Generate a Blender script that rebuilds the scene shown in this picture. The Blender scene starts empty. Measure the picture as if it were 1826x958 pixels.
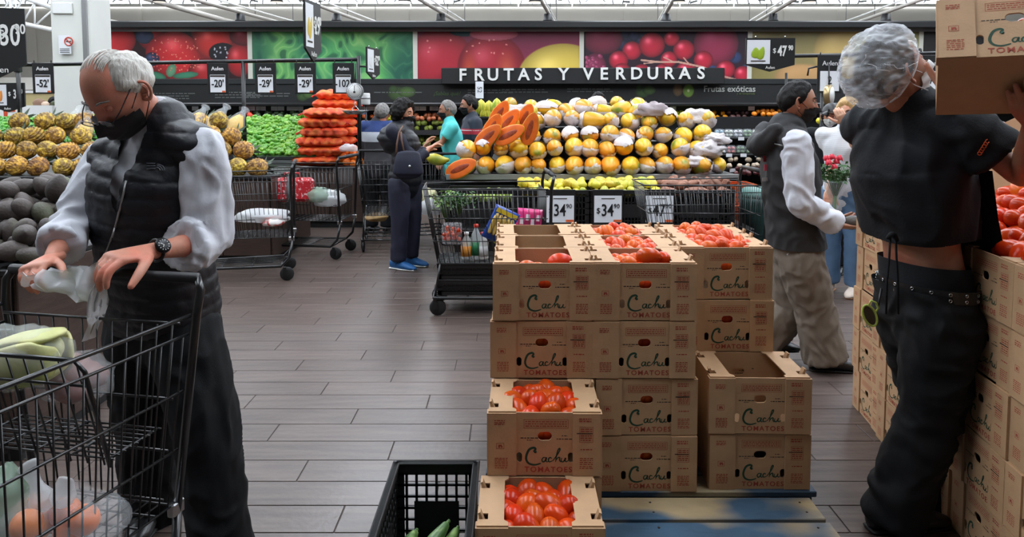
import bpy, bmesh, math, random
import numpy as np
from mathutils import Vector, Matrix, noise, Euler
random.seed(7)
PI = math.pi
SC = bpy.context.scene
COL = SC.collection

# ------------------------------------------------------------------ camera
F_PX, CX, CY, EYE, PITCH = 1300.0, 913.0, 284.0, 1.5, math.radians(3.83)
cam_d = bpy.data.cameras.new('camera')
cam_d.sensor_width = 36.0
cam_d.lens = F_PX / 1826.0 * 36.0
cam_d.shift_y = -(479.0 - CY) / 1826.0
cam_d.clip_end = 200
cam = bpy.data.objects.new('camera', cam_d)
COL.objects.link(cam)
cam.location = (0, 0, EYE)
cam.rotation_euler = (PI / 2 - PITCH, 0, 0)
SC.camera = cam

# ------------------------------------------------------------------ world, light, exposure
W = bpy.data.worlds.new('store_light')
SC.world = W
W.use_nodes = True
bg = W.node_tree.nodes['Background']
bg.inputs[0].default_value = (0.95, 0.97, 1.0, 1)
bg.inputs[1].default_value = 0.09
SKYLIGHT_POWER = 9.6
SC.view_settings.view_transform = 'Standard'
SC.view_settings.look = 'None'
SC.view_settings.gamma = 1.0
SC.view_settings.exposure = 0.2
SC.view_settings.use_curve_mapping = False
try:
    SC.cycles.use_denoising = True
    SC.cycles.max_bounces = 6
    SC.cycles.transparent_max_bounces = 12
    SC.cycles.sample_clamp_indirect = 6.0
except Exception:
    pass


def P(px, py, d):
    """world point seen at photograph pixel (px,py), at distance d in front of the camera"""
    xc, yc = (px - CX) / F_PX, -(py - CY) / F_PX
    y = math.cos(PITCH) + yc * math.sin(PITCH)
    z = -math.sin(PITCH) + yc * math.cos(PITCH)
    k = d / y
    return Vector((xc * k, d, EYE + z * k))


def X(px, d):
    return P(px, 260, d).x


def Z(py, d):
    return P(913, py, d).z


# ------------------------------------------------------------------ mesh builder
def frame_from(t, side=None):
    t = t.normalized()
    if side is None:
        side = Vector((1, 0, 0)) if abs(t.x) < 0.8 else Vector((0, 1, 0))
    s = (side - t * side.dot(t))
    if s.length < 1e-6:
        s = t.orthogonal()
    s.normalize()
    return s, t.cross(s)


def catmull(vals, n):
    """resample list of Vectors (any size tuple) to smooth n-per-segment list"""
    out = []
    m = len(vals)
    arr = [np.array(v, float) for v in vals]
    for i in range(m - 1):
        p0 = arr[max(i - 1, 0)]; p1 = arr[i]; p2 = arr[i + 1]; p3 = arr[min(i + 2, m - 1)]
        for k in range(n):
            t = k / n
            out.append(0.5 * ((2 * p1) + (-p0 + p2) * t + (2 * p0 - 5 * p1 + 4 * p2 - p3) * t * t + (-p0 + 3 * p1 - 3 * p2 + p3) * t ** 3))
    out.append(arr[-1])
    return out


class MB:
    def __init__(s):
        s.v = []; s.f = []; s.m = []; s.sm = []

    def add(s, vs, fs, mat=0, smooth=False):
        b = len(s.v)
        s.v.extend([tuple(v) for v in vs])
        for f in fs:
            s.f.append(tuple(i + b for i in f)); s.m.append(mat); s.sm.append(smooth)
        return s

    def box(s, c, size, rot=None, mat=0, bev=0.0):
        hx, hy, hz = size[0] / 2, size[1] / 2, size[2] / 2
        c = Vector(c)
        R = rot if rot is not None else Matrix.Identity(3)
        if bev <= 0:
            vs = [Vector((x, y, z)) for z in (-hz, hz) for y in (-hy, hy) for x in (-hx, hx)]
            fs = [(0, 2, 3, 1), (4, 5, 7, 6), (0, 1, 5, 4), (2, 6, 7, 3), (0, 4, 6, 2), (1, 3, 7, 5)]
        else:
            b = min(bev, hx * .9, hy * .9, hz * .9)
            vs = []; idx = {}
            for sx in (-1, 1):
                for sy in (-1, 1):
                    for sz in (-1, 1):
                        for a in range(3):
                            p = [sx * (hx - b), sy * (hy - b), sz * (hz - b)]
                            p[a] = (sx, sy, sz)[a] * (hx, hy, hz)[a]
                            idx[(sx, sy, sz, a)] = len(vs); vs.append(Vector(p))
            fs = []
            for a in range(3):
                o = [i for i in range(3) if i != a]
                for sg in (-1, 1):
                    q = []
                    for u, w in ((-1, -1), (1, -1), (1, 1), (-1, 1)):
                        k = [0, 0, 0]; k[a] = sg; k[o[0]] = u; k[o[1]] = w
                        q.append(idx[(k[0], k[1], k[2], a)])
                    if (a in (0, 2) and sg < 0) or (a == 1 and sg > 0):
                        q = q[::-1]
                    fs.append(tuple(q))
            for a in range(3):
                o = [i for i in range(3) if i != a]
                for u in (-1, 1):
                    for w in (-1, 1):
                        q = []
                        for t, ax in ((-1, o[0]), (1, o[0]), (1, o[1]), (-1, o[1])):
                            k = [0, 0, 0]; k[a] = t; k[o[0]] = u; k[o[1]] = w
                            q.append(idx[(k[0], k[1], k[2], ax)])
                        fs.append(tuple(q))
            for sx in (-1, 1):
                for sy in (-1, 1):
                    for sz in (-1, 1):
                        fs.append(tuple(idx[(sx, sy, sz, a)] for a in range(3)))
        s.add([c + R @ v for v in vs], fs, mat)
        return s

    def bx(s, x0, x1, y0, y1, z0, z1, mat=0, bev=0.0):
        return s.box(((x0 + x1) / 2, (y0 + y1) / 2, (z0 + z1) / 2), (abs(x1 - x0), abs(y1 - y0), abs(z1 - z0)), None, mat, bev)

    def tube(s, pts, r, seg=6, closed=False, mat=0, caps=True):
        pts = [Vector(p) for p in pts]
        n = len(pts)
        rs = r if isinstance(r, (list, tuple)) else [r] * n
        vs = []
        prev = None
        for i, p in enumerate(pts):
            if closed:
                t = pts[(i + 1) % n] - pts[i - 1]
            else:
                t = pts[min(i + 1, n - 1)] - pts[max(i - 1, 0)]
            if t.length < 1e-9:
                t = Vector((0, 0, 1))
            a, b = frame_from(t, prev)
            prev = a
            for k in range(seg):
                an = 2 * PI * k / seg
                vs.append(p + (a * math.cos(an) + b * math.sin(an)) * rs[i])
        fs = []
        for i in range(n if closed else n - 1):
            j = (i + 1) % n
            for k in range(seg):
                k2 = (k + 1) % seg
                fs.append((i * seg + k, i * seg + k2, j * seg + k2, j * seg + k))
        if not closed and caps:
            fs.append(tuple(range(seg))[::-1]); fs.append(tuple((n - 1) * seg + k for k in range(seg)))
        s.add(vs, fs, mat, True)
        return s

    def chain(s, pts, rads, side=None, seg=16, sub=5, mat=0, round_ends=(True, True), sq=2.0):
        """smooth closed loft; rads: scalars or (a,b); side: vector (or list) for the a axis; sq = superellipse power"""
        rr = [(r, r) if not isinstance(r, (tuple, list)) else tuple(r) for r in rads]
        pts = [Vector(p) for p in pts]
        sl = side if isinstance(side, list) else [side] * len(pts)
        fallback = None
        if sl[0] is None:
            t0 = pts[1] - pts[0]
            fallback, _ = frame_from(t0)
            sl = [fallback] * len(pts)
        data = [tuple(p) + r + tuple(sd) for p, r, sd in zip(pts, rr, sl)]
        dd = catmull(data, sub)
        n = len(dd)
        rings = []
        for i in range(n):
            p = Vector(dd[i][:3])
            t = Vector(dd[min(i + 1, n - 1)][:3]) - Vector(dd[max(i - 1, 0)][:3])
            a, b = frame_from(t, Vector(dd[i][5:8]))
            rings.append((p, t.normalized(), a, b, max(dd[i][3], 1e-4), max(dd[i][4], 1e-4)))
        full = []
        if round_ends[0]:
            p, t, a, b, ra, rb = rings[0]
            h = min(ra, rb)
            for k in (.15, .4, .7):
                c = math.cos(PI / 2 * (1 - k)) if False else math.sin(PI / 2 * k)
                full.append((p - t * h * math.cos(PI / 2 * k), t, a, b, ra * c, rb * c))
        full += rings
        if round_ends[1]:
            p, t, a, b, ra, rb = rings[-1]
            h = min(ra, rb)
            for k in (.7, .4, .15):
                c = math.sin(PI / 2 * k)
                full.append((p + t * h * math.cos(PI / 2 * k), t, a, b, ra * c, rb * c))
        vs = []
        for p, t, a, b, ra, rb in full:
            for k in range(seg):
                an = 2 * PI * k / seg
                c, q = math.cos(an), math.sin(an)
                if sq != 2.0:
                    c = math.copysign(abs(c) ** (2 / sq), c); q = math.copysign(abs(q) ** (2 / sq), q)
                vs.append(p + a * c * ra + b * q * rb)
        N = len(full)
        fs = []
        for i in range(N - 1):
            for k in range(seg):
                k2 = (k + 1) % seg
                fs.append((i * seg + k, i * seg + k2, (i + 1) * seg + k2, (i + 1) * seg + k))
        fs.append(tuple(range(seg))[::-1]); fs.append(tuple((N - 1) * seg + k for k in range(seg)))
        s.add(vs, fs, mat, True)
        return s

    def ellipsoid(s, c, r, rot=None, seg=16, rings=10, mat=0, fn=None):
        c = Vector(c)
        if not isinstance(r, (tuple, list)):
            r = (r, r, r)
        R = rot if rot is not None else Matrix.Identity(3)
        vs = []
        for i in range(rings + 1):
            th = PI * i / rings
            for k in range(seg):
                ph = 2 * PI * k / seg
                v = Vector((math.sin(th) * math.cos(ph), math.sin(th) * math.sin(ph), math.cos(th)))
                if fn:
                    v = fn(v)
                vs.append(c + R @ Vector((v.x * r[0], v.y * r[1], v.z * r[2])))
        fs = []
        for i in range(rings):
            for k in range(seg):
                k2 = (k + 1) % seg
                a, b, c2, d = i * seg + k, (i + 1) * seg + k, (i + 1) * seg + k2, i * seg + k2
                if i == 0:
                    fs.append((a, b, c2))
                elif i == rings - 1:
                    fs.append((a, b, d))
                else:
                    fs.append((a, b, c2, d))
        s.add(vs, fs, mat, True)
        return s

    def lathe(s, prof, o=(0, 0, 0), rot=None, seg=20, mat=0, smooth=True):
        o = Vector(o); R = rot if rot is not None else Matrix.Identity(3)
        vs = []
        for r, z in prof:
            for k in range(seg):
                an = 2 * PI * k / seg
                vs.append(o + R @ Vector((r * math.cos(an), r * math.sin(an), z)))
        fs = []
        for i in range(len(prof) - 1):
            for k in range(seg):
                k2 = (k + 1) % seg
                fs.append((i * seg + k, i * seg + k2, (i + 1) * seg + k2, (i + 1) * seg + k))
        if prof[0][0] > 1e-5:
            fs.append(tuple(range(seg))[::-1])
        if prof[-1][0] > 1e-5:
            fs.append(tuple((len(prof) - 1) * seg + k for k in range(seg)))
        s.add(vs, fs, mat, smooth)
        return s

    def prism(s, poly, M, th, mat=0):
        """2D outline (x,y) -> M @ (x,y,0..th)"""
        n = len(poly)
        vs = [M @ Vector((x, y, 0)) for x, y in poly] + [M @ Vector((x, y, th)) for x, y in poly]
        fs = [tuple(range(n))[::-1], tuple(range(n, 2 * n))]
        for i in range(n):
            j = (i + 1) % n
            fs.append((i, j, n + j, n + i))
        s.add(vs, fs, mat)
        return s

    def ribbon(s, pts, w, M, th=0.0, mat=0):
        """flat stroke; pts 2D, w scalar or list; M maps (x,y,0)"""
        n = len(pts)
        ws = w if isinstance(w, (list, tuple)) else [w] * n
        vs = []
        for i in range(n):
            a = np.array(pts[max(i - 1, 0)]); b = np.array(pts[min(i + 1, n - 1)])
            t = b - a
            L = math.hypot(*t) or 1
            nx, ny = -t[1] / L, t[0] / L
            for sg in (1, -1):
                vs.append(M @ Vector((pts[i][0] + sg * nx * ws[i] / 2, pts[i][1] + sg * ny * ws[i] / 2, th)))
        fs = [(2 * i, 2 * i + 1, 2 * i + 3, 2 * i + 2) for i in range(n - 1)]
        s.add(vs, fs, mat)
        return s

    def quad2(s, x0, y0, x1, y1, M, z=0, mat=0):
        s.add([M @ Vector((x, y, z)) for x, y in ((x0, y0), (x1, y0), (x1, y1), (x0, y1))], [(0, 1, 2, 3)], mat)
        return s

    def mesh(s, name, mats, off=None, fix=True):
        me = bpy.data.meshes.new(name)
        vs = s.v
        if off is not None:
            vs = [(x - off[0], y - off[1], z - off[2]) for x, y, z in vs]
        me.from_pydata(vs, [], s.f)
        me.polygons.foreach_set('material_index', s.m)
        me.polygons.foreach_set('use_smooth', s.sm)
        for m in (mats if isinstance(mats, (list, tuple)) else [mats]):
            me.materials.append(m)
        me.update()
        if fix:
            bm = bmesh.new(); bm.from_mesh(me)
            bmesh.ops.recalc_face_normals(bm, faces=bm.faces)
            bm.to_mesh(me); bm.free()
        return me

    def build(s, name, mats, parent=None, world=False, fix=True):
        off = None
        if world and parent is not None:
            off = root_loc(parent)
        o = bpy.data.objects.new(name, s.mesh(name, mats, off, fix))
        COL.objects.link(o)
        if parent is not None:
            o.parent = parent
        return o


TMP = bpy.data.scenes.new('workshop')


def evaluate(objs):
    """mesh of objs[0] with modifiers applied, worked out in a side scene"""
    for o in objs:
        TMP.collection.objects.link(o)
    vl = TMP.view_layers[0]
    vl.update()
    me = bpy.data.meshes.new_from_object(objs[0].evaluated_get(vl.depsgraph))
    for o in objs:
        bpy.data.objects.remove(o)
    return me


def root_loc(p):
    l = Vector((0, 0, 0))
    while p is not None:
        l = l + Vector(p.location)
        p = p.parent
    return l


def tag(o, label, cat, group=None):
    o['label'] = label; o['category'] = cat
    if group:
        o['group'] = group
    return o


def thing(name, label, cat, loc=(0, 0, 0), rz=0.0, group=None, rot=None):
    o = bpy.data.objects.new(name, None)
    COL.objects.link(o)
    o.empty_display_size = 0.05
    o.location = loc
    o.rotation_euler = rot if rot is not None else (0, 0, rz)
    return tag(o, label, cat, group)


def struct(o):
    o['kind'] = 'structure'
    return o


def meshobj(name, me, parent=None, loc=(0, 0, 0), rot=(0, 0, 0), scale=None):
    o = bpy.data.objects.new(name, me)
    COL.objects.link(o)
    if parent is not None:
        o.parent = parent
    o.location = loc; o.rotation_euler = rot
    if scale is not None:
        o.scale = scale if isinstance(scale, (tuple, list)) else (scale,) * 3
    return o


KIDS = {}


def dup(root, loc, rot=(0, 0, 0), label=None, group=None, cat=None):
    """copy of a thing with copies of its parts and sub-parts"""
    r = root.copy(); COL.objects.link(r)
    r.location = loc
    r.rotation_euler = rot if isinstance(rot, (tuple, list, Euler)) else (0, 0, rot)
    if label: r['label'] = label
    if group: r['group'] = group
    if cat: r['category'] = cat
    if root.name not in KIDS:
        KIDS[root.name] = [(c, list(c.children)) for c in root.children]
    for ch, gs in KIDS[root.name]:
        c = ch.copy(); COL.objects.link(c); c.parent = r
        for g in gs:
            d = g.copy(); COL.objects.link(d); d.parent = c
    return r


# ------------------------------------------------------------------ materials
def srgb(r, g, b):
    return tuple(((c / 255.0) / 12.92 if c / 255.0 <= .04045 else ((c / 255.0 + .055) / 1.055) ** 2.4) for c in (r, g, b))


def mk(name, rgb, rough=.6, metal=0.0, spec=.5, var=None, rgb2=None, mask=None, bump=None, rnd=0.0, rndhue=0.0,
       trans=0.0, alpha=1.0, sss=0.0, emis=None, coat=0.0, sheen=0.0, stretch=None, vor=None, wave=None, objspace=True):
    """procedural principled material.  var=(scale,amount) brightness noise; rgb2+mask=(scale,lo,hi) second colour patches;
    bump=(scale,dist[,detail]); vor=(scale,dist) voronoi bump; wave=(scale,dist) line bump"""
    m = bpy.data.materials.new(name)
    m.use_nodes = True
    nt = m.node_tree; N = nt.nodes; L = nt.links
    b = N['Principled BSDF']
    b.inputs['Roughness'].default_value = rough
    b.inputs['Metallic'].default_value = metal
    b.inputs['Specular IOR Level'].default_value = spec
    col = srgb(*rgb) + (1,)
    b.inputs['Base Color'].default_value = col
    m.diffuse_color = col
    tc = N.new('ShaderNodeTexCoord')
    src = tc.outputs['Object']
    if stretch:
        mp = N.new('ShaderNodeMapping'); mp.inputs['Scale'].default_value = stretch
        L.new(src, mp.inputs['Vector']); src = mp.outputs['Vector']
    oi = None
    if rnd or rndhue:
        oi = N.new('ShaderNodeObjectInfo')
        ad = N.new('ShaderNodeVectorMath'); ad.operation = 'ADD'
        sc_ = N.new('ShaderNodeVectorMath'); sc_.operation = 'SCALE'
        cb = N.new('ShaderNodeCombineXYZ')
        L.new(oi.outputs['Random'], cb.inputs[0]); L.new(oi.outputs['Random'], cb.inputs[1])
        L.new(cb.outputs[0], sc_.inputs[0]); sc_.inputs['Scale'].default_value = 37.0
        L.new(src, ad.inputs[0]); L.new(sc_.outputs[0], ad.inputs[1]); src = ad.outputs[0]

    def nz(scale, detail=3.0):
        n = N.new('ShaderNodeTexNoise'); n.inputs['Scale'].default_value = scale; n.inputs['Detail'].default_value = detail
        L.new(src, n.inputs['Vector']); return n
    cur = None
    if rgb2 is not None:
        n = nz(mask[0], 2.0)
        r = N.new('ShaderNodeMapRange'); r.inputs['From Min'].default_value = mask[1]; r.inputs['From Max'].default_value = mask[2]
        L.new(n.outputs['Fac'], r.inputs['Value'])
        mx = N.new('ShaderNodeMix'); mx.data_type = 'RGBA'
        mx.inputs['A'].default_value = col; mx.inputs['B'].default_value = srgb(*rgb2) + (1,)
        L.new(r.outputs['Result'], mx.inputs['Factor']); cur = mx.outputs['Result']
    if var or rnd or rndhue:
        hs = N.new('ShaderNodeHueSaturation')
        if cur is None:
            hs.inputs['Color'].default_value = col
        else:
            L.new(cur, hs.inputs['Color'])
        val = None
        if var:
            n = nz(var[0], 5.0)
            r = N.new('ShaderNodeMapRange'); r.inputs['From Min'].default_value = .3; r.inputs['From Max'].default_value = .7
            r.inputs['To Min'].default_value = 1 - var[1]; r.inputs['To Max'].default_value = 1 + var[1]
            L.new(n.outputs['Fac'], r.inputs['Value']); val = r.outputs['Result']
        if rnd:
            r = N.new('ShaderNodeMapRange'); r.inputs['To Min'].default_value = 1 - rnd; r.inputs['To Max'].default_value = 1 + rnd
            L.new(oi.outputs['Random'], r.inputs['Value'])
            if val is None:
                val = r.outputs['Result']
            else:
                mm = N.new('ShaderNodeMath'); mm.operation = 'MULTIPLY'
                L.new(val, mm.inputs[0]); L.new(r.outputs['Result'], mm.inputs[1]); val = mm.outputs[0]
        if val is not None:
            L.new(val, hs.inputs['Value'])
        if rndhue:
            r = N.new('ShaderNodeMapRange'); r.inputs['To Min'].default_value = .5 - rndhue; r.inputs['To Max'].default_value = .5 + rndhue
            mm = N.new('ShaderNodeMath'); mm.operation = 'FRACT'
            m7 = N.new('ShaderNodeMath'); m7.operation = 'MULTIPLY'; m7.inputs[1].default_value = 7.31
            L.new(oi.outputs['Random'], m7.inputs[0]); L.new(m7.outputs[0], mm.inputs[0])
            L.new(mm.outputs[0], r.inputs['Value']); L.new(r.outputs['Result'], hs.inputs['Hue'])
        cur = hs.outputs['Color']
    if cur is not None:
        L.new(cur, b.inputs['Base Color'])
    h = None
    for kind, a in (('n', bump), ('v', vor), ('w', wave)):
        if not a:
            continue
        if kind == 'n':
            n = nz(a[0], a[2] if len(a) > 2 else 4.0); out = n.outputs['Fac']
        elif kind == 'v':
            n = N.new('ShaderNodeTexVoronoi'); n.inputs['Scale'].default_value = a[0]; L.new(src, n.inputs['Vector']); out = n.outputs['Distance']
        else:
            n = N.new('ShaderNodeTexWave'); n.inputs['Scale'].default_value = a[0]; n.inputs['Distortion'].default_value = 1.5
            n.bands_direction = 'Z'; L.new(src, n.inputs['Vector']); out = n.outputs['Fac']
        bp = N.new('ShaderNodeBump'); bp.inputs['Distance'].default_value = a[1]; bp.inputs['Strength'].default_value = .8
        L.new(out, bp.inputs['Height'])
        if h is not None:
            L.new(h, bp.inputs['Normal'])
        h = bp.outputs['Normal']
    if h is not None:
        L.new(h, b.inputs['Normal'])
    if trans:
        b.inputs['Transmission Weight'].default_value = trans
        b.inputs['IOR'].default_value = 1.2
    if alpha < 1:
        b.inputs['Alpha'].default_value = alpha
    if sss:
        b.inputs['Subsurface Weight'].default_value = sss
        b.inputs['Subsurface Radius'].default_value = (.01, .004, .002)
        b.inputs['Subsurface Scale'].default_value = 1.0
    if emis:
        b.inputs['Emission Color'].default_value = srgb(*emis[0]) + (1,)
        b.inputs['Emission Strength'].default_value = emis[1]
    if coat:
        b.inputs['Coat Weight'].default_value = coat
    if sheen:
        b.inputs['Sheen Weight'].default_value = sheen
    return m


def vcol_mat(name, rough=.5):
    m = bpy.data.materials.new(name); m.use_nodes = True
    nt = m.node_tree
    a = nt.nodes.new('ShaderNodeVertexColor'); a.layer_name = 'print'
    nt.links.new(a.outputs['Color'], nt.nodes['Principled BSDF'].inputs['Base Color'])
    nt.nodes['Principled BSDF'].inputs['Roughness'].default_value = rough
    return m


M = {}
M['black'] = mk('black_plastic', (20, 20, 22), .5, var=(30, .2))
M['black_metal'] = mk('black_metal', (16, 17, 18), .38, metal=0.0, spec=.6)
M['wire'] = mk('black_wire', (14, 15, 17), .3, spec=.7)
M['chrome'] = mk('worn_chrome', (190, 192, 195), .25, metal=1.0)
M['grey_metal'] = mk('grey_metal', (150, 150, 150), .4, metal=.6)
M['white'] = mk('white_plastic', (228, 228, 226), .5)
M['paper_white'] = mk('card_white', (226, 228, 232), .6)
M['ink'] = mk('black_ink', (12, 12, 14), .7)
M['board_black'] = mk('matte_black_board', (17, 18, 19), .55, var=(3, .15))
M['rubber'] = mk('dark_rubber', (22, 22, 23), .6)
M['orange_ink'] = mk('orange_ink', (214, 92, 40), .6)
M['kraft'] = mk('kraft_cardboard', (176, 140, 104), .75, var=(14, .07), bump=(160, .0006), rnd=.06)
M['kraft_in'] = mk('kraft_inside', (150, 110, 80), .8, var=(14, .08))
M['print_red'] = mk('red_print', (152, 66, 46), .8)
M['print_green'] = mk('green_print', (24, 62, 44), .8)
M['print_dark'] = mk('dark_print', (52, 44, 36), .8)
M['tomato'] = mk('tomato_skin', (192, 54, 10), .26, spec=.3, rgb2=(206, 92, 18), mask=(9, .45, .75), rnd=.15, rndhue=.005)
M['tomato_pale'] = mk('tomato_skin_pale', (204, 72, 20), .32, spec=.25, rgb2=(212, 102, 34), mask=(9, .45, .75), rnd=.1, rndhue=.01)
M['stem_green'] = mk('stem_green', (66, 98, 40), .6)
M['bag_clear'] = mk('clear_plastic_bag', (232, 238, 242), .22, alpha=.17, bump=(22, .006))
M['bag_white'] = mk('white_plastic_bag', (232, 234, 236), .35, alpha=.55, bump=(18, .006))
M['wood_dark'] = mk('dark_wood', (62, 46, 38), .5, var=(6, .25), stretch=(1, 1, 8), bump=(20, .002))
# ------------------------------------------------------------------ floor of wood-look planks
def floor_material():
    m = mk('floor_plank', (104, 90, 84), .34, spec=.5, bump=(30, .0015))
    nt = m.node_tree; N = nt.nodes; L = nt.links; b = N['Principled BSDF']
    tc = N.new('ShaderNodeTexCoord'); geo = N.new('ShaderNodeNewGeometry'); oi = N.new('ShaderNodeObjectInfo')
    ad = N.new('ShaderNodeMath'); ad.operation = 'ADD'; fr = N.new('ShaderNodeMath'); fr.operation = 'FRACT'
    L.new(geo.outputs['Random Per Island'], ad.inputs[0]); L.new(oi.outputs['Random'], ad.inputs[1]); L.new(ad.outputs[0], fr.inputs[0])
    mp = N.new('ShaderNodeMapping'); mp.inputs['Scale'].default_value = (1.2, 14, 1)
    L.new(geo.outputs['Position'], mp.inputs['Vector'])
    n = N.new('ShaderNodeTexNoise'); n.inputs['Scale'].default_value = 2.2; n.inputs['Detail'].default_value = 6
    L.new(mp.outputs[0], n.inputs['Vector'])
    n2 = N.new('ShaderNodeTexNoise'); n2.inputs['Scale'].default_value = .8; n2.inputs['Detail'].default_value = 2
    L.new(geo.outputs['Position'], n2.inputs['Vector'])
    cr = N.new('ShaderNodeValToRGB')
    cr.color_ramp.elements[0].position = .25; cr.color_ramp.elements[0].color = srgb(62, 51, 47) + (1,)
    cr.color_ramp.elements[1].position = .8; cr.color_ramp.elements[1].color = srgb(100, 86, 79) + (1,)
    L.new(n.outputs['Fac'], cr.inputs['Fac'])
    hs = N.new('ShaderNodeHueSaturation'); L.new(cr.outputs['Color'], hs.inputs['Color'])
    r = N.new('ShaderNodeMapRange'); r.inputs['To Min'].default_value = .88; r.inputs['To Max'].default_value = 1.12
    L.new(fr.outputs[0], r.inputs['Value']); L.new(r.outputs[0], hs.inputs['Value'])
    L.new(hs.outputs['Color'], b.inputs['Base Color'])
    rr = N.new('ShaderNodeMapRange'); rr.inputs['From Min'].default_value = .3; rr.inputs['From Max'].default_value = .7
    rr.inputs['To Min'].default_value = .3; rr.inputs['To Max'].default_value = .46
    L.new(n2.outputs['Fac'], rr.inputs['Value']); L.new(rr.outputs[0], b.inputs['Roughness'])
    return m


M['floor'] = floor_material()
M['grout'] = mk('floor_grout', (58, 49, 45), .8)
fl = MB().bx(-26, 26, -8, 30, -.12, -.0035).build('floor', M['grout'])
struct(fl)
PW, PL, GAP = .18, .92, .005
pm = MB().bx(-(PL - GAP) / 2, (PL - GAP) / 2, -(PW - GAP) / 2, (PW - GAP) / 2, -.02, 0, bev=.0012).mesh('plank', M['floor'])
near = []
rest = MB()
row = 0
y = .25
while y < 20:
    offx = ((row * 0.37) % 1.0) * PL
    nx = int(12 / PL)
    for i in range(-nx, nx + 1):
        x = i * PL + offx
        vis = abs(x) - PL / 2 < y * .72 and y > 2.3
        near.append((y if vis else 99, abs(x), x, y))
    y += PW; row += 1
near.sort()
for k, (_, _, x, y) in enumerate(near):
    if k < 300:
        meshobj('plank', pm, fl, (x, y, 0))
    else:
        rest.bx(x - (PL - GAP) / 2, x + (PL - GAP) / 2, y - (PW - GAP) / 2, y + (PW - GAP) / 2, -.02, 0)
rp = rest.build('distant_planks', M['floor'], fl, fix=False)
rp['kind'] = 'stuff'

# ------------------------------------------------------------------ hall: ceiling, far wall, skylights, tracks, pillar
M['ceil'] = mk('ceiling_white', (206, 204, 198), .8)
M['farwall'] = mk('far_wall_cream', (208, 203, 193), .85, var=(.5, .04))
M['sky'] = mk('skylight_glow', (235, 245, 255), .6, emis=((236, 245, 255), SKYLIGHT_POWER))
CZ = 6.25
c = MB().bx(-26, 26, -8, 30, CZ, CZ + .1).build('ceiling', M['ceil']); struct(c)
for i, x in enumerate((-12, -7.2, -2.4, 2.4, 7.2, 12)):
    o = MB().bx(x - .75, x + .75, 0, 25.5, CZ - .05, CZ - .02).build('window_%d' % (i + 1), M['sky']); struct(o)
    fr = MB()
    fr.bx(x - .83, x - .75, 0, 25.5, CZ - .09, CZ); fr.bx(x + .75, x + .83, 0, 25.5, CZ - .09, CZ)
    for k in range(14):
        yy = k * 25.5 / 13
        fr.bx(x - .8, x + .8, yy - .03, yy + .03, CZ - .08, CZ)
    fr.build('window_frame', M['white'], o)
# clerestory band along the far wall: a row of separate lights
fw = MB().bx(-26, 26, 29, 29.2, 0, CZ).build('wall_back', M['farwall']); struct(fw)
for i in range(24):
    p = MB().bx(-25 + i * 2.1, -25 + i * 2.1 + 2.04, 28.97, 29.0, 0.02, 5.5).build('panel', M['farwall'], fw)
cl = MB().bx(-26, 26, 28.9, 28.98, 5.68, 6.1).build('window_7', M['sky']); struct(cl)
mm = MB()
random.seed(3)
for i in range(120):
    x = -26 + i * .44
    mm.box((x, 28.85, 5.88), (.05, .06, .46), Euler((0, random.uniform(-.9, .9), 0)).to_matrix())
    if i % 3 == 0:
        mm.box((x + .1, 28.82, 5.73 + random.random() * .2), (.3, .05, .08), Euler((0, random.uniform(-.3, .3), 0)).to_matrix())
mm.build('glazing_bars', mk('glazing_grey', (120, 122, 122), .6), cl)
sp = MB()
for i in range(26):
    sp.box((-26 + i * 2.1, 28.8, 5.6), (2.05, .12, .1), None)
sp.build('sill_rail', M['ceil'], fw)
for nm, x in (('wall_left', -26), ('wall_right', 26)):
    struct(MB().bx(x - .1, x + .1, -8, 29, 0, CZ).build(nm, M['farwall']))
# ceiling light tracks
TD = Vector((.13, 1, 0)).normalized()
M['track'] = mk('track_grey', (168, 162, 154), .5)
for i, (px, lab) in enumerate(((415, 'light grey ceiling track above the strawberry poster'), (590, 'light grey ceiling track above the lettuce poster'), (780, 'light grey ceiling track with a lit spot above the apple poster'),
                               (975, 'light grey ceiling track above the melon end of the apple poster'), (1190, 'light grey ceiling track above the grape poster'), (1385, 'light grey ceiling track above the large pear price sign'),
                               (1590, 'light grey ceiling track above the pale melon poster'))):
    c0 = P(px, 18, 19.5)
    t = thing('ceiling_light_track', lab, 'light track', c0, group='ceiling light tracks')
    a, b = TD * -5, TD * 5
    MB().tube([a, b], .05, 8).build('rail', M['track'], t)
    MB().tube([a + Vector((0, 0, .16)), b + Vector((0, 0, .16))], .022, 6).build('conduit', M['white'], t)
    g = MB()
    for k in range(4):
        q = a + (b - a) * ((k + .5) / 4)
        g.tube([q, q + Vector((0, 0, CZ - c0.z))], .012, 6)
    g.build('hanger', M['grey_metal'], t)
    for k in (-3.2, .4, 3.4):
        q = TD * k
        hd = MB().lathe([(.0, 0), (.11, 0), (.13, -.16), (.15, -.2)], q + Vector((0, 0, -.05)), seg=12).build('lamp_head', M['black'], t)
        MB().lathe([(.0, 0), (.13, 0), (.13, -.012)], q + Vector((0, 0, -.245)), seg=12).build(
            'lamp_lens', mk('lamp_lens_%d_%d' % (i, int(k * 10)), (255, 250, 240), .4, emis=((255, 248, 235), 9 if (i == 2 and k < 1) else .6)), hd)
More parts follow.
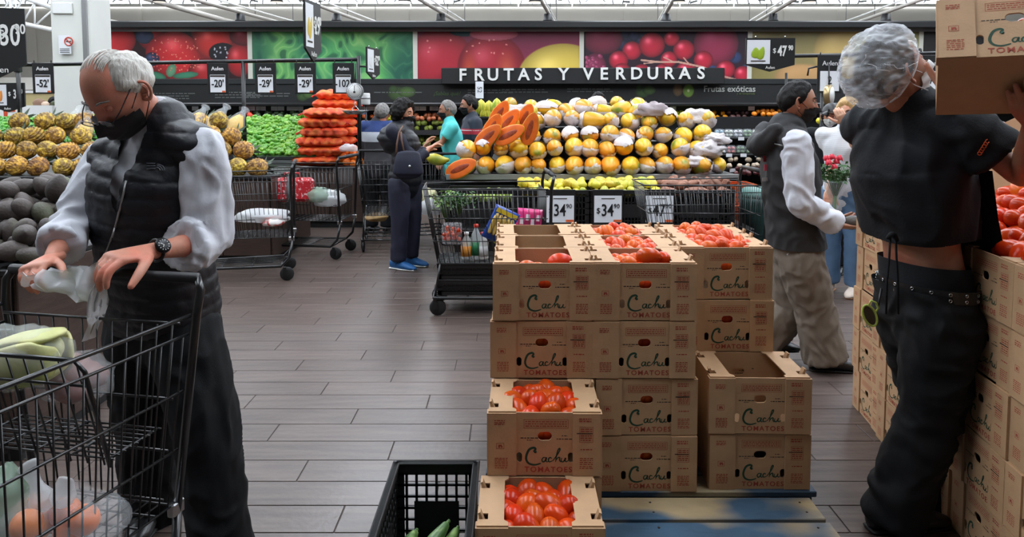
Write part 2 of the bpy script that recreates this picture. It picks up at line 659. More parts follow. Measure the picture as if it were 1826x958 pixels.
# lattice truss top left
t = thing('roof_truss', 'white lattice roof truss beside the white pillar', 'truss', P(60, 30, 15))
L0 = t.location
mb = MB()
A = [P(22, -20, 15), P(98, 18, 15), P(22, 42, 15), P(98, 55, 15)]
mb.tube([P(-60, -40, 15), P(98, 16, 15)], .045, 8); mb.tube([P(-60, 22, 15), P(98, 54, 15)], .045, 8)
mb.build('chord', M['white'], t, world=True)
mb = MB()
for a, b in (((22, -8), (40, 42)), ((40, -4), (22, 38)), ((62, 4), (62, 46)), ((40, 42), (62, 4)), ((62, 46), (96, 16)), ((0, 30), (22, -8)), ((20, -10), (20, 130))):
    mb.tube([P(a[0], a[1], 15), P(b[0], b[1], 15)], .02 if a[0] != 20 else .04, 6)
mb.build('web_bar', M['white'], t, world=True)
# second lighter truss line
t = thing('roof_truss', 'thin pale sloping roof beam right of the white pillar', 'truss', P(280, 25, 17))
MB().tube([P(165, 32, 17), P(240, 46, 17)], .045, 8).build('lower_chord', M['track'], t, world=True)
MB().tube([P(240, -8, 17), P(420, 42, 17)], .06, 8).build('chord', M['track'], t, world=True)
# white building pillar
t = MB().bx(X(99, 11), X(168, 11), 11, 11.6, 0, CZ, bev=.02).build('pillar', mk('pillar_white', (214, 214, 208), .7, var=(2, .03))); struct(t)
MB().bx(X(150, 11) + .05, X(166, 11), 10.97, 11.0, 0, CZ, bev=.01).build('edge_strip', M['grey_metal'], t)
MB().bx(X(105, 11), X(140, 11), 10.97, 11.0, Z(25, 11), Z(5, 11), bev=.01).build('access_panel', M['white'], t)
# no smoking notice
d = 10.95
sgn = thing('notice_sign', 'small no smoking notice on the white pillar', 'sign', P(122, 80, d))
MB().bx(X(112, d), X(133, d), d, d + .01, Z(96, d), Z(63, d)).build('plate', M['paper_white'], sgn, world=True)
rg = MB(); cc = P(122.5, 74, d - .004)
rg.tube([cc + Vector((math.cos(a) * .06, 0, math.sin(a) * .06)) for a in [2 * PI * k / 20 for k in range(20)]], .009, 6, closed=True)
rg.tube([cc + Vector((-.04, 0, .04)), cc + Vector((.04, 0, -.04))], .008, 6)
rg.build('prohibition_ring', mk('notice_red', (196, 60, 44), .6), sgn, world=True)
q = MB(); q.bx(cc.x - .04, cc.x + .03, d - .003, d, cc.z - .008, cc.z + .008)
for k in range(3): q.bx(X(114, d), X(131, d), d - .003, d, Z(87 + k * 3, d) - .006, Z(87 + k * 3, d) + .003)
q.build('printing', M['ink'], sgn, world=True)


# ------------------------------------------------------------------ text
def text(s, size, mat, parent, loc, rot=(PI / 2, 0, 0), name='lettering', ext=.002, offset=0.0, align='CENTER', sx=1.0, space=1.0, shear=0.0):
    cu = bpy.data.curves.new(name, 'FONT')
    cu.body = s; cu.size = size; cu.align_x = align; cu.align_y = 'CENTER'
    cu.extrude = ext; cu.offset = offset; cu.space_character = space; cu.resolution_u = 3; cu.shear = shear
    me = evaluate([bpy.data.objects.new(name, cu)])
    bpy.data.curves.remove(cu)
    me.materials.clear(); me.materials.append(mat)
    o = meshobj(name, me, parent, loc, rot, (sx, 1, 1))
    return o


# ------------------------------------------------------------------ printed posters (vertex colour prints)
class Paint:
    def __init__(s, w, h, bgc):
        s.w, s.h = w, h
        s.a = np.zeros((h, w, 3)); s.a[:] = bgc
        yy, xx = np.mgrid[0:h, 0:w]
        s.x = (xx + .5) / h; s.y = 1 - (yy + .5) / h      # y 0..1, x 0..w/h

    def mix(s, mask, col):
        m = mask[..., None]
        s.a[:] = s.a * (1 - m) + np.array(col) * m

    def ball(s, cx, cy, rx, ry, col, rot=0, hl=.35, dark=.45, tip=0, edge=.04):
        c, q = math.cos(rot), math.sin(rot)
        u = ((s.x - cx) * c + (s.y - cy) * q) / rx; v = (-(s.x - cx) * q + (s.y - cy) * c) / ry
        if tip: u = u * (1 + tip * v)
        r = np.sqrt(u * u + v * v)
        m = np.clip((1 - r) / edge, 0, 1)
        sh = 1 - dark * np.clip(r, 0, 1) ** 3
        h2 = np.exp(-((u + .3) ** 2 + (v - .35) ** 2) / .08) * hl
        colr = np.array(col)[None, None, :] * sh[..., None] + h2[..., None] * 255 * .8
        s.a[:] = s.a * (1 - m[..., None]) + np.clip(colr, 0, 255) * m[..., None]

    def stroke(s, pts, w, col):
        for (x0, y0), (x1, y1) in zip(pts[:-1], pts[1:]):
            dx, dy = x1 - x0, y1 - y0
            t = np.clip(((s.x - x0) * dx + (s.y - y0) * dy) / (dx * dx + dy * dy), 0, 1)
            r = np.hypot(s.x - x0 - t * dx, s.y - y0 - t * dy)
            s.mix(np.clip((w - r) / (w * .4), 0, 1), col)

    def blur_noise(s, sc, amp, seed):
        n = np.zeros((s.h, s.w))
        for j in range(s.h):
            for i in range(s.w):
                n[j, i] = noise.noise(Vector((s.x[j, i] * sc, s.y[j, i] * sc, seed)))
        s.a[:] = np.clip(s.a * (1 + amp * n[..., None]), 0, 255)
        return n

    def build(s, name, x0, x1, y, z0, z1, parent):
        h, w = s.h, s.w
        xs = np.linspace(x0, x1, w + 1); zs = np.linspace(z1, z0, h + 1)
        g = np.stack(np.meshgrid(xs, zs), -1)
        off = root_loc(parent)
        vs = np.zeros(((h + 1) * (w + 1), 3))
        vs[:, 0] = g[..., 0].ravel() - off.x; vs[:, 1] = y - off.y; vs[:, 2] = g[..., 1].ravel() - off.z
        i = np.arange(h * w); r, c = i // w, i % w
        q = r * (w + 1) + c
        fs = np.stack([q + w + 1, q + w + 2, q + 1, q], 1)
        me = bpy.data.meshes.new(name)
        me.from_pydata(vs.tolist(), [], fs.tolist())
        ca = me.color_attributes.new('print', 'FLOAT_COLOR', 'CORNER')
        lin = s.a.reshape(-1, 3) / 255.0
        lin = np.where(lin <= .04045, lin / 12.92, ((lin + .055) / 1.055) ** 2.4)
        cols = np.ones((h * w * 4, 4)); cols[:, :3] = np.repeat(lin, 4, 0)
        ca.data.foreach_set('color', cols.ravel())
        me.materials.append(M['print'])
        return meshobj(name, me, parent)


M['print'] = vcol_mat('poster_print', .45)


def poster_berries():
    p = Paint(230, 70, (40, 14, 18))
    R = random.Random(2)
    for k in range(16):
        p.ball(R.uniform(0, 3.3), R.uniform(0, 1), .3, .3, (150, 20, 30), hl=.15)
    p.ball(.45, .75, .5, .35, (190, 36, 40), rot=.4); p.ball(1.1, .9, .2, .16, (52, 62, 92), hl=.1)
    p.ball(1.75, .5, .62, .52, (212, 38, 44), rot=-.5, hl=.3, tip=.2); p.ball(2.55, .8, .42, .38, (205, 44, 40), hl=.3)
    p.ball(1.25, .42, .16, .15, (46, 60, 96), hl=.2); p.ball(2.75, .55, .3, .22, (20, 16, 26), hl=.0)
    p.ball(3.1, .4, .28, .36, (178, 30, 36), hl=.3); p.ball(2.4, .15, .4, .3, (168, 30, 34)); p.ball(3.2, .9, .3, .2, (110, 16, 26))
    p.ball(.5, .2, .45, .3, (170, 24, 34), hl=.2)
    p.ball(1.65, .18, .15, .1, (104, 158, 120), rot=1.1, hl=0, dark=.3); p.ball(1.95, .08, .28, .07, (62, 136, 104), rot=.1, hl=0, dark=.3); p.ball(1.35, .07, .2, .08, (70, 140, 108), rot=-.3, hl=0)
    for k in range(90):
        x, y = R.uniform(1.25, 2.25), R.uniform(.15, .85)
        p.ball(x, y, .014, .014, (235, 130, 110), hl=0, dark=0)
    for k in range(14): p.ball(R.uniform(2.55, 2.95), R.uniform(.45, .68), .018, .02, (210, 210, 220), hl=0)
    return p


def poster_lettuce():
    p = Paint(230, 70, (60, 140, 92))
    n = np.zeros((p.h, p.w)); n2 = n.copy(); n3 = n.copy()
    for j in range(p.h):
        for i in range(p.w):
            x, y = p.x[j, i], p.y[j, i]
            w = noise.noise(Vector((x * 2, y * 2, 5))) * .7
            n[j, i] = noise.noise(Vector((x * 2.2 + w, y * 1.2 + w, 1)))
            n2[j, i] = abs(noise.noise(Vector((x * 4.2 + 2 * w, y * 3.0 - w, 9))))
            n3[j, i] = noise.noise(Vector((x * .8, y * .6, 3)))
    a = np.clip(n * 1.3 + .5, 0, 1)[..., None]
    c = np.array((24, 92, 74)) * (1 - a) + np.array((92, 176, 100)) * a
    b = np.clip((n3 + .1) * 2.2, 0, 1)[..., None]
    c = c * (1 - b * .6) + np.array((132, 196, 96)) * b * .6
    v = np.clip(1 - n2 * 7, 0, 1)[..., None]
    c = c * (1 - v * .5) + np.array((170, 214, 130)) * v * .5
    dk = np.clip((n2 - .3) * 3, 0, .6)[..., None]
    p.a[:] = c * (1 - dk) + np.array((14, 60, 48)) * dk
    edge = np.clip((.5 - p.x) / .5, 0, .7)[..., None] + np.clip((p.x - 2.6) / .5, 0, .6)[..., None]
    p.a[:] = p.a * (1 - edge) + np.array((18, 78, 66)) * edge
    return p


def poster_apples():
    p = Paint(230, 70, (150, 52, 84))
    p.a[..., :] = np.array((146, 48, 80)) * (1 - .25 * p.y[..., None])
    p.ball(.45, .35, .72, .7, (172, 34, 50), hl=.16, dark=.35); p.ball(1.5, .25, .7, .72, (164, 34, 48), hl=.2, dark=.35)
    p.ball(.95, 1.0, .3, .1, (38, 70, 76), hl=0); p.ball(1.55, .95, .5, .14, (196, 92, 108), hl=.1, dark=.2)
    p.ball(1.05, .15, .2, .5, (190, 74, 50), hl=0, dark=.2, edge=.8); p.ball(1.8, .2, .25, .5, (190, 80, 60), hl=0, dark=.2, edge=.8)
    R = random.Random(5)
    for k in range(14): p.ball(R.uniform(.2, 1.9), R.uniform(.5, .85), .02, .02, (216, 130, 124), hl=0, dark=0)
    p.ball(2.9, .1, .88, .66, (226, 196, 84), rot=.12, hl=.18, dark=.28)
    p.ball(3.1, .0, .5, .3, (222, 178, 56), hl=0, dark=.1, edge=.7)
    return p


def poster_grapes():
    p = Paint(230, 70, (40, 18, 34))
    R = random.Random(8)
    for k in range(14): p.ball(R.uniform(2.6, 3.3), R.uniform(0, 1), .13, .13, (46, 62, 104), hl=.15)
    for k in range(8): p.ball(R.uniform(.7, 1.2), R.uniform(.7, 1), .12, .12, (40, 44, 70), hl=.1)
    p.ball(.35, .85, .42, .34, (120, 34, 58), hl=.1); p.ball(.2, .25, .24, .3, (134, 40, 74), hl=.15)
    for k in range(30): p.ball(.2 + R.uniform(-.2, .25), .25 + R.uniform(-.25, .25), .045, .045, (164, 64, 100), hl=.3)
    p.ball(2.65, .75, .46, .48, (150, 42, 74), hl=.12)
    for x, y, r in ((.95, .6, .2), (1.35, .72, .27), (.68, .4, .2), (.75, .15, .19), (1.15, .12, .2), (1.6, .12, .22), (2.05, .15, .22), (2.0, .62, .22), (1.75, .85, .16), (2.4, .4, .2), (2.85, .2, .2), (3.2, .1, .18), (1.7, .42, .17), (2.5, .08, .16)):
        p.ball(x, y, r, r, (196, 34, 58), hl=.4, dark=.5)
    p.stroke([(1.15, .4), (1.5, .36), (1.9, .36), (2.4, .25), (2.8, .06), (3.2, -.05)], .025, (206, 160, 140))
    p.stroke([(1.2, .33), (1.5, .36)], .015, (206, 160, 140)); p.stroke([(2.0, .45), (2.1, .33)], .015, (206, 160, 140)); p.stroke([(1.6, .46), (1.8, .36)], .015, (206, 160, 140))
    return p


def poster_melon():
    p = Paint(230, 70, (128, 116, 74))
    p.ball(1.75, .55, .55, .7, (186, 158, 96), hl=.05, dark=.25, edge=.1); p.ball(2.7, .55, .7, .72, (176, 170, 104), hl=.08, dark=.2, edge=.05)
    p.ball(.4, .2, .5, .5, (150, 136, 80), hl=.1, dark=.2, edge=.3); p.ball(1.0, .05, .6, .3, (196, 152, 100), hl=0, dark=.2, edge=.2)
    p.blur_noise(1.2, .25, 2)
    return p


def poster_dark():
    p = Paint(230, 70, (26, 22, 24))
    p.ball(.6, .25, .5, .4, (150, 60, 66), hl=.1); p.ball(.5, .1, .4, .24, (200, 140, 80), hl=0); p.ball(1.6, .5, .5, .5, (170, 60, 60)); p.ball(2.5, .4, .6, .5, (196, 150, 70))
    return p


WD = 13.0            # distance of the produce wall
wall = thing('produce_wall_cabinet', 'long black wall cabinet of produce shelves under fruit posters', 'display cabinet', (0, WD + .4, 0))
ZT = Z(42, WD)
off = dict(world=True)
wx0, wx1 = X(172, WD), 12.5
MB().bx(wx0, wx1, WD + .03, WD + .9, 0, ZT).build('backing', M['board_black'], wall, **off)
MB().bx(wx0 - .02, wx1, WD - .25, WD + .03, Z(53, WD), ZT + .02, bev=.02).build('cornice', M['black_metal'], wall, **off)
MB().bx(wx0 - .02, wx1, WD - .02, WD + .03, Z(56.5, WD), Z(53, WD)).build('cornice_trim', M['grey_metal'], wall, **off)
edges = [(172, 446), (454, 738), (746, 1032), (1042, 1329), (1337, 1631), (1641, 1935)]
for (a, b), fn, nm in zip(edges, (poster_berries, poster_lettuce, poster_apples, poster_grapes, poster_melon, poster_dark), ('berry', 'lettuce', 'apple', 'grape', 'melon', 'dark_fruit')):
    o = fn().build('poster', X(a, WD), X(b, WD), WD + .0, Z(141, WD), Z(56.5, WD), wall)
    o['label'] = nm.replace('_', ' ') + ' photograph poster'
for a in (446, 738, 1032, 1329, 1631):
    MB().bx(X(a, WD), X(a + 8, WD), WD - .015, WD + .03, Z(141, WD), Z(56.5, WD)).build('poster_divider', mk('divider_cream_%d' % a, (206, 204, 192), .6), wall, **off)
MB().bx(wx0, wx1, WD - .12, WD + .03, Z(151, WD), Z(141, WD), bev=.01).build('lower_fascia', mk('fascia_dark', (30, 33, 35), .5), wall, **off)
# projecting letter board
dd = WD - .3
MB().bx(X(788, dd), X(1290, dd), dd, WD, Z(150, dd), Z(121, dd), bev=.01).build('letter_board', M['board_black'], wall, **off)
letter_m = mk('letter_white', (226, 226, 222), .5)
lx = [825, 854, 879, 907, 934, 960, 1005, 1049, 1077, 1106, 1135, 1164, 1193, 1221, 1250]
for ch, px in zip('FRUTASYVERDURAS', lx):
    o = text(ch, .29, letter_m, wall, P(px, 134.5 - (px - 825) * .008, dd - .02) - wall.location, name='letter', ext=.012, offset=.006)
# information band
MB().bx(wx0, wx1, WD - .1, WD + .03, Z(184, WD), Z(151, WD)).build('information_band', mk('band_black', (20, 21, 22), .5), wall, **off)
grey_t = mk('band_text_grey', (178, 178, 172), .6)
dim_t = mk('band_text_dim', (96, 98, 96), .6)
bt = lambda s, px, py, sz, m, **k: text(s, sz, m, wall, P(px, py, WD - .11) - wall.location, ext=.001, **k)
bt('Lechugas', 618, 168, .16, grey_t, align='CENTER')
bt('Frutas exóticas', 1301, 159, .15, grey_t, offset=.002)
bt('y de temporada', 1330, 167, .05, mk('band_text_olive', (96, 110, 60), .6))
bt('¡Sabías qué?', 797, 167, .1, mk('band_text_green', (62, 84, 40), .6), shear=.2)
lines = MB()
R = random.Random(4)
for px, py, n in ((420, 168, 3), (475, 170, 2), (865, 164, 2), (925, 163, 2), (1040, 162, 2), (700, 168, 1), (300, 170, 3)):
    for k in range(n):
        x = X(px - 30, WD); yy = Z(py - 3 + k * 4.5, WD)
        while x < X(px + 45, WD):
            w = R.uniform(.03, .12)
            lines.bx(x, x + w, WD - .104, WD - .1, yy - .008, yy + .008); x += w + .02
lines.build('small_print', dim_t, wall, **off)
gp = Paint(60, 40, (20, 21, 22))
gp.ball(.5, .5, .45, .4, (58, 84, 40), hl=0, dark=.6); gp.ball(.9, .6, .4, .3, (70, 98, 46), hl=0, dark=.5); gp.ball(.3, .75, .2, .2, (50, 76, 36), hl=0)
for px, pw, py0, py1 in ((550, 18, 158, 184), (722, 30, 151, 184), (1150, 22, 150, 178)):
    gp.build('leaf_print', X(px - pw, WD), X(px + pw, WD), WD - .102, Z(py1, WD), Z(py0, WD), wall)
kp = Paint(60, 30, (20, 21, 22)); kp.ball(.5, .55, .38, .42, (110, 84, 54), hl=.05); kp.ball(1.3, .5, .45, .45, (120, 92, 56), hl=0); kp.ball(1.3, .5, .4, .4, (112, 150, 56), hl=0, dark=.2); kp.ball(1.3, .5, .12, .12, (206, 212, 160), hl=0)
kp.build('kiwi_print', X(1193, WD), X(1240, WD), WD - .102, Z(176, WD), Z(148, WD), wall)
# canopy, price rail and shelves
MB().bx(wx0, wx1, WD - .55, WD + .03, Z(190, WD), Z(184, WD), bev=.015).build('canopy', M['black_metal'], wall, **off)
for zz, dep in ((1.12, .75), (.72, .9), (.3, 1.0)):
    MB().bx(wx0, wx1, WD - dep, WD + .03, zz, zz + .04, bev=.01).build('shelf', M['black_metal'], wall, **off)
    MB().bx(wx0, wx1, WD - dep - .012, WD - dep, zz - .03, zz + .05).build('price_rail', mk('rail_%d' % int(zz * 100), (30, 30, 32), .5), wall, **off)
MB().bx(wx0, wx1, WD - 1.0, WD - .95, 0, .3).build('kick_plate', M['black_metal'], wall, **off)
MB().bx(wx0, wx1, WD - .35, WD + .0, Z(197, WD), Z(184.2, WD)).build('upper_price_rail', M['black'], wall, **off)
cd = MB().bx(-.055, .055, -.004, .004, -.06, .06).mesh('price_card', M['paper_white'])
R = random.Random(11)
for px in [432, 442, 449, 462, 468, 489, 501, 517, 526, 535, 565, 573, 580, 650, 660, 672, 742, 754, 772, 776, 900, 1090, 1200, 1340] + [180 + i * 21 for i in range(9)]:
    meshobj('price_card', cd, wall, P(px, 191, WD - .37) - wall.location)
# produce on the wall shelves (too small and many to count)
sph = MB().ellipsoid((0, 0, 0), 1, seg=6, rings=4)


def heap_stuff(name, label, cat, px0, px1, py0, py1, d0, d1, r, mat, seed, jitter=.5, loc=None):
    R = random.Random(seed)
    mb = MB()
    n = 0
    wpx = 2 * r * F_PX / d0
    cols = max(2, int((px1 - px0) / wpx)); rows = max(2, int((py1 - py0) / (wpx * .8)))
    for j in range(rows):
        for i in range(cols):
            t = (j + .5) / rows
            d = d0 + (d1 - d0) * (1 - t)
            p = P(px0 + (i + .5 + R.uniform(-jitter, jitter)) * (px1 - px0) / cols, py0 + (py1 - py0) * t + R.uniform(-1, 1), d)
            e = Euler((R.random() * 3, R.random() * 3, 0)).to_matrix()
            k = r * R.uniform(.85, 1.15)
            mb.add([p + e @ Vector((v[0] * k, v[1] * k, v[2] * k * 1.15)) for v in sph.v], sph.f, 0, True)
    base = P((px0 + px1) / 2, py1, d0)
    o = bpy.data.objects.new(name, mb.mesh(name, mat, base, fix=False)); COL.objects.link(o)
    o.location = base
    o['kind'] = 'stuff'
    return tag(o, label, cat)


fm = lambda n, c, **k: mk(n, c, .4, rnd=0, var=(9, .35), **k)
WF = WD - .72
for a in [
    ('yellow_pepper_heap', 'yellow green fruit on the wall shelf behind the papaya pile', 'fruit', 1200, 1262, 196, 214, WF, WD - .2, .05, (188, 196, 50)),
    ('orange_heap', 'column of small oranges right of the papaya pile', 'fruit', 1272, 1296, 197, 248, WF - .3, WD - .2, .045, (232, 150, 28)),
    ('plum_heap', 'dark plums on the wall shelf beside the oranges', 'fruit', 1298, 1344, 196, 222, WF, WD - .2, .04, (78, 42, 40)),
    ('apricot_heap', 'bright orange fruit at wall shelf behind the walking man', 'fruit', 1342, 1392, 195, 207, WF, WD - .3, .045, (226, 128, 26)),
    ('green_pear_heap', 'green pears on wall shelf between the shoppers', 'fruit', 742, 796, 214, 262, WF, WD - .2, .05, (140, 152, 62)),
    ('peach_heap', 'red brown peaches on wall shelf between the shoppers', 'fruit', 742, 800, 203, 214, WF, WD - .2, .045, (156, 84, 50)),
    ('tangerine_heap', 'tangerines on wall shelf beside the blue jacket shopper', 'fruit', 640, 664, 203, 232, WF, WD - .2, .045, (216, 98, 34)),
    ('red_pepper_heap', 'red peppers on wall shelf left of the limes', 'pepper', 428, 452, 199, 210, WF, WD - .2, .05, (200, 66, 44)),
    ('celery_heap', 'dark green leaves on wall shelf above the limes', 'vegetable', 455, 560, 198, 210, WF, WD - .2, .05, (48, 70, 34)),
    ('lemon_heap', 'lemons on wall shelf behind the turquoise shirt man', 'fruit', 690, 700, 205, 225, WF, WD - .2, .05, (210, 206, 40)),
    ('yellow_flower_heap', 'yellow produce bags behind the walking man', 'produce', 1462, 1500, 196, 250, 9.5, 10.2, .06, (222, 208, 50)),
]:
    heap_stuff(*a[:-1], fm(a[0] + '_mat', a[-1]), hash(a[0]) % 1000 if False else len(a[0]) * 7 + a[3])
# ------------------------------------------------------------------ tomato cartons
BW, BD, BH = .353, .279, .203
T = .005


def bool_mesh(name, base, cutters, mats):
    o = bpy.data.objects.new(name, base.mesh(name, mats))
    cs = []
    for c_ in cutters:
        k = bpy.data.objects.new('cutter', c_.mesh('cutter', mats))
        md = o.modifiers.new('b', 'BOOLEAN'); md.operation = 'DIFFERENCE'; md.object = k; md.solver = 'EXACT'
        cs.append(k)
    me = evaluate([o] + cs)
    me.name = name
    return me


def stadium(cx, cz, w, h, y0, y1):
    """rounded slot running along y"""
    pts = []
    r = min(w, h) / 2
    for k in range(16):
        a = 2 * PI * k / 16
        pts.append((cx + math.copysign(max(w / 2 - r, 0), math.cos(a)) + r * math.cos(a), cz + math.copysign(max(h / 2 - r, 0), math.sin(a)) + r * math.sin(a)))
    Mx = Matrix(((1, 0, 0, 0), (0, 0, 1, y0), (0, 1, 0, 0), (0, 0, 0, 1)))
    return MB().prism(pts, Mx, y1 - y0)


# local frame: x 0..BW, y 0 (front)..BD, z 0..BH
base = MB().bx(0, BW, 0, BD, 0, BH)
cut = [MB().bx(T, BW - T, T, BD - T, T, BH + .1),
       stadium(.503 * BW, BH * .624, .045, .029, -.05, BD + .05),
       stadium(.275 * BW, BH * .285, .018, .032, -.05, .04), stadium(.735 * BW, BH * .285, .018, .032, -.05, .04)]
shell_me = bool_mesh('shell', base, cut, [M['kraft']])
SI = .248 * BW       # inner edge of side strips / ledges
flap = MB()
flap_me_l = MB().bx(-.001, SI, -.006, .0, .001, BH - .001).bx(-.0045, 0, -.006, .03, .001, BH - .001).mesh('side_flap', M['kraft'])
flap_me_r = MB().bx(BW - SI, BW + .001, -.006, .0, .001, BH - .001).bx(BW, BW + .0045, -.006, .03, .001, BH - .001).mesh('side_flap', M['kraft'])


def ledge(sgn):
    pts = [(0, 0), (SI, 0), (SI, .018), (SI - .012, .03), (SI - .012, BD - .03), (SI, BD - .018), (SI, BD), (0, BD)]
    if sgn > 0:
        pts = [(BW - x, y) for x, y in pts][::-1]
    me_base = MB().prism(pts, Matrix.Translation((0, 0, BH)), .004)
    cs = []
    for fy in (.17, .78):
        xc = .017 if sgn < 0 else BW - .017
        cs.append(MB().box((xc, BD * fy, BH), (.026, .03, .03)))
    return bool_mesh('ledge', me_base, cs, [M['kraft']])


ledge_l, ledge_r = ledge(-1), ledge(1)
tab_me = MB().box((0, 0, .004), (.008, .026, .036), Euler((0, .35, 0)).to_matrix()).mesh('locking_tab', M['kraft'])
FX = lambda px: (px - 45) / 715 * BW          # photo crop coordinates -> box face
FZ = lambda py: BH - (py - 60) / 425 * BH
FM = Matrix(((1, 0, 0, 0), (0, 0, 1, -.0006), (0, 1, 0, 0), (0, 0, 0, 1)))     # (x,y,0) -> front face
FS = Matrix(((1, 0, 0, 0), (0, 0, 1, -.0067), (0, 1, 0, 0), (0, 0, 0, 1)))     # on the side strips


def script(mb, pts, w, sub=6):
    q = catmull([(FX(a), FZ(b)) for a, b in pts], sub)
    n = len(q)
    ws = [w * (.55 + .75 * math.sin(PI * min(1, (i + 1) / n)) ** .7) for i in range(n)]
    mb.ribbon([tuple(v) for v in q], ws, FM)


cach = MB()
script(cach, [(348, 332), (336, 322), (346, 306), (332, 298), (306, 310), (290, 342), (286, 376), (302, 404), (338, 415), (380, 404)], .0058)
cach.lathe([(0, 0), (.0042, 0), (.0042, .0003)], FM @ Vector((FX(345), FZ(326), 0)), Euler((PI / 2, 0, 0)).to_matrix(), 10)
script(cach, [(414, 366), (398, 364), (387, 378), (392, 393), (406, 388), (416, 364), (413, 386), (420, 394), (428, 388)], .0034)
script(cach, [(450, 370), (438, 364), (428, 378), (434, 393), (456, 386)], .0034)
script(cach, [(456, 386), (480, 352), (500, 316), (500, 302), (490, 312), (480, 350), (474, 394)], .0034)
script(cach, [(476, 382), (488, 366), (500, 364), (500, 382), (508, 392), (514, 384)], .0034)
script(cach, [(514, 366), (510, 384), (520, 393), (533, 380), (538, 365), (534, 384), (544, 392), (554, 382)], .0034)
cachu_me = cach.mesh('brand_script', M['print_green'], fix=False)

tom_o = text('TOMATOES', .0245, M['print_red'], None, (0, 0, 0), ext=.0002, offset=.0004, space=1.22)
tom_me = tom_o.data
bpy.data.objects.remove(tom_o)

pr = MB()


def outline(mb, x0, y0, x1, y1, Mx, w=.0013):
    a, b, c_, d_ = FX(x0), FX(x1), FZ(y1), FZ(y0)
    mb.quad2(a, c_, b, c_ + w, Mx); mb.quad2(a, d_ - w, b, d_, Mx); mb.quad2(a, c_, a + w, d_, Mx); mb.quad2(b - w, c_, b, d_, Mx)


RB = random.Random(21)


def lines2(mb, x0, x1, ys, Mx, w=.0016):
    for yy in ys:
        x = x0
        while x < x1:
            k = RB.uniform(8, 26)
            mb.quad2(FX(x), FZ(yy) - w, FX(min(x + k, x1)), FZ(yy) + w, Mx); x += k + 5


outline(pr, 270, 106, 555, 166, FM)
lines2(pr, 280, 545, (121, 136, 151), FM)
lines2(pr, 82, 150, (110, 124, 136), FS); outline(pr, 95, 262, 145, 302, FS); lines2(pr, 108, 135, (278, 288), FS, .0024)
lines2(pr, 85, 168, (365, 377, 390, 403, 416, 430), FS, .0014)
lines2(pr, 622, 700, (96, 112), FS, .0022); outline(pr, 625, 150, 712, 255, FS)
lines2(pr, 632, 705, (165, 180, 195, 210, 225, 240), FS, .0018); lines2(pr, 632, 706, (303,), FS, .0018)
lines2(pr, 627, 712, (363, 376, 390, 403, 418, 430), FS, .0014)
pr_me = pr.mesh('red_printing', M['print_red'], fix=False)
dk = MB()
lines2(dk, 250, 362, (232,), FM, .0015); lines2(dk, 290, 325, (246,), FM, .0012); lines2(dk, 480, 580, (238,), FM, .0015); lines2(dk, 512, 552, (216,), FM, .0012)
dk.quad2(FX(608), FZ(198), FX(708), FZ(191), FS)
dk_me = dk.mesh('dark_printing', M['print_dark'], fix=False)


def make_carton(label):
    t = thing('tomato_carton', label, 'carton')
    meshobj('shell', shell_me, t); meshobj('side_flap', flap_me_l, t); meshobj('side_flap', flap_me_r, t)
    for me, xs in ((ledge_l, .017), (ledge_r, BW - .017)):
        o = meshobj('ledge', me, t)
        for fy in (.17, .78):
            meshobj('locking_tab', tab_me, o, (xs + (-.006 if xs < .1 else .006), BD * fy, BH), (0, 0, 0 if xs > .1 else PI))
    meshobj('brand_script', cachu_me, t)
    meshobj('product_lettering', tom_me, t, (FX(428), -.0007, FZ(447)), (PI / 2, 0, 0), (1.02, 1, 1))
    meshobj('red_printing', pr_me, t)['kind'] = 'stuff'; meshobj('dark_printing', dk_me, t)['kind'] = 'stuff'
    return t


carton0 = None
RC = random.Random(5)


def carton(x, y, z, label, group, rz=0.0, jit=1.0, rot=None):
    """x,y,z: front-left-bottom corner for rz=0"""
    global carton0
    r = rot if rot is not None else (0, 0, rz + RC.uniform(-.014, .014) * jit)
    loc = (x + RC.uniform(-.004, .004) * jit, y + RC.uniform(-.003, .003) * jit, z)
    if carton0 is None:
        carton0 = make_carton(label); carton0.location = loc; carton0.rotation_euler = r
        carton0['group'] = group
        return carton0
    return dup(carton0, loc, r, label, group)


# tomatoes
def tomato_mesh(name, mat, el, seed):
    R = random.Random(seed)
    ph = [R.uniform(0, 6) for _ in range(3)]

    def fn(v):
        a = math.atan2(v.y, v.x)
        k = 1 + .025 * math.sin(3 * a + ph[0]) + .02 * math.sin(2 * a + ph[1])
        taper = 1 - .12 * v.z
        dip = .1 * math.exp(-((v.x ** 2 + v.y ** 2) / .03)) if v.z > 0 else 0
        return Vector((v.x * k * taper, v.y * k * taper, v.z - dip))
    mb = MB().ellipsoid((0, 0, 0), (.029, .029, .029 * el), seg=18, rings=12, fn=fn)
    return mb.mesh(name, mat)


tom_meshes = [tomato_mesh('tomato', M['tomato'], e, i) for i, e in enumerate((1.25, 1.4, 1.1, 1.32))]
tom_pale = [tomato_mesh('tomato', M['tomato_pale'], e, i + 9) for i, e in enumerate((1.25, 1.42, 1.15))]
cal_me = MB()
for k in range(5):
    a = 2 * PI * k / 5
    cal_me.add([(.002 * math.cos(a + 1.5), .002 * math.sin(a + 1.5), .0005), (.011 * math.cos(a), .011 * math.sin(a), .003), (.002 * math.cos(a - 1.5), .002 * math.sin(a - 1.5), .0005)], [(0, 1, 2)])
cal_me.tube([(0, 0, -.002), (0, 0, .005)], .0018, 6)
cal_me = cal_me.mesh('calyx', M['stem_green'], fix=False)
RT = random.Random(77)


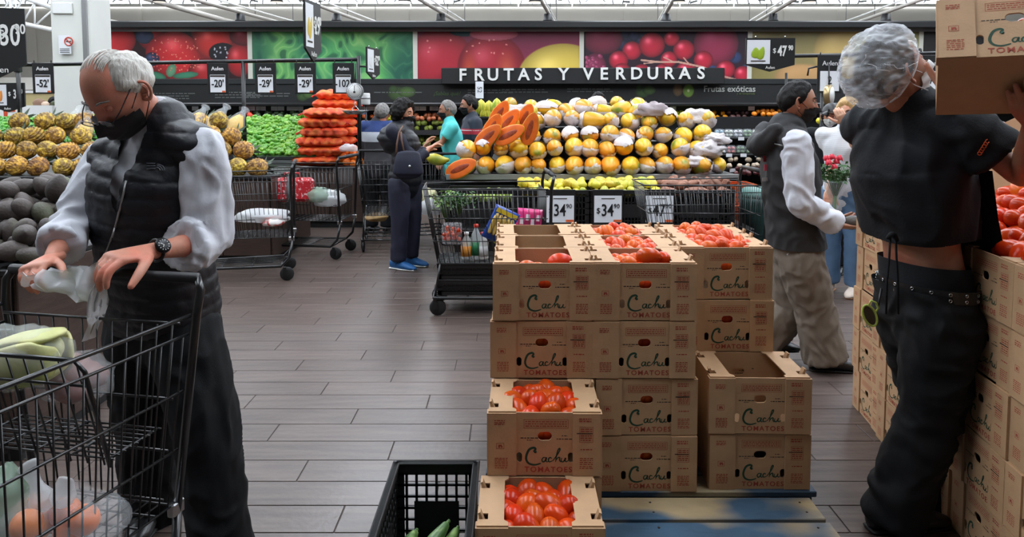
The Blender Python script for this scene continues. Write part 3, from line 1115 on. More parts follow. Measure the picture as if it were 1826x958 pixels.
def tomato(p, label, group, pale=False, k=1.0, rot=None, cal=False):
    me = RT.choice(tom_pale if pale else tom_meshes)
    o = meshobj('tomato', me, None, p, rot if rot else (RT.uniform(0.6, 2.4), RT.uniform(-.4, .4), RT.uniform(0, 6.3)), k * RT.uniform(.92, 1.08))
    tag(o, label, 'tomato', group)
    return o


def fill_box(x, y, z, level, label, group, pale=False, n=(5, 4), dome=.02, big=1.0, seed=1):
    """layer of tomatoes in a carton whose front-left-bottom corner is x,y,z"""
    R = random.Random(seed)
    x0, x1, y0, y1 = x + SI * .62, x + BW - SI * .62, y + .035, y + BD - .03
    for j in range(n[1]):
        for i in range(n[0]):
            fx = (i + .5 + (.25 if j % 2 else -.1)) / n[0]; fy = (j + .5) / n[1]
            h = level + dome * math.sin(PI * min(max(fx, 0), 1)) * math.sin(PI * fy) + R.uniform(-.008, .012)
            tomato((x0 + (x1 - x0) * fx + R.uniform(-.005, .005), y0 + (y1 - y0) * fy + R.uniform(-.005, .005), z + h), label, group, pale, big)


PZ = .14
YR = [1.955, 2.238, 2.525, 2.812, 3.098]        # fronts of the rows
XA, XB, XC = -.066, .292, .665
pos = {0: 'front', 1: 'second', 2: 'third', 3: 'fourth'}
lev = ['bottom', 'second-lowest', 'second-highest', 'top']
G = 'tomato cartons on the pallets'
cols = [('column nearest the black crate', XA, (2, 3, 4)), ('middle column', XB, (2, 3, 4)), ('column beside the walking man', XC, (3, 4))]
for cname, x, rows in cols:
    for ri in rows:
        for k in range(4):
            rn = {2: 'front', 3: 'second', 4: 'rear'}[ri] if x != XC else {3: 'front', 4: 'rear'}[ri]
            carton(x + (.006 if k in (0, 1) and x == XB else 0) - (.006 if k == 2 and x == XA else 0), YR[ri], PZ + k * (BH + .0045), '%s tomato carton of the %s row in the %s' % (lev[k], rn, cname), G)
HB = BH + .0045
for k in range(2):
    carton(XA - .012, YR[1], PZ + k * HB, ('closed lower tomato carton under the open one full of red tomatoes, second from camera', 'open tomato carton full of red tomatoes above the foremost carton')[k], G)
carton(XA - .03, YR[0], PZ, 'foremost open tomato carton beside the black plastic crate', G)
for k in range(2):
    carton(.705 - .002 * k + .008 * (1 - k), YR[2] + .015, PZ + k * HB, ('lower tomato carton of the low two-box stack with dark hole', 'empty open tomato carton atop the low two-box stack')[k], G, rz=-.01)
# tomatoes in the open cartons
zt = PZ + 3 * HB
L_ = lambda s: ('ripe plum tomato in ' + s, 'tomatoes in ' + s)
fill_box(XA - .03, YR[0], PZ, .158, *L_('the foremost open carton'), n=(4, 5), dome=.02, seed=3, big=1.22)
fill_box(XA - .012, YR[1], PZ + HB, .165, *L_('the open carton behind the foremost one'), n=(4, 5), dome=.016, seed=4, big=1.2)
fill_box(XA, YR[2], zt, .12, *L_('the front carton atop the column nearest the crate'), pale=True, n=(4, 3), dome=.01)
tomato((XA + .24, YR[2] + .08, zt + .19), *L_('the front carton atop the column nearest the crate'), True, 1.1, (1.4, 0, 1.5))
tomato((XA + .12, YR[2] + .05, zt + .172), *L_('the front carton atop the column nearest the crate'), True, 1.0, (1.4, 0, 1.8))
tomato((XA + .16, YR[2] + .05, zt + .168), *L_('the front carton atop the column nearest the crate'), True, 1.0, (1.4, 0, 1.3))
fill_box(XB, YR[2], zt, .15, *L_('the front carton atop the middle column'), pale=True, n=(5, 4), dome=.02)
tomato((XB + .2, YR[2] + .07, zt + .212), *L_('the front carton atop the middle column'), False, 1.25, (1.5, 0, 1.35))
tomato((XB + .255, YR[2] + .09, zt + .2), *L_('the front carton atop the middle column'), False, 1.0, (1.4, 0, .6))
for ri, nm in ((3, 'the second row carton atop the middle column'), (4, 'the rear row carton atop the middle column')):
    fill_box(XB, YR[ri], zt, .165, *L_(nm), pale=True, n=(5, 4), dome=.025, seed=ri)
fill_box(XC, YR[3], zt, .175, *L_('the front carton beside the walking man'), pale=True, n=(5, 4), dome=.032, seed=8)
fill_box(XC, YR[4], zt, .175, *L_('the rear carton beside the walking man'), pale=True, n=(5, 4), dome=.028, seed=9)
# one or two behind each hand hole
for cname, x, rows in cols:
    ri = rows[0]
    for k in range(4):
        if x == XA and k < 2:
            continue
        for dx in (-.016, .02):
            tomato((x + .503 * BW + dx, YR[ri] + .045, PZ + k * HB + BH * .6), 'ripe tomato glimpsed through a carton hand hole of the ' + cname, 'tomatoes behind hand holes', True, 1.0, (1.3, 0, 1.5))
for dx in (-.016, .02):
    tomato((XA - .012 + .503 * BW + dx, YR[1] + .045, PZ + HB + BH * .6), 'ripe tomato glimpsed through the hand hole of the second carton', 'tomatoes in the second carton hole', False, 1.0, (1.3, 0, 1.5))

# ------------------------------------------------------------------ right-hand wall of cartons
GR = 'tomato cartons stacked behind the worker'
RANG = .135                     # the stack runs slightly toward the camera axis
RO = Vector((1.735, 3.63, 0))
RU = Vector((-math.sin(RANG), -math.cos(RANG), 0)); RV = Vector((math.cos(RANG), -math.sin(RANG), 0))
names_r = ['far end column', 'second column from far end', 'third column from far end', 'fourth column from far end', 'fifth column from far end', 'column at picture edge']
lev5 = ['floor', 'second', 'third', 'fourth', 'top']
for inner in (0, 1):
    for c_ in range(6):
        for k in range(5):
            if c_ == 5 and k == 4: continue
            p = RO + RU * (c_ * (BW + .009)) + RV * (inner * (BD + .012) + (.008 if (k + c_) % 3 == 0 else 0))
            carton(p.x, p.y, k * HB, '%s level carton of the right stack%s, %s' % (lev5[k], ' inner row' if inner else '', names_r[c_]), GR + (' inner row' if inner else ''), rz=-PI / 2 - RANG, jit=.35)
# heaped tomatoes on the top right cartons
R = random.Random(31)
for c_ in range(2, 5):
    for j in range(7):
        for i in range(5):
            fx, fy = (j + .5) / 7, (i + .5) / 5
            p = RO + RU * (c_ * (BW + .009) + .01 + fy * (BW - .02)) + RV * (.045 + fx * (BD * 1.5))
            h = 4 * HB + BH - .015 + .2 * min(1, fx * 1.4) * (0.8 + .2 * math.sin(fy * PI)) + R.uniform(-.012, .012)
            gl = ('plum tomato heaped over the right stack, %s' % names_r[c_], 'heaped tomatoes on right stack, ' + names_r[c_])
            tomato((p.x + R.uniform(-.01, .01), p.y + R.uniform(-.01, .01), h), *gl, False, 1.2)
            if fx > .25:
                tomato((p.x + R.uniform(-.02, .02), p.y + R.uniform(-.02, .02), h - .055), *gl, False, 1.2)
# tilted empty carton behind the worker's arm
tc = carton(1.97, 2.95, 1.14, 'empty tomato carton lying tilted on the heaped right stack', GR, rot=(math.radians(62), math.radians(8), math.radians(25)))
# carton lifted by the worker
th = math.radians(-33)
pc = P(1673, 106, 1.99)
lift = carton(pc.x, pc.y, pc.z, 'tomato carton lifted overhead by the worker in the hairnet', 'lifted carton', rot=(th, math.radians(-1.5), math.radians(-29)), jit=0)
LIFT = Matrix.LocRotScale(Vector(lift.location), Euler(lift.rotation_euler), None)
for i in range(4):
    p = LIFT @ Vector((.06 + i * .075, .05, BH * .6))
    tomato(p, 'ripe tomato inside the lifted carton', 'tomatoes in the lifted carton', False, 1.0)

# ------------------------------------------------------------------ pallets
M['pallet'] = mk('pallet_wood', (156, 136, 102), .7, var=(5, .25), stretch=(1, 2, 2), bump=(24, .003), rgb2=(50, 78, 100), mask=(2.2, .5, .6))
M['pallet_blue'] = mk('pallet_blue', (42, 64, 84), .65, var=(6, .3), stretch=(1, 2, 2), bump=(24, .003), rgb2=(140, 126, 98), mask=(3, .54, .7))
M['nail'] = mk('nail_head', (60, 52, 46), .5, metal=.7)


def pallet(label, x0, x1, y0, y1, mats, mf, seed):
    t = thing('pallet', label, 'pallet', ((x0 + x1) / 2, (y0 + y1) / 2, 0))
    R = random.Random(seed)
    n = 7
    bw = (y1 - y0) / n
    for i in range(n):
        a = y0 + i * bw
        o = MB().bx(x0 + R.uniform(-.01, .01), x1 + R.uniform(-.012, .012), a + .006, a + bw - .012, PZ - .022, PZ - R.uniform(.0005, .002), bev=.003).build('deck_board', mats[i % len(mats)], t, world=True)
        nl = MB()
        for xx in (x0 + .05, (x0 + x1) / 2, x1 - .06):
            for yy in (a + bw * .3, a + bw * .7):
                nl.lathe([(.004, PZ - .001), (.004, PZ + .0008)], (xx, yy, 0), seg=8)
        nl.build('nail', M['nail'], o, world=False).location = -root_loc(o)
    for xx in (x0 + .05, (x0 + x1) / 2, x1 - .05):
        MB().bx(xx - .045, xx + .045, y0 + .01, y1 - .01, .02, PZ - .022, bev=.003).build('stringer', mf, t, world=True)
    for yy in (y0 + .06, (y0 + y1) / 2, y1 - .06):
        MB().bx(x0, x1, yy - .05, yy + .05, 0, .02, bev=.003).build('bottom_board', mf, t, world=True)
    return t


pallet('weathered wooden pallet with blue paint under the foremost cartons', -.1, 1.06, 1.42, 2.495, [M['pallet'], M['pallet_blue'], M['pallet'], M['pallet_blue'], M['pallet_blue'], M['pallet']], M['pallet_blue'], 1)
pallet('dark blue pallet under the tall carton columns', -.09, 1.08, 2.515, 3.46, [M['pallet_blue'], M['pallet_blue'], M['pallet']], M['pallet_blue'], 2)


# ------------------------------------------------------------------ black plastic crates
def crate(name, label, loc, w, dp, h, group=None, rows=9, solid_panel=True, liner=False):
    t = thing(name, label, 'crate', loc, group=group)
    m = M['black']

    def wall(L, origin, ux, nm):
        mb = MB()
        ux = Vector(ux)
        uy = Vector((0, 0, 1)).cross(ux)
        o = Vector(origin)
        th = .008
        R3 = Matrix((ux, uy, Vector((0, 0, 1)))).transposed()

        def bar(x0, x1, z0, z1, t_=th):
            mb.box(o + ux * ((x0 + x1) / 2) + Vector((0, 0, (z0 + z1) / 2)), (x1 - x0, t_, z1 - z0), R3)
        bar(0, L, 0, .03); bar(0, L, h - .035, h, .016); bar(0, .025, 0, h); bar(L - .025, L, 0, h)
        n = max(5, int(L / .03))
        px0, px1 = L * .22, L * .78
        for i in range(1, n):
            x = i * L / n
            if solid_panel and px0 < x < px1:
                bar(x - .004, x + .004, h * .62, h - .03); bar(x - .004, x + .004, .02, h * .26)
            else:
                bar(x - .004, x + .004, .02, h - .03)
        for k in range(1, rows):
            z = k * h / rows
            if solid_panel and h * .25 < z < h * .62:
                bar(0, px0, z - .004, z + .004); bar(px1, L, z - .004, z + .004)
            else:
                bar(0, L, z - .004, z + .004)
        if solid_panel:
            bar(px0, px1, h * .25, h * .62, .006)
        mb.build(nm, m, t)
    wall(w, (-w / 2, -dp / 2, 0), (1, 0, 0), 'front_lattice'); wall(w, (-w / 2, dp / 2, 0), (1, 0, 0), 'rear_lattice')
    wall(dp, (-w / 2, -dp / 2, 0), (0, 1, 0), 'side_lattice'); wall(dp, (w / 2, -dp / 2, 0), (0, 1, 0), 'side_lattice')
    fb = MB().bx(-w / 2, w / 2, -dp / 2, dp / 2, 0, .008); fb.build('base', m, t)
    if liner: MB().bx(-w / 2 + .006, w / 2 - .006, -dp / 2 + .006, dp / 2 - .006, .008, h - .02).build('inner_tray', m, t)
    rim = MB()
    for s in (-1, 1):
        rim.bx(-w / 2 - .012, w / 2 + .012, s * dp / 2 - .012, s * dp / 2 + .012, h - .008, h, bev=.003); rim.bx(s * w / 2 - .012, s * w / 2 + .012, -dp / 2, dp / 2, h - .008, h, bev=.003)
    rim.build('rim', m, t)
    return t


crate('plastic_crate', 'open black plastic lattice crate on the floor beside the foremost carton', (-.248, 2.07, 0.0), .262, .5, .35)
# courgettes in the crate
M['zuc'] = mk('courgette_green', (70, 104, 52), .4, rgb2=(140, 168, 96), mask=(14, .5, .7), stretch=(1, 1, 5))
for i, (a, b) in enumerate((((-.3, 1.92, .2), (-.2, 2.1, .26)), ((-.22, 1.93, .2), (-.17, 2.12, .23)), ((-.34, 2.0, .19), (-.3, 2.16, .2)), ((-.26, 1.9, .17), (-.2, 2.06, .16)), ((-.18, 1.9, .13), (-.32, 2.1, .14)), ((-.3, 1.9, .1), (-.2, 2.15, .1)), ((-.33, 1.9, .05), (-.3, 2.2, .05)), ((-.2, 1.9, .05), (-.2, 2.2, .05)))):
    a, b = Vector(a), Vector(b)
    t = MB().chain([a, a.lerp(b, .3), a.lerp(b, .7), b], [.016, .024, .023, .013], seg=12).build('courgette', M['zuc'])
    tag(t, 'green courgette lying in the black lattice crate', 'courgette', 'courgettes in the crate')
    MB().chain([b - (b - a).normalized() * .004, b + (b - a).normalized() * .02], [.008, .006], seg=6, sub=2).build('stalk', M['stem_green'], t)
# ------------------------------------------------------------------ shopping carts
CARTP = {}


def make_cart(label, wire_r=.0026):
    """local: handle end at y=0, nose at y=L (+y), centred on x"""
    t = thing('shopping_cart', label, 'shopping cart')
    L = .92
    wt0, wt1 = .31, .235          # half width top, handle / nose
    wb0, wb1 = .235, .185         # half width bottom
    zt, z2, z3, z4, zb = .935, .883, .72, .55, .385
    zs = [zt, z2, z3, z4, zb]

    def hw(z, f):
        k = (z - zb) / (zt - zb)
        return (wb0 + (wt0 - wb0) * k) * (1 - f) + (wb1 + (wt1 - wb1) * k) * f

    def yf(z, f):
        k = (z - zb) / (zt - zb)
        return .02 + f * (L - .02 + (k - 1) * .1)
    for s in (-1, 1):
        mb = MB()
        for i, z in enumerate(zs):
            mb.tube([(s * hw(z, 0), yf(z, 0), z), (s * hw(z, 1), yf(z, 1), z)], wire_r * (2.2 if i == 0 else 1.5), 6)
        for k in range(22):
            f = (k + .5) / 22
            mb.tube([(s * hw(z2, f), yf(z2, f), z2), (s * hw(zb, f), yf(zb, f), zb)], wire_r, 5)
        mb.build('side_basket_wires', M['wire'], t)
    mb = MB()
    for i, z in enumerate(zs):
        mb.tube([(-hw(z, 1), yf(z, 1), z), (hw(z, 1), yf(z, 1), z)], wire_r * (2.2 if i == 0 else 1.4), 6)
    for k in range(11):
        u = -1 + 2 * (k + .5) / 11
        mb.tube([(u * hw(zt, 1), yf(zt, 1), zt), (u * hw(zb, 1), yf(zb, 1), zb)], wire_r, 5)
    mb.build('nose_basket_wires', M['wire'], t)
    mb = MB()
    for k in range(13):
        u = -1 + 2 * k / 12
        mb.tube([(u * hw(zb, 0), yf(zb, 0), zb), (u * hw(zb, 1), yf(zb, 1), zb)], wire_r, 5)
    for k in range(14):
        f = k / 13
        mb.tube([(-hw(zb, f), yf(zb, f), zb), (hw(zb, f), yf(zb, f), zb)], wire_r * 1.3, 5)
    mb.build('basket_floor_wires', M['wire'], t)
    # rear gate (hinged) and folded child seat
    mb = MB()
    for z in (zt - .02, .70, .55, zb + .02):
        mb.tube([(-hw(z, 0) + .02, .035, z), (hw(z, 0) - .02, .035, z)], wire_r * 1.6, 6)
    for k in range(12):
        u = -1 + 2 * (k + .5) / 12
        mb.tube([(u * (hw(zt, 0) - .02), .035, zt - .02), (u * (hw(zb, 0) - .02), .035, zb + .02)], wire_r, 5)
    mb.build('rear_gate_wires', M['wire'], t)
    # corner posts + handle arms
    for s in (-1, 1):
        MB().tube([(s * hw(zb, 0) * 1.0, .0, zb - .03), (s * hw(zt, 0) * 1.02, -.0, zt), (s * (wt0 + .012), -.012, 1.0), (s * (wt0 - .004), -.02, 1.03)], .012, 8).build('corner_post', M['wire'], t)
        MB().bx(s * hw(zb, 0) - .012, s * hw(zb, 0) + .012, -.02, .03, zb - .035, zb + .005, bev=.004).build('post_bracket', M['chrome'], t)
    h = MB().tube([(-wt0, -.02, 1.03), (wt0, -.02, 1.03)], .015, 10).build('handle', M['black'], t)
    MB().tube([(-.12, -.02, 1.03), (.12, -.02, 1.03)], .018, 10).build('handle_grip', M['rubber'], h)
    # chassis
    for s in (-1, 1):
        MB().tube([(s * .235, 0, zb - .03), (s * .245, .03, .2), (s * .245, .1, .13), (s * .2, .85, .13)], .013, 8).build('chassis_tube', M['wire'], t)
    mb = MB()
    for yy in (.1, .35, .6, .85):
        w = .245 - (yy - .1) * .06
        mb.tube([(-w, yy, .13), (w, yy, .13)], .009, 6)
    for k in range(7):
        u = -1 + 2 * k / 6
        mb.tube([(u * .2, .1, .14), (u * .16, .85, .14)], .0035, 5)
    mb.build('lower_rack', M['wire'], t)
    MB().tube([(-.19, .84, .13), (-.18, .8, zb)], .009, 6).tube([(.19, .84, .13), (.18, .8, zb)], .009, 6).build('front_strut', M['wire'], t)
    for x, yy in ((-.235, .07), (.235, .07), (-.19, .84), (.19, .84)):
        fk = MB().bx(x - .018, x + .018, yy - .014, yy + .014, .085, .125, bev=.004).bx(x - .02, x - .014, yy - .022, yy + .014, .045, .1).bx(x + .014, x + .02, yy - .022, yy + .014, .045, .1).build('caster_fork', M['black_metal'], t)
        Rw = Euler((0, PI / 2, 0)).to_matrix()
        wh = MB().lathe([(.02, -.012), (.056, -.012), (.0605, -.007), (.0605, .007), (.056, .012), (.02, .012)], (x, yy - .02, .0605), Rw, 18).build('caster_wheel', M['rubber'], fk)
    return t


RZ = lambda a: (0, 0, a)
# foreground cart, old man pushes it toward the camera: nose points to -y
cart_fg = make_cart('black wire shopping cart in the foreground that the old man leans over')
cart_fg.location = (-1.188, 2.06, 0); cart_fg.rotation_euler = (0, 0, PI - .2)
GC = 'black wire shopping carts'
cart_fg['group'] = GC


def cart(px, d, rz, label):
    return dup(cart_fg, (X(px, d), d, 0), (0, 0, rz), label, GC)


cart(520, 6.6, -PI / 2 + .25 + PI, 'black shopping cart with white bags just behind the old man')
cart(618, 7.5, PI / 2 - .1, 'black shopping cart holding the red dotted bag')
cart(688, 8.5, PI + .1, 'black shopping cart before the shopper in blue and white jacket')
cart(772, 7.9, .25, 'black shopping cart beyond the navy handbag woman')
cart(975, 5.5, PI / 2 + .06, 'loaded black shopping cart with grocery packs and crates below')
cart(1345, 5.75, PI / 2 + .03, 'empty black shopping cart in front of the price cards')
cart(200, 4.75, PI / 2 + .35, 'black shopping cart behind the avocado heap')

# child seat flap in the foreground cart
Cm = Matrix.LocRotScale(Vector(cart_fg.location), Euler(cart_fg.rotation_euler), None)
cp = lambda x, y, z: Cm @ Vector((x, y, z))
mb = MB()
A0, A1, B0, B1 = (-.24, .05, .62), (.24, .05, .62), (-.22, .27, .92), (.22, .27, .92)
mb.tube([(-.22, .23, .6), (-.22, .3, .87), (-.2, .31, .9), (.2, .31, .9), (.22, .3, .87), (.22, .23, .6)], .006, 8)
mb.tube([(-.22, .29, .83), (.22, .29, .83)], .004, 6); mb.tube([(-.22, .25, .68), (.22, .25, .68)], .004, 6)
for k in range(9):
    u = -.2 + .4 * k / 8
    mb.tube([(u, .305, .9), (u, .225, .6)], .0028, 5)
mb.build('child_seat_back', M['wire'], cart_fg)
mb = MB()
for k in range(9):
    f = k / 8
    mb.tube([(-.23, .05 + f * .18, .62), (.23, .05 + f * .18, .62)], .0028, 5)
for k in range(5):
    u = -.22 + .44 * k / 4
    mb.tube([(u, .05, .62), (u, .23, .62)], .004, 5)
mb.build('child_seat_base', M['wire'], cart_fg)


# ------------------------------------------------------------------ generic soft bags and produce
def lumpy(c, r, seed, amp=.12, fr=2.2, seg=20, rings=14, flat=0.0, rot=None):
    """mesh of a soft lumpy sack around c"""
    def fn(v):
        k = 1 + amp * noise.noise(Vector((v.x * fr, v.y * fr, v.z * fr)) + Vector((seed * 3.1, seed * 1.7, seed)))
        z = v.z * k
        if flat and z < -flat: z = -flat
        return Vector((v.x * k, v.y * k, z))
    return MB().ellipsoid(c, r, rot, seg, rings, fn=fn)


def soft(name, label, cat, c, r, mat, seed, group=None, amp=.12, fr=2.2, flat=0.6, parent=None):
    o = lumpy((0, 0, 0), r, seed, amp, fr, flat=flat).build(name, mat, parent)
    o.location = c
    if label:
        tag(o, label, cat, group)
    return o


M['cabbage'] = mk('cabbage_leaf', (210, 206, 150), .6, rgb2=(170, 180, 96), mask=(6, .45, .65), bump=(14, .008))
M['onion_red'] = mk('sweet_potato_skin', (142, 100, 96), .5, var=(8, .2), rnd=.1)
M['orange'] = mk('orange_peel', (236, 128, 36), .35, bump=(180, .0008), rnd=.08, rndhue=.01)
M['green_bag'] = mk('pale_green_bag', (150, 176, 156), .3, alpha=.6, bump=(20, .006))
# foreground cart contents
ZSEAT = .623
t = thing('bagged_cabbage', 'pale napa cabbage in clear bag on the cart child seat', 'cabbage', P(34, 688, 1.86))
base = t.location
R = random.Random(1)
mb = MB()
for k in range(9):
    a = k * .7
    cc = Vector((.0 + .012 * math.cos(a) * k / 3, .012 * math.sin(a) * k / 3, .07 + .004 * k))
    mb = MB()
    mb.chain([cc + Vector((-.1, 0, -.02)), cc + Vector((-.04, .01, 0)), cc + Vector((.05, 0, .005)), cc + Vector((.09, 0, .03))], [(.03, .02), (.05 - k * .002, .045), (.055, .05), (.02, .03)], seg=14)
    if k < 3:
        mb.build('leaf_layer', M['cabbage'], t)
for k in range(4):
    an = k * 1.6
    MB().chain([(-.1, .03 * math.cos(an), .06 + .03 * math.sin(an)), (0, .05 * math.cos(an), .07 + .055 * math.sin(an)), (.09, .055 * math.cos(an), .085 + .05 * math.sin(an)), (.12, .03 * math.cos(an), .1 + .04 * math.sin(an))],
               [(.02, .01), (.05, .012), (.055, .012), (.02, .006)], side=Vector((0, -math.sin(an), math.cos(an))), seg=12).build('leaf', M['cabbage'], t)
lumpy((.0, 0, .075), (.15, .085, .085), 4, .2, 3).build('clear_bag', M['bag_clear'], t)
for i, (px, py, dd_) in enumerate(((120, 690, 1.9), (150, 672, 1.93), (135, 660, 1.97))):
    c_ = P(px, py, dd_)
    o = lumpy((0, 0, 0), (.062, .04, .04), 11 + i, .2, 1.8, 14, 10, rot=Euler((0, .5 - i * .4, i)).to_matrix()).build('sweet_potato', M['onion_red'])
    o.location = c_; tag(o, 'dusky purple sweet potato in bag on the cart child seat', 'sweet potato', 'sweet potatoes in the foreground cart')
soft('produce_bag', 'thin clear bag around the sweet potatoes in the foreground cart', 'bag', P(135, 676, 1.93), (.1, .08, .07), M['bag_clear'], 8, amp=.25, fr=3)
# oranges in bag at the bottom
R = random.Random(3)
pc_ = P(100, 940, 1.72)
for k in range(9):
    c_ = pc_ + Vector((R.uniform(-.1, .1), R.uniform(-.05, .06), R.uniform(-.025, .04)))
    o = MB().ellipsoid((0, 0, 0), .037, seg=16, rings=10).build('orange', M['orange']); o.location = c_
    tag(o, 'orange inside the knotted clear bag in the foreground cart', 'orange', 'oranges in the foreground cart')
t = thing('produce_bag', 'knotted clear bag of oranges in the foreground cart', 'bag', pc_)
lumpy((0, 0, .01), (.155, .11, .085), 2, .22, 2.6, 24, 16).build('bag_film', M['bag_clear'], t)
MB().chain([(-.03, 0, .07), (-.045, 0, .11), (-.07, .01, .15)], [(.035, .03), (.015, .012), (.03, .01)], seg=10).build('bag_knot', M['bag_white'], t)
MB().chain([(.02, 0, .08), (.03, 0, .12)], [(.03, .03), (.02, .006)], seg=10).build('bag_ear', M['bag_white'], t)
soft('produce_bag', 'pale green plastic bag at the left of the foreground cart', 'bag', P(0, 905, 1.72), (.075, .08, .1), M['green_bag'], 5, amp=.25, fr=2.4)
# plastic bag held open by the old man, drooping into the cart
bag = MB()
n = 16
rowsb = []
pts_l = [P(30, 492, 2.0), P(70, 484, 2.0), P(120, 482, 1.985), P(165, 474, 1.975), P(190, 468, 1.975)]
bot = [P(50, 512, 2.02), P(90, 522, 2.0), P(150, 540, 1.99), P(170, 575, 1.99), P(150, 612, 1.99)]
top = catmull(pts_l, 5); bo = catmull(bot, 5)
vs = []; nr = 8
for i in range(len(top)):
    a, b = Vector(top[i]), Vector(bo[i])
    for k in range(nr + 1):
        f = k / nr
        p = a.lerp(b, f)
        p.y += .03 * math.sin(PI * f) * math.sin(i * .9) + .012 * math.sin(i * 1.7 + k)
        p.z += .008 * math.sin(i * 1.3 + k * .8)
        vs.append(p)
fs = []
for i in range(len(top) - 1):
    for k in range(nr):
        q = i * (nr + 1) + k
        fs.append((q, q + 1, q + nr + 2, q + nr + 1))
bag.add(vs, fs, 0, True)
back = [v + Vector((.0, .035, -.004)) for v in vs]
bag.add(back, fs, 0, True)
o = bag.build('produce_bag', M['bag_white'], fix=False)
tag(o, 'thin white produce bag the old man holds open over the cart handle', 'bag')

# ------------------------------------------------------------------ display counters and produce
M['counter'] = M['wood_dark']


def counter(name, label, px0, px1, d0, d1, ztop, boards=True, mat=None, z0=0.0):
    xa, xb = X(px0, d0), X(px1, d0)
    t = thing(name, label, 'display counter', ((xa + xb) / 2, (d0 + d1) / 2, 0))
    mat = mat or M['counter']
    MB().bx(xa, xb, d0 + .03, d1, z0, ztop - .02).build('body', M['board_black'], t, world=True)
    n = max(2, int((xb - xa) / .45))
    for i in range(n):
        a = xa + (xb - xa) * i / n; b = xa + (xb - xa) * (i + 1) / n
        MB().bx(a + .004, b - .004, d0, d0 + .03, z0 + .08, ztop - .03, bev=.004).build('front_panel', mat, t, world=True)
    MB().bx(xb, xb + .02, d0 + .03, d1, z0 + .05, ztop - .03, bev=.004).build('end_panel', mat, t, world=True)
    MB().bx(xa - .01, xb + .02, d0 - .015, d1, ztop - .03, ztop, bev=.006).build('top_edge', M['black'], t, world=True)
    return t


counter('produce_counter', 'dark counter carrying the avocado heap', -330, 2, 3.0, 3.75, .84)
counter('produce_counter', 'long dark counter carrying the pineapples', -120, 478, 7.05, 8.4, .86)
counter('produce_counter', 'dark wooden counter carrying limes and orange sacks', -100, 655, 9.25, 10.6, .78)

# avocados
M['avocado'] = mk('avocado_skin', (74, 65, 61), .6, rgb2=(84, 94, 56), mask=(2.5, .55, .72), vor=(90, .0015), rnd=.25)


def avo_mesh(i):
    def fn(v):
        k = 1 - .25 * max(v.z, 0) ** 1.5
        return Vector((v.x * k, v.y * k, v.z * (1.12 if v.z > 0 else 1)))
    return MB().ellipsoid((0, 0, 0), (.042, .04, .054 + .004 * i), seg=14, rings=10, fn=fn).mesh('avocado', M['avocado'])


am = [avo_mesh(i) for i in range(3)]
R = random.Random(12)
AXc, AY0 = X(20, 3.2), 3.05
na = 0
for lay in range(4):
    for j in range(9):
        for i in range(11):
            x = X(-110, 3.1) + i * .083 + (j % 2) * .04 + (lay % 2) * .04 + R.uniform(-.02, .02); y_ = 3.06 + j * .085 + lay * .02 + R.uniform(-.02, .02)
            # heap: rises to the back
            h = .30 * min(1, max(0, (y_ - 3.0) / .6)) * min(1, max(.15, (X(118, 3.1) + .08 - x) / .3)) + .03
            zl = .845 + .045 + lay * .075
            if zl > .9 + h or x > X(112, y_):
                continue
            o = meshobj('avocado', R.choice(am), None, (x, y_, zl + R.uniform(-.022, .022)), (R.uniform(0, 3.1), R.uniform(-1.2, 1.2), R.uniform(0, 6)), R.uniform(.95, 1.22))
            tag(o, 'dark ripe avocado in the heap beside the old man', 'avocado', 'avocados in the heap'); na += 1
tag(meshobj('avocado', am[2], None, P(72, 352, 3.55), (1.4, 0, 1.2), 1.1), 'greenish avocado topping the heap beside the old man', 'avocado')

# pineapples: tiled bodies with eyes
M['pine'] = mk('pineapple_skin', (122, 88, 44), .6, rgb2=(204, 162, 58), mask=(26, .42, .62), vor=(34, .012), rnd=.22, rndhue=.018)


def pine_mesh(seed):
    mb = MB()

    seg, rings = 22, 16
    vs = []
    for i in range(rings + 1):
        th = PI * i / rings
        for k in range(seg):
            ph = 2 * PI * k / seg
            e = .5 + .5 * math.cos(PI * (i + (k % 2)))        # diamond eyes
            r = .088 * (max(math.sin(th), 0) ** .62) * (1 + (.085 if (i + k) % 2 == 0 else -.05))
            vs.append((r * math.cos(ph + i * .0), r * math.sin(ph), .105 * math.cos(th)))
    fs = []
    for i in range(rings):
        for k in range(seg):
            k2 = (k + 1) % seg
            fs.append((i * seg + k, (i + 1) * seg + k, (i + 1) * seg + k2, i * seg + k2))
    mb.add(vs, fs)
    return mb.mesh('pineapple_body', M['pine'])


pmesh = pine_mesh(0)
cr = MB()
for ring, (n_, ln, sp_) in enumerate(((7, .13, .9), (6, .16, .55), (4, .17, .2))):
    for k in range(n_):
        a = 2 * PI * k / n_ + ring
        dx, dy = math.cos(a), math.sin(a)
        s = Vector((-dy, dx, 0)) * .014
        b0 = Vector((dx * .014, dy * .014, .1)); b1 = Vector((dx * (.02 + sp_ * .05), dy * (.02 + sp_ * .05), .1 + ln * .5)); b2 = Vector((dx * (.02 + sp_ * .1), dy * (.02 + sp_ * .1), .1 + ln * .85))
        cr.add([b0 - s, b0 + s, b1 + s * .8, b1 - s * .8, b2], [(0, 1, 2, 3), (3, 2, 4)])
crown_me = cr.mesh('crown', mk('pineapple_leaf', (54, 72, 48), .5), fix=False)
pine0 = thing('pineapple', 'whole pineapple', 'pineapple', group='pineapples on the long counter')
meshobj('pineapple_body', pmesh, pine0); meshobj('crown', crown_me, pine0)
R = random.Random(9)
first = True
spots = []
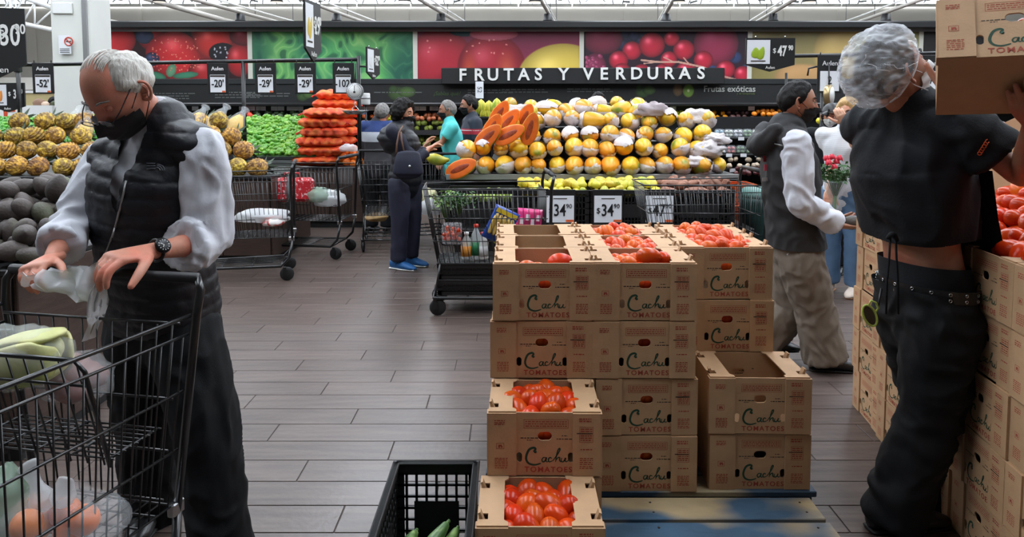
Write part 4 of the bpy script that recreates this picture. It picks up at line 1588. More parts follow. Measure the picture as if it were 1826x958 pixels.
for j in range(4):
    for i in range(18):
        px_ = -8 + i * 39 + (j % 2) * 18 - j * 3
        d_ = 7.2 + j * .2
        z_ = .86 + .085 + j * .148
        if px_ > 470 - j * 22 or 175 < px_ < 330 or (px_ < 180 and j > 2 and R.random() < .35):
            continue
        spots.append((px_ + R.uniform(-4, 4), d_, z_ + R.uniform(-.01, .01), j))
cnt_ = {}
for px_, d_, z_, j in spots:
    kk = (j, px_ < 250); cnt_[kk] = cnt_.get(kk, 0) + 1
    rot = (PI / 2 + R.uniform(-.2, .35) + PI, R.uniform(-.3, .3), R.uniform(-.45, .45))
    side = 'in the pile left of the old man' if px_ < 250 else "in the pile right of the old man's shoulder"
    lab = '%s pineapple %s %s' % (['first', 'second', 'third', 'fourth', 'fifth', 'sixth', 'seventh', 'eighth', 'ninth', 'tenth'][cnt_[kk] - 1], ['of the bottom row', 'of the second row', 'of the third row', 'of the top row'][j], side)
    p = (X(px_, d_), d_, z_)
    if first:
        pine0.location = p; pine0.rotation_euler = rot; pine0['label'] = lab; first = False
    else:
        dup(pine0, p, rot, lab)
# cut pineapples in clear bags
M['pine_flesh'] = mk('pineapple_flesh', (236, 190, 62), .45, var=(20, .12), bump=(40, .003))
for i, (px, py, dd_, tilt) in enumerate(((348, 218, 7.75, .5), (385, 216, 7.8, .55), (420, 222, 7.85, .5), (150, 232, 7.7, -.1), (128, 222, 7.9, .1))):
    c_ = P(px, py, dd_)
    t = thing('cut_pineapple', ('halved pineapple in clear bag nearest the old man\'s collar', 'halved pineapple in clear bag, middle of the three on top', 'halved pineapple in clear bag at the right end of pile',
                                'halved pineapple showing broad yellow face left of the mask', 'bagged pineapple standing upright left of the old man')[i], 'pineapple', c_, group='cut bagged pineapples')
    t.rotation_euler = (-.4, tilt, .2 if i < 3 else -.1)
    MB().chain([(0, .02, -.1), (0, .025, 0), (0, .02, .1)], [(.05, .035), (.085, .05), (.04, .035)], side=Vector((1, 0, 0)), seg=16).build('half_body', M['pine'], t)
    MB().chain([(0, -.014, -.1), (0, -.02, 0), (0, -.014, .1)], [(.045, .012), (.08, .016), (.035, .012)], side=Vector((1, 0, 0)), seg=16).build('cut_face', M['pine_flesh'], t)
    MB().chain([(0, 0, -.11), (0, 0, 0), (0, 0, .1), (0, .02, .17), (0, .03, .21)], [(.07, .06), (.1, .08), (.06, .055), (.03, .03), (.05, .03)], side=Vector((1, 0, 0)), seg=16).build('clear_bag', M['bag_clear'], t)

# limes: 150 in view on each heap, a packed mass below
M['lime'] = mk('lime_skin', (84, 148, 44), .35, rnd=.25, rndhue=.02, rgb2=(140, 186, 66), mask=(8, .5, .75))
lime_me = MB().ellipsoid((0, 0, 0), (.026, .026, .042), seg=8, rings=6).mesh('lime', M['lime'])


def lime_heap(px0, px1, py0, py1, d0, d1, n, where, seed, skip=None):
    R = random.Random(seed)
    # bed
    mb = MB()
    nx, ny = 40, 10
    vs = []
    for j in range(ny + 1):
        for i in range(nx + 1):
            t = j / ny
            p = P(px0 + (px1 - px0) * i / nx, py1 + (py0 - py1) * t, d0 + (d1 - d0) * t)
            vs.append(p + Vector((0, .03, -.02)))
    fs = [(j * (nx + 1) + i, j * (nx + 1) + i + 1, (j + 1) * (nx + 1) + i + 1, (j + 1) * (nx + 1) + i) for j in range(ny) for i in range(nx)]
    mb.add(vs, fs)
    bs = MB()
    tot = int((px1 - px0) * (py1 - py0) / 14)
    cells = []
    cw = math.sqrt((px1 - px0) * (py1 - py0) / tot)
    for j in range(int((py1 - py0) / cw)):
        for i in range(int((px1 - px0) / cw)):
            cells.append((px0 + (i + R.random()) * cw, py0 + (j + R.random()) * cw))
    R.shuffle(cells)
    for k, (px, py) in enumerate(cells):
        t = (py1 - py) / (py1 - py0)
        p = P(px, py, d0 + (d1 - d0) * t)
        e = Euler((R.uniform(0, 3), R.uniform(0, 3), R.uniform(0, 3)))
        if k < n:
            o = meshobj('lime', lime_me, None, p, e, R.uniform(.85, 1.2)); tag(o, 'small green lime ' + where, 'lime', 'limes ' + where)
        else:
            Rm = e.to_matrix()
            q = p + Vector((0, .02, -.012))
            bs.add([q + Rm @ Vector((v[0] * .027, v[1] * .027, v[2] * .04)) for v in sph.v], sph.f, 0, True)
    base = P((px0 + px1) / 2, py1, d0)
    o = bpy.data.objects.new('lime_mass', bs.mesh('lime_mass', M['lime'], base, fix=False)); COL.objects.link(o); o.location = base; o['kind'] = 'stuff'
    tag(o, 'packed mass of green limes ' + where, 'limes')
    MB().add(vs, fs).build('bed_sheet', mk('heap_bed_%d' % seed, (40, 66, 28), .7), o, world=True, fix=False)


lime_heap(432, 562, 207, 277, 9.3, 10.2, 150, 'in the heap left of the orange sacks', 5)
lime_heap(-10, 232, 207, 252, 9.3, 10.1, 150, 'in the heap behind the left pineapples', 6)

# orange sacks
M['net'] = mk('orange_net_sack', (232, 74, 30), .5, rgb2=(240, 118, 44), mask=(11, .45, .6), rnd=.1, wave=(60, .002))
M['net2'] = mk('red_net_edge', (190, 44, 30), .6)


def sack_mesh(seed, w=.62, dp=.34, h=.15):
    """a lying net sack full of oranges"""
    nu, nv = 40, 22
    vs = []
    for i in range(nu + 1):
        u = -1 + 2 * i / nu
        env = (1 - abs(u) ** 5) ** .6 if abs(u) < 1 else .02
        env = max(env, .12)
        for k in range(nv):
            a = 2 * PI * k / nv
            y_, z_ = math.cos(a), math.sin(a)
            b = abs(math.sin(u * 4.2 * PI / 1.6 + (seed % 3) + (k // 4) * .9)) * abs(math.sin(a * 2.5 + seed))
            r = .82 + .24 * b
            vs.append((u * w / 2, y_ * dp / 2 * r * env, h / 2 + z_ * h / 2 * r * env))
    fs = [(i * nv + k, (i + 1) * nv + k, (i + 1) * nv + (k + 1) % nv, i * nv + (k + 1) % nv) for i in range(nu) for k in range(nv)]
    fs += [tuple(range(nv)), tuple(nu * nv + k for k in range(nv))]
    return MB().add(vs, fs, 0, True)


sks = [sack_mesh(i).mesh('net_body', M['net']) for i in range(3)]
tie = MB().chain([(.3, 0, .07), (.335, 0, .065), (.36, 0, .05)], [(.02, .02), (.008, .008), (.03, .012)], seg=10).mesh('tied_end', M['net2'])
sack0 = None
k = 0
ranks = ['bottom', 'second', 'third', 'fourth', 'fifth', 'sixth', 'seventh', 'top']
for stack, px, d_, n_, z0, lab in (('front', 566, 9.45, 6, .78, 'front sack pile'), ('behind', 596, 9.85, 8, .78, 'rear sack pile beside the pole')):
    for i in range(n_):
        p = (X(px + (i % 2) * 6 - 3 + (i * 3 if stack == 'front' else i * 1), d_), d_, z0 + i * .122)
        lb = '%s orange net sack of oranges in the %s' % (ranks[i], lab)
        if sack0 is None:
            sack0 = thing('orange_sack', lb, 'sack', p, group='orange net sacks')
            meshobj('net_body', sks[0], sack0); meshobj('tied_end', tie, sack0)
            r = sack0
        else:
            r = dup(sack0, p, (0, 0, R.uniform(-.05, .05) + (PI if i % 2 else 0)), lb)
            for c_ in r.children:
                if c_.name.startswith('net_body'):
                    c_.data = sks[i % 3]
R = random.Random(4)
cb = P(632, 284, 9.4)
for i in range(26):
    c_ = P(604 + R.random() * 46, 268 + R.random() * 26, 9.4 + R.random() * .25)
    o = meshobj('orange', MB().ellipsoid((0, 0, 0), .05, seg=12, rings=8).mesh('orange', M['orange']) if i == 0 else om_, None, c_); om_ = o.data
    tag(o, 'loose orange heaped at the foot of the orange sacks', 'orange', 'loose oranges by the sacks')
soft('plastic_bag', 'crumpled clear plastic bag lying on the oranges', 'bag', P(622, 265, 9.35), (.12, .08, .06), M['bag_white'], 7, amp=.35, fr=3)

# ------------------------------------------------------------------ papaya island
SZ = .885
xa, xb = X(808, 6.95), X(1312, 6.95)
isl = thing('papaya_island', 'black display island with grey shelf edge carrying the papayas', 'display island', ((xa + xb) / 2, 7.4, 0))
MB().bx(xa - .05, xb + .03, 6.98, 8.6, SZ - .06, SZ, bev=.006).build('shelf_top', M['black_metal'], isl, world=True)
MB().bx(xa - .07, xb + .04, 6.95, 6.98, SZ - .05, SZ + .005, bev=.004).build('shelf_edge', mk('shelf_edge_grey', (142, 142, 140), .4, metal=.3), isl, world=True)
MB().bx(xa, xb, 7.1, 8.55, 0, SZ - .06).build('body', M['board_black'], isl, world=True)
MB().bx(xa, xb, 6.35, 7.1, .42, .46, bev=.005).build('crate_shelf', M['black_metal'], isl, world=True)
MB().bx(xa + .05, xb - .05, 6.45, 7.1, 0, .42).build('plinth', M['black'], isl, world=True)
# stepped riser inside the mound
for k, (y0_, y1_, z1) in enumerate(((7.3, 8.4, 1.0), (7.55, 8.3, 1.18), (7.8, 8.2, 1.32))):
    MB().bx(xa + .35 + k * .1, xb - .5 - k * .1, y0_, y1_, SZ, z1).build('riser', M['board_black'], isl, world=True)
M['papaya'] = mk('papaya_skin', (226, 164, 36), .38, rgb2=(112, 136, 44), mask=(5.5, .55, .72), rnd=.12, rndhue=.018)
M['wrap'] = mk('wrapping_paper', (206, 198, 198), .75, bump=(26, .012), rnd=.06)
M['flesh'] = mk('papaya_flesh', (232, 110, 42), .35, var=(14, .12), rnd=.06)
M['seed'] = mk('papaya_cavity', (150, 60, 30), .5, var=(40, .4))


def pap_body(v):
    k = 1 - .16 * v.z
    return Vector((v.x * k, v.y * k, v.z))


pap_me = MB().ellipsoid((0, 0, 0), (.078, .078, .135), seg=16, rings=12, fn=pap_body).mesh('papaya_fruit', M['papaya'])


def wrap_mesh(seed):
    # paper cup round the lower half, open end ragged
    def fn(v):
        w = pap_body(v)
        k = 1.07 + .1 * abs(noise.noise(v * 2.6 + Vector((seed * 7, 0, 0)))) + .05 * noise.noise(v * 7)
        if v.y < 0: k += .1 * abs(v.y)
        return Vector((w.x * k, w.y * k, w.z * k))
    mb = MB().ellipsoid((0, 0, 0), (.078, .078, .135), seg=22, rings=16, fn=fn)
    def bare(i):
        x, y_, z = mb.v[i]
        lim = .012 - .03 * (seed % 3) / 2 + .03 * noise.noise(Vector((x * 18, seed * 3, 0)))
        return y_ > lim and z > -.03
    fs = [f for f in mb.f if not any(bare(i) for i in f)]
    return MB().add(mb.v, fs, 0, True).mesh('paper_wrap', M['wrap'], fix=False)


wraps = [wrap_mesh(i) for i in range(6)]
pap0 = thing('papaya', 'papaya', 'papaya', group='papayas on the island')
meshobj('papaya_fruit', pap_me, pap0); meshobj('paper_wrap', wraps[0], pap0)
ORD = ['first', 'second', 'third', 'fourth', 'fifth', 'sixth', 'seventh', 'eighth', 'ninth', 'tenth', 'eleventh', 'twelfth', 'thirteenth', 'fourteenth', 'fifteenth', 'sixteenth', 'seventeenth', 'eighteenth']
PAPROW = [(296, 7.03, 830, 1308, 15), (266, 7.12, 815, 1290, 15), (240, 7.28, 880, 1280, 12), (214, 7.5, 905, 1275, 11), (196, 7.75, 940, 1200, 8), (188, 7.95, 890, 1160, 7)]
R = random.Random(14)
first = True
rn = ['bottom row', 'second row', 'third row', 'fourth row', 'fifth row', 'top row']
for j, (py, d_, p0, p1, n_) in enumerate(PAPROW):
    for i in range(n_):
        px = p0 + (p1 - p0) * (i + (.5 if j % 2 else .15)) / n_ + R.uniform(-3, 3)
        p = P(px, py + R.uniform(-5, 4), d_ + R.uniform(0, .07))
        if j == 0: p.z = SZ + .085
        side_ = R.random() < (.12 if j < 3 else .35)
        rot = (PI / 2 + R.uniform(-.12, .1), R.uniform(-.4, .4), R.uniform(-.3, .3)) if not side_ else (PI / 2, R.uniform(-.3, .3), R.choice((-1, 1)) * R.uniform(.8, 1.4))
        # +z (stem) end faces the camera
        q = (i + .5) / n_
        lb = 'paper wrapped papaya in the %s of the mound, %s from the left' % (rn[j], ORD[i])
        if first:
            r = pap0; pap0.location = p; pap0.rotation_euler = rot; pap0['label'] = lb; first = False
            kidsp = None
        else:
            r = dup(pap0, p, rot, lb)
        s_ = R.uniform(.92, 1.2); r.scale = (s_, s_, s_)
        for c_ in r.children:
            if c_.name.startswith('paper_wrap'):
                c_.data = R.choice(wraps)
                c_.rotation_euler = (0, 0, R.uniform(-.5, .5))
                if R.random() < .1: c_.rotation_euler = (0, 0, PI)
# papaya halves
half = MB()
vs = []
hm = MB().ellipsoid((0, 0, 0), (.085, .085, .17), seg=18, rings=12, fn=lambda v: Vector((v.x * (1 - .16 * v.z), (min(v.y, 0) if v.y < 0 else 0) * (1 - .16 * v.z), v.z))).mesh('half_skin', M['papaya'])
fm_ = MB().ellipsoid((0, .002, 0), (.081, .006, .165), seg=18, rings=12, fn=lambda v: Vector((v.x * (1 - .16 * v.z), v.y, v.z))).mesh('cut_flesh', M['flesh'])
cav = MB().ellipsoid((0, .006, -.01), (.03, .006, .105), seg=12, rings=8).mesh('seed_cavity', M['seed'])
for i, (px, py, d_, rz, rx) in enumerate(((877, 230, 7.12, .55, .0), (908, 240, 7.02, 1.15, .1), (945, 230, 6.98, .35, .0), (905, 218, 7.3, .8, 0), (870, 244, 7.05, .9, 0), (935, 212, 7.35, .5, 0), (822, 300, 6.93, 1.2, 0), (890, 205, 7.45, .6, 0))):
    t = thing('papaya_half', 'cut papaya half with orange flesh, %s' % ('long one leaning left', 'low one lying level', 'upright one with pale flesh', 'rear one behind the level half', 'lowest left of the cluster', 'rear right of the cluster', 'alone at the left end of bottom row', 'topmost of the cluster')[i], 'papaya', P(px, py, d_), group='cut papaya halves')
    # local y+ is the cut face -> face camera (-y world); local z long axis tilted in the picture plane
    t.rotation_euler = Euler((-.25, rz, PI)) if False else (Matrix.Rotation(rz, 3, 'Y') @ Matrix.Rotation(PI - .25, 3, 'Z') @ Matrix.Rotation(-.25, 3, 'X')).to_euler()
    meshobj('half_skin', hm, t); meshobj('cut_flesh', fm_, t); meshobj('seed_cavity', cav, t)
# loose paper heaps
for i, (px, py, d_, r) in enumerate(((1160, 198, 7.5, .16), (1262, 268, 7.05, .15), (1245, 290, 7.0, .12), (1278, 250, 7.1, .12), (1245, 210, 7.5, .17), (925, 205, 7.7, .2))):
    soft('wrapping_paper', ('grey crumpled paper on top right of the papaya mound', 'crumpled white paper at right flank of the papaya mound', 'crumpled paper low at the right end of mound', 'crumpled paper sheet above the right end papayas', 'white paper wrap behind the right papayas', 'broad white paper on the upper left of mound')[i], 'paper', P(px, py, d_), (r, .08, r * .55), M['wrap'] if i else mk('grey_paper', (168, 156, 158), .8, bump=(20, .012)), 30 + i, group=None, amp=.5, fr=2.6)

# crates of small produce below the shelf
M['mango'] = mk('mango_skin', (206, 186, 60), .4, rgb2=(150, 168, 64), mask=(4, .5, .7), rnd=.15, rndhue=.02)
M['root'] = mk('root_skin', (132, 88, 70), .7, rgb2=(160, 116, 96), mask=(8, .45, .65), rnd=.2, bump=(40, .004))
M['guava'] = mk('guava_skin', (150, 170, 84), .5, rnd=.15)
mango_me = [MB().ellipsoid((0, 0, 0), (.042, .036, .06 + .004 * i), seg=12, rings=8, fn=lambda v: Vector((v.x + .12 * v.z * v.z, v.y, v.z))).mesh('mango', M['mango']) for i in range(2)]
guava_me = MB().ellipsoid((0, 0, 0), .03, seg=10, rings=7).mesh('guava', M['guava'])
root_me = [lumpy((0, 0, 0), (.035, .035, .075), 40 + i, .35, 2.4, 12, 10).mesh('cassava_root', M['root']) for i in range(3)]
cz = .46
CW = (X(1312, 6.5) - X(792, 6.5)) / 4
for i in range(4):
    xc = X(792, 6.5) + CW * (i + .5)
    nm = ('green guavas behind the loaded cart', 'mangoes by the left price card', 'mangoes by the middle price card', 'brown roots by the 47 price card')[i]
    crate('produce_crate', 'black plastic crate of ' + nm, (xc, 6.68, cz), CW - .02, .42, .33, group='crates under the papaya shelf', rows=6)
    R = random.Random(50 + i)
    nx_, ny_ = (9, 5) if i in (1, 2) else (11, 6) if i == 0 else (10, 5)
    for j in range(ny_):
        for k in range(nx_):
            x = xc + (k + .5 - nx_ / 2) * (CW - .06) / nx_ + R.uniform(-.008, .008); y_ = 6.68 + (j + .5 - ny_ / 2) * .38 / ny_
            z_ = cz + .3 + R.uniform(-.01, .02) + (.05 if 1 <= j <= 3 and i else 0) + (.03 * (j / ny_)) - (.06 if i == 0 else 0)
            if i == 0:
                tag(meshobj('guava', guava_me, None, (x, y_, z_), (R.random() * 3, R.random() * 3, 0), R.uniform(.9, 1.2)), 'small green guava in the crate behind the loaded cart', 'guava', 'guavas')
            elif i < 3:
                tag(meshobj('mango', R.choice(mango_me), None, (x, y_, z_), (R.uniform(.6, 2.4), R.uniform(-.8, .8), R.uniform(0, 6)), R.uniform(.9, 1.15)), 'yellow green mango in the crate by the %s price card' % ('left', 'middle')[i - 1], 'mango', 'mangoes in the ' + ('left', 'middle')[i - 1] + ' crate')
            else:
                tag(meshobj('cassava_root', R.choice(root_me), None, (x, y_, z_), (R.uniform(.8, 2.2), R.uniform(-.8, .8), R.uniform(0, 6)), R.uniform(.85, 1.2)), 'knobbly brown root in the crate by the 47 price card', 'root', 'roots in crate')
# price cards on the crates
for i, (px, s_, lab) in enumerate(((999, '34', 'white 34 price card half hidden by the loaded cart handle'), (1084, '34', 'white 34 price card on the middle mango crate'), (1176, '47', 'white 47 price card on the root crate'))):
    d_ = 6.44
    t = thing('price_card', lab, 'price card', P(px, 372, d_), group='price cards on the crates')
    MB().bx(-.135, .135, 0, .012, -.15, .17, bev=.004).build('card_holder', M['black'], t)
    MB().bx(-.122, .122, -.004, 0, -.125, .115).build('card', M['paper_white'], t)
    text('$', .07, M['ink'], t, (-.085, -.006, -.02)); text(s_, .15, M['ink'], t, (-.005, -.006, -.02), offset=.002, sx=.75); text('90', .055, M['ink'], t, (.078, -.006, .02))
    MB().bx(-.06, .06, -.006, -.004, .085, .093).build('small_print', M['print_dark'], t); MB().bx(.05, .12, -.006, -.004, -.12, -.1).build('corner_mark', M['orange_ink'], t)

# ------------------------------------------------------------------ goods in the background carts
# loaded cart: bottles, packs
def pack(label, cat, name, px, py, d_, w, h, t_, rz, rx, rgb, ac, kind=0):
    t = thing(name, label, cat, P(px, py, d_), rot=(rx, rz, .1))
    pts = [(-w / 2, -h / 2), (-w * .47, 0), (-w / 2, h / 2), (w / 2, h / 2), (w * .47, 0), (w / 2, -h / 2)]
    MB().chain([(0, 0, -h / 2), (0, 0, -h * .4), (0, 0, 0), (0, 0, h * .4), (0, 0, h / 2)], [(w / 2, .004), (w / 2 * .97, t_ * .4), (w / 2 * .95, t_ / 2), (w / 2 * .97, t_ * .4), (w / 2, .004)], side=Vector((1, 0, 0)), seg=20, round_ends=(False, False), sq=3).build('pouch', mk(name + '_film_%d' % px, rgb, .25, bump=(20, .004)), t)
    if kind == 1:
        o = MB()
        for k in range(5): o.chain([(-w * .3 + k * w * .15, -t_ / 2 - .001, -h * .28), (-w * .32 + k * w * .16, -t_ / 2 - .004, h * .1), (-w * .3 + k * w * .15, -t_ / 2 - .001, h * .25)], [.014, .018, .012], seg=8, sub=3)
        o.build('printed_figure', mk('pack_gold', (206, 172, 90), .5), t)
        MB().box((0, -t_ / 2, h * .38), (w * .8, .006, h * .12)).build('printed_band', mk('pack_yellow', (222, 190, 40), .5), t)
        MB().box((0, -t_ / 2 - .002, 0), (w * .78, .004, h * .5)).build('printed_panel', mk('pack_sky', (90, 150, 190), .5), t)
    else:
        o = MB()
        for k in range(4): o.box((-w * .3 + k * w * .2, -t_ / 2 - .001, -h * .1 + (k % 2) * h * .2), (w * .14, .006, h * .3))
        o.build('printed_band', mk(name + '_band_%d' % px, ac, .5), t)
    return t


pack('blue glossy pouch leaning in the loaded cart', 'pouch', 'snack_pouch', 893, 402, 5.3, .2, .26, .07, .45, 0, (26, 64, 150), (222, 190, 60), 1)
pack('pink and white paper pack in the loaded cart', 'pack', 'tissue_pack', 944, 390, 5.45, .2, .15, .1, .1, 0, (214, 60, 120), (240, 225, 235))
pack('yellow green pouch beneath the blue one in the loaded cart', 'pouch', 'snack_pouch', 905, 422, 5.35, .1, .2, .05, .75, 0, (190, 180, 40), (60, 90, 40))
M['pet'] = mk('clear_bottle', (222, 230, 232), .12, alpha=.45)
for i, (px, py, h, rgbl, cap) in enumerate(((849, 388, .26, (34, 120, 74), (214, 60, 40)), (832, 398, .2, (226, 150, 60), (230, 230, 230)), (861, 392, .2, (220, 220, 222), (210, 60, 60)))):
    c_ = P(px, 434, 5.35)
    t = thing('bottle', ('tall clear bottle with green label and red cap', 'squat bottle with yellow label', 'white bottle beside the green label one')[i] + ' in the loaded cart', 'bottle', (c_.x, c_.y, .4))
    r = .042
    MB().lathe([(r * .9, 0), (r, .01), (r, h * .62), (r * .4, h * .85), (r * .34, h * .9), (r * .34, h * .93)], seg=18).build('bottle_body', M['pet'] if i < 2 else M['white'], t)
    MB().lathe([(r * 1.02, h * .12), (r * 1.02, h * .5)], seg=18).build('bottle_label', mk('label_%d' % i, rgbl, .5), t)
    MB().lathe([(r * .42, h * .91), (r * .42, h * 1.0)], seg=14).build('bottle_cap', mk('cap_%d' % i, cap, .4), t)
M['leafy'] = mk('herb_green', (54, 96, 44), .6, rnd=.2)


def leaf_bunch(name, label, cat, c_, n, spread, leaf, mat, seed, h=.2, group=None):
    R = random.Random(seed)
    t = thing(name, label, cat, c_, group=group)
    st = MB(); lf = MB()
    for k in range(n):
        a = R.uniform(0, 2 * PI); s = spread * math.sqrt(R.random()); hh = h * R.uniform(.5, 1)
        tip = Vector((math.cos(a) * s, math.sin(a) * s * .7, hh))
        st.tube([(0, 0, -.05), tip * .5 + Vector((0, 0, .01)), tip], .002, 4)
        for q in range(5):
            p = tip + Vector((R.uniform(-.04, .04), R.uniform(-.03, .03), R.uniform(-.04, .03)))
            e = Euler((R.uniform(-1, 1), R.uniform(-1, 1), R.uniform(0, 6))).to_matrix()
            lf.add([p + e @ Vector(v) for v in ((0, -leaf, 0), (leaf * .5, 0, .1 * leaf), (0, leaf, 0), (-leaf * .5, 0, .1 * leaf))], [(0, 1, 2), (0, 2, 3)])
    st.build('stems', M['stem_green'], t); o = lf.build('leaves', mat, t, fix=False)
    o['kind'] = 'stuff'
    return t


leaf_bunch('herb_bunch', 'bushy dark green herb bunch in the loaded cart', 'herbs', P(818, 372, 5.4), 40, .12, .018, M['leafy'], 2, .1)
leaf_bunch('spring_onion_bunch', 'pale green onion leaves at the left of the loaded cart', 'herbs', P(795, 385, 5.45), 20, .1, .02, mk('onion_leaf', (130, 160, 90), .5), 3, .18)
pk = thing('tomato_punnet', 'clear punnet of small red tomatoes in the loaded cart', 'punnet', P(806, 420, 5.3))
MB().bx(-.07, .07, -.05, .05, -.06, .09, bev=.01).build('punnet_box', M['bag_clear'], pk)
R = random.Random(2)
mb = MB()
ro = M['tomato']
for k in range(22):
    o = meshobj('cherry_tomato', tom_meshes[2], None, P(806, 420, 5.3) + Vector((R.uniform(-.055, .055), R.uniform(-.04, .04), R.uniform(-.04, .075))), (R.random() * 3, 0, R.random() * 6), .55)
    tag(o, 'small red tomato in the punnet of the loaded cart', 'tomato', 'punnet tomatoes')
# stacked black crates under the loaded cart
for k in range(2):
    crate('plastic_crate', '%s black plastic crate carried under the loaded cart basket' % ('lower', 'upper')[k], (X(858, 5.5), 5.47, .145 + k * .12 - .0), .62, .36, .115, group='crates under the loaded cart', rows=4, solid_panel=False, liner=True)
# red dotted bag and white bags in the left carts
M['dots'] = mk('red_bag', (190, 34, 44), .4, rgb2=(226, 180, 180), mask=(34, .56, .6))
t = thing('shopping_bag', 'bright red dotted bag hung inside the left cart', 'bag', P(524, 338, 7.3))
MB().bx(-.2, .2, -.06, .06, -.12, .12, bev=.03).build('bag_body', M['dots'], t)
MB().tube([(-.08, -.05, .1), (-.07, -.05, .17), (.07, -.05, .17), (.08, -.05, .1)], .008, 6).build('bag_strap', M['dots'], t)
soft('plastic_bag', 'white knotted plastic bag of groceries in the red bag cart', 'bag', P(588, 356, 7.35), (.16, .13, .1), M['bag_white'], 3, amp=.3, fr=2.8)
soft('produce_bag', 'clear bag of pale green produce in the red bag cart', 'bag', P(570, 350, 7.3), (.12, .12, .09), M['green_bag'], 13, amp=.3, fr=2.8)
soft('plastic_bag', 'long white package in the cart behind the old man', 'bag', P(470, 386, 6.4), (.24, .12, .075), M['bag_white'], 23, amp=.25, fr=2.2)
soft('meat_tray', 'red and white food package in the cart behind the old man', 'package', P(487, 396, 6.36), (.1, .09, .05), mk('meat_red', (190, 70, 62), .4, rgb2=(230, 225, 222), mask=(9, .5, .55)), 24, amp=.2)
soft('bread_bag', 'tan bread bag in the cart by the blue jacket shopper', 'bag', P(672, 388, 8.2), (.13, .1, .06), mk('bread_tan', (186, 150, 96), .5, var=(10, .2)), 25, amp=.25)
soft('melon_bag', 'pale melon in the cart beyond the handbag woman', 'melon', P(762, 350, 7.7), (.11, .1, .09), mk('melon_pale', (204, 196, 150), .5), 26, amp=.1)
soft('plastic_bag', 'white plastic bag hanging in the cart beyond the handbag woman', 'bag', P(768, 372, 7.6), (.11, .08, .11), M['bag_white'], 27, amp=.3)
soft('plastic_bag', 'small crumpled white bag in the cart behind the avocados', 'bag', P(32, 336, 4.6), (.07, .06, .05), M['bag_white'], 33, amp=.35)
# squash held between the two shoppers
t = thing('papaya', 'green yellow papaya held over the cart by turquoise shirt man', 'papaya', P(777, 283, 7.75))
MB().chain([(-.09, 0, .02), (-.03, 0, .0), (.05, 0, -.02), (.12, 0, -.015)], [.03, .06, .055, .025], seg=14).build('papaya_fruit', mk('green_papaya', (176, 164, 40), .4, rgb2=(110, 130, 40), mask=(5, .5, .7)), t)

# ------------------------------------------------------------------ right middle-ground shelves
d_ = 8.6
xs0, xs1 = X(1283, d_), X(1440, d_)
sh = thing('packaged_goods_shelf', 'black stepped shelf of packaged goods beside the papaya mound', 'shelf unit', ((xs0 + xs1) / 2, d_ + .4, 0))
MB().bx(xs0, xs1, d_ + .5, d_ + .6, 0, 1.42).build('back', M['black'], sh, world=True)
for k, (py, dep) in enumerate(((246, .1), (275, 0), (300, -.15))):
    MB().bx(xs0, xs1, d_ + dep, d_ + .5, Z(py + 3, d_), Z(py, d_), bev=.005).build('shelf', M['black_metal'], sh, world=True)
    for i in range(6):
        MB().bx(xs0 + .08 + i * .17, xs0 + .15 + i * .17, d_ + dep - .006, d_ + dep, Z(py + 5, d_), Z(py - 1, d_)).build('price_card', M['paper_white'], sh, world=True)
MB().bx(xs0, xs1, d_ - .1, d_ + .5, 0, Z(330, d_)).build('base', M['wood_dark'], sh, world=True)
R = random.Random(6)
for k, (py, dep) in enumerate(((246, .12), (275, .02))):
    zz = Z(py, d_)
    for i in range(9):
        x = xs0 + .06 + i * .112
        t = thing('food_tray', 'shrink wrapped food tray, %s from the papaya end of the %s shelf' % (['first', 'second', 'third', 'fourth', 'fifth', 'sixth', 'seventh', 'eighth', 'ninth'][i], ('upper', 'lower')[k]), 'food tray', (x, d_ + dep + .1, zz), group='wrapped trays on the stepped shelf')
        colr = R.choice([(196, 200, 190), (210, 150, 90), (120, 150, 110), (206, 206, 214), (150, 180, 200), (196, 110, 110)])
        MB().bx(-.05, .05, -.06, .06, 0, .1, bev=.02).build('film', M['bag_clear'], t)
        o = MB()
        for q in range(4): o.ellipsoid((-.025 + .05 * (q % 2), 0, .025 + .04 * (q // 2)), (.022, .04, .02), seg=8, rings=6)
        o.build('contents', mk('tray_food_%d_%d' % (k, i), colr, .5, var=(12, .3)), t)
heap_stuff('garlic_heap', 'heap of pale garlic and ginger at right of the papayas', 'garlic', 1300, 1356, 280, 300, d_ - .25, d_ + .1, .032, mk('garlic', (176, 158, 136), .6, var=(12, .3)), 3)
heap_stuff('red_onion_heap', 'heap of dark red dried chilies at right of the papayas', 'chili', 1312, 1362, 298, 312, d_ - .35, d_ - .1, .03, mk('chili_dark', (84, 30, 32), .5, var=(12, .3)), 4)
mo = M['orange']
for i in range(3):
    crate('plastic_crate', '%s bright orange plastic crate beside the empty cart' % ('lowest', 'middle', 'highest')[i], (X(1322, 7.2), 7.35, .0 + i * .26), .3, .3, .25, group='orange crates', rows=5, solid_panel=False)
    for o in bpy.data.objects[-1:]: pass
ocm = mk('orange_crate', (222, 92, 30), .5)
for o in bpy.data.objects:
    if o.type == 'EMPTY' and o.get('group') == 'orange crates':
        for c_ in o.children:
            c_.data = c_.data.copy(); c_.data.materials[0] = ocm
tb = thing('recycling_bin', 'teal plastic bin behind the empty cart handle', 'bin', (X(1366, 6.9), 6.9, 0))
MB().lathe([(.17, 0), (.19, .02), (.215, .62), (.225, .64), (.225, .68), (.205, .68), (.19, .05)], seg=24).build('bin_body', mk('teal_plastic', (34, 70, 66), .5), tb)
MB().lathe([(.228, .68), (.23, .72), (.2, .76), (.05, .78), (0, .78)], seg=24).build('bin_lid', mk('teal_lid', (84, 128, 120), .5), tb)
MB().tube([(0, -.226, .5), (0, -.24, .55), (0, -.226, .6)], .008, 6).build('bin_handle', M['black'], tb)
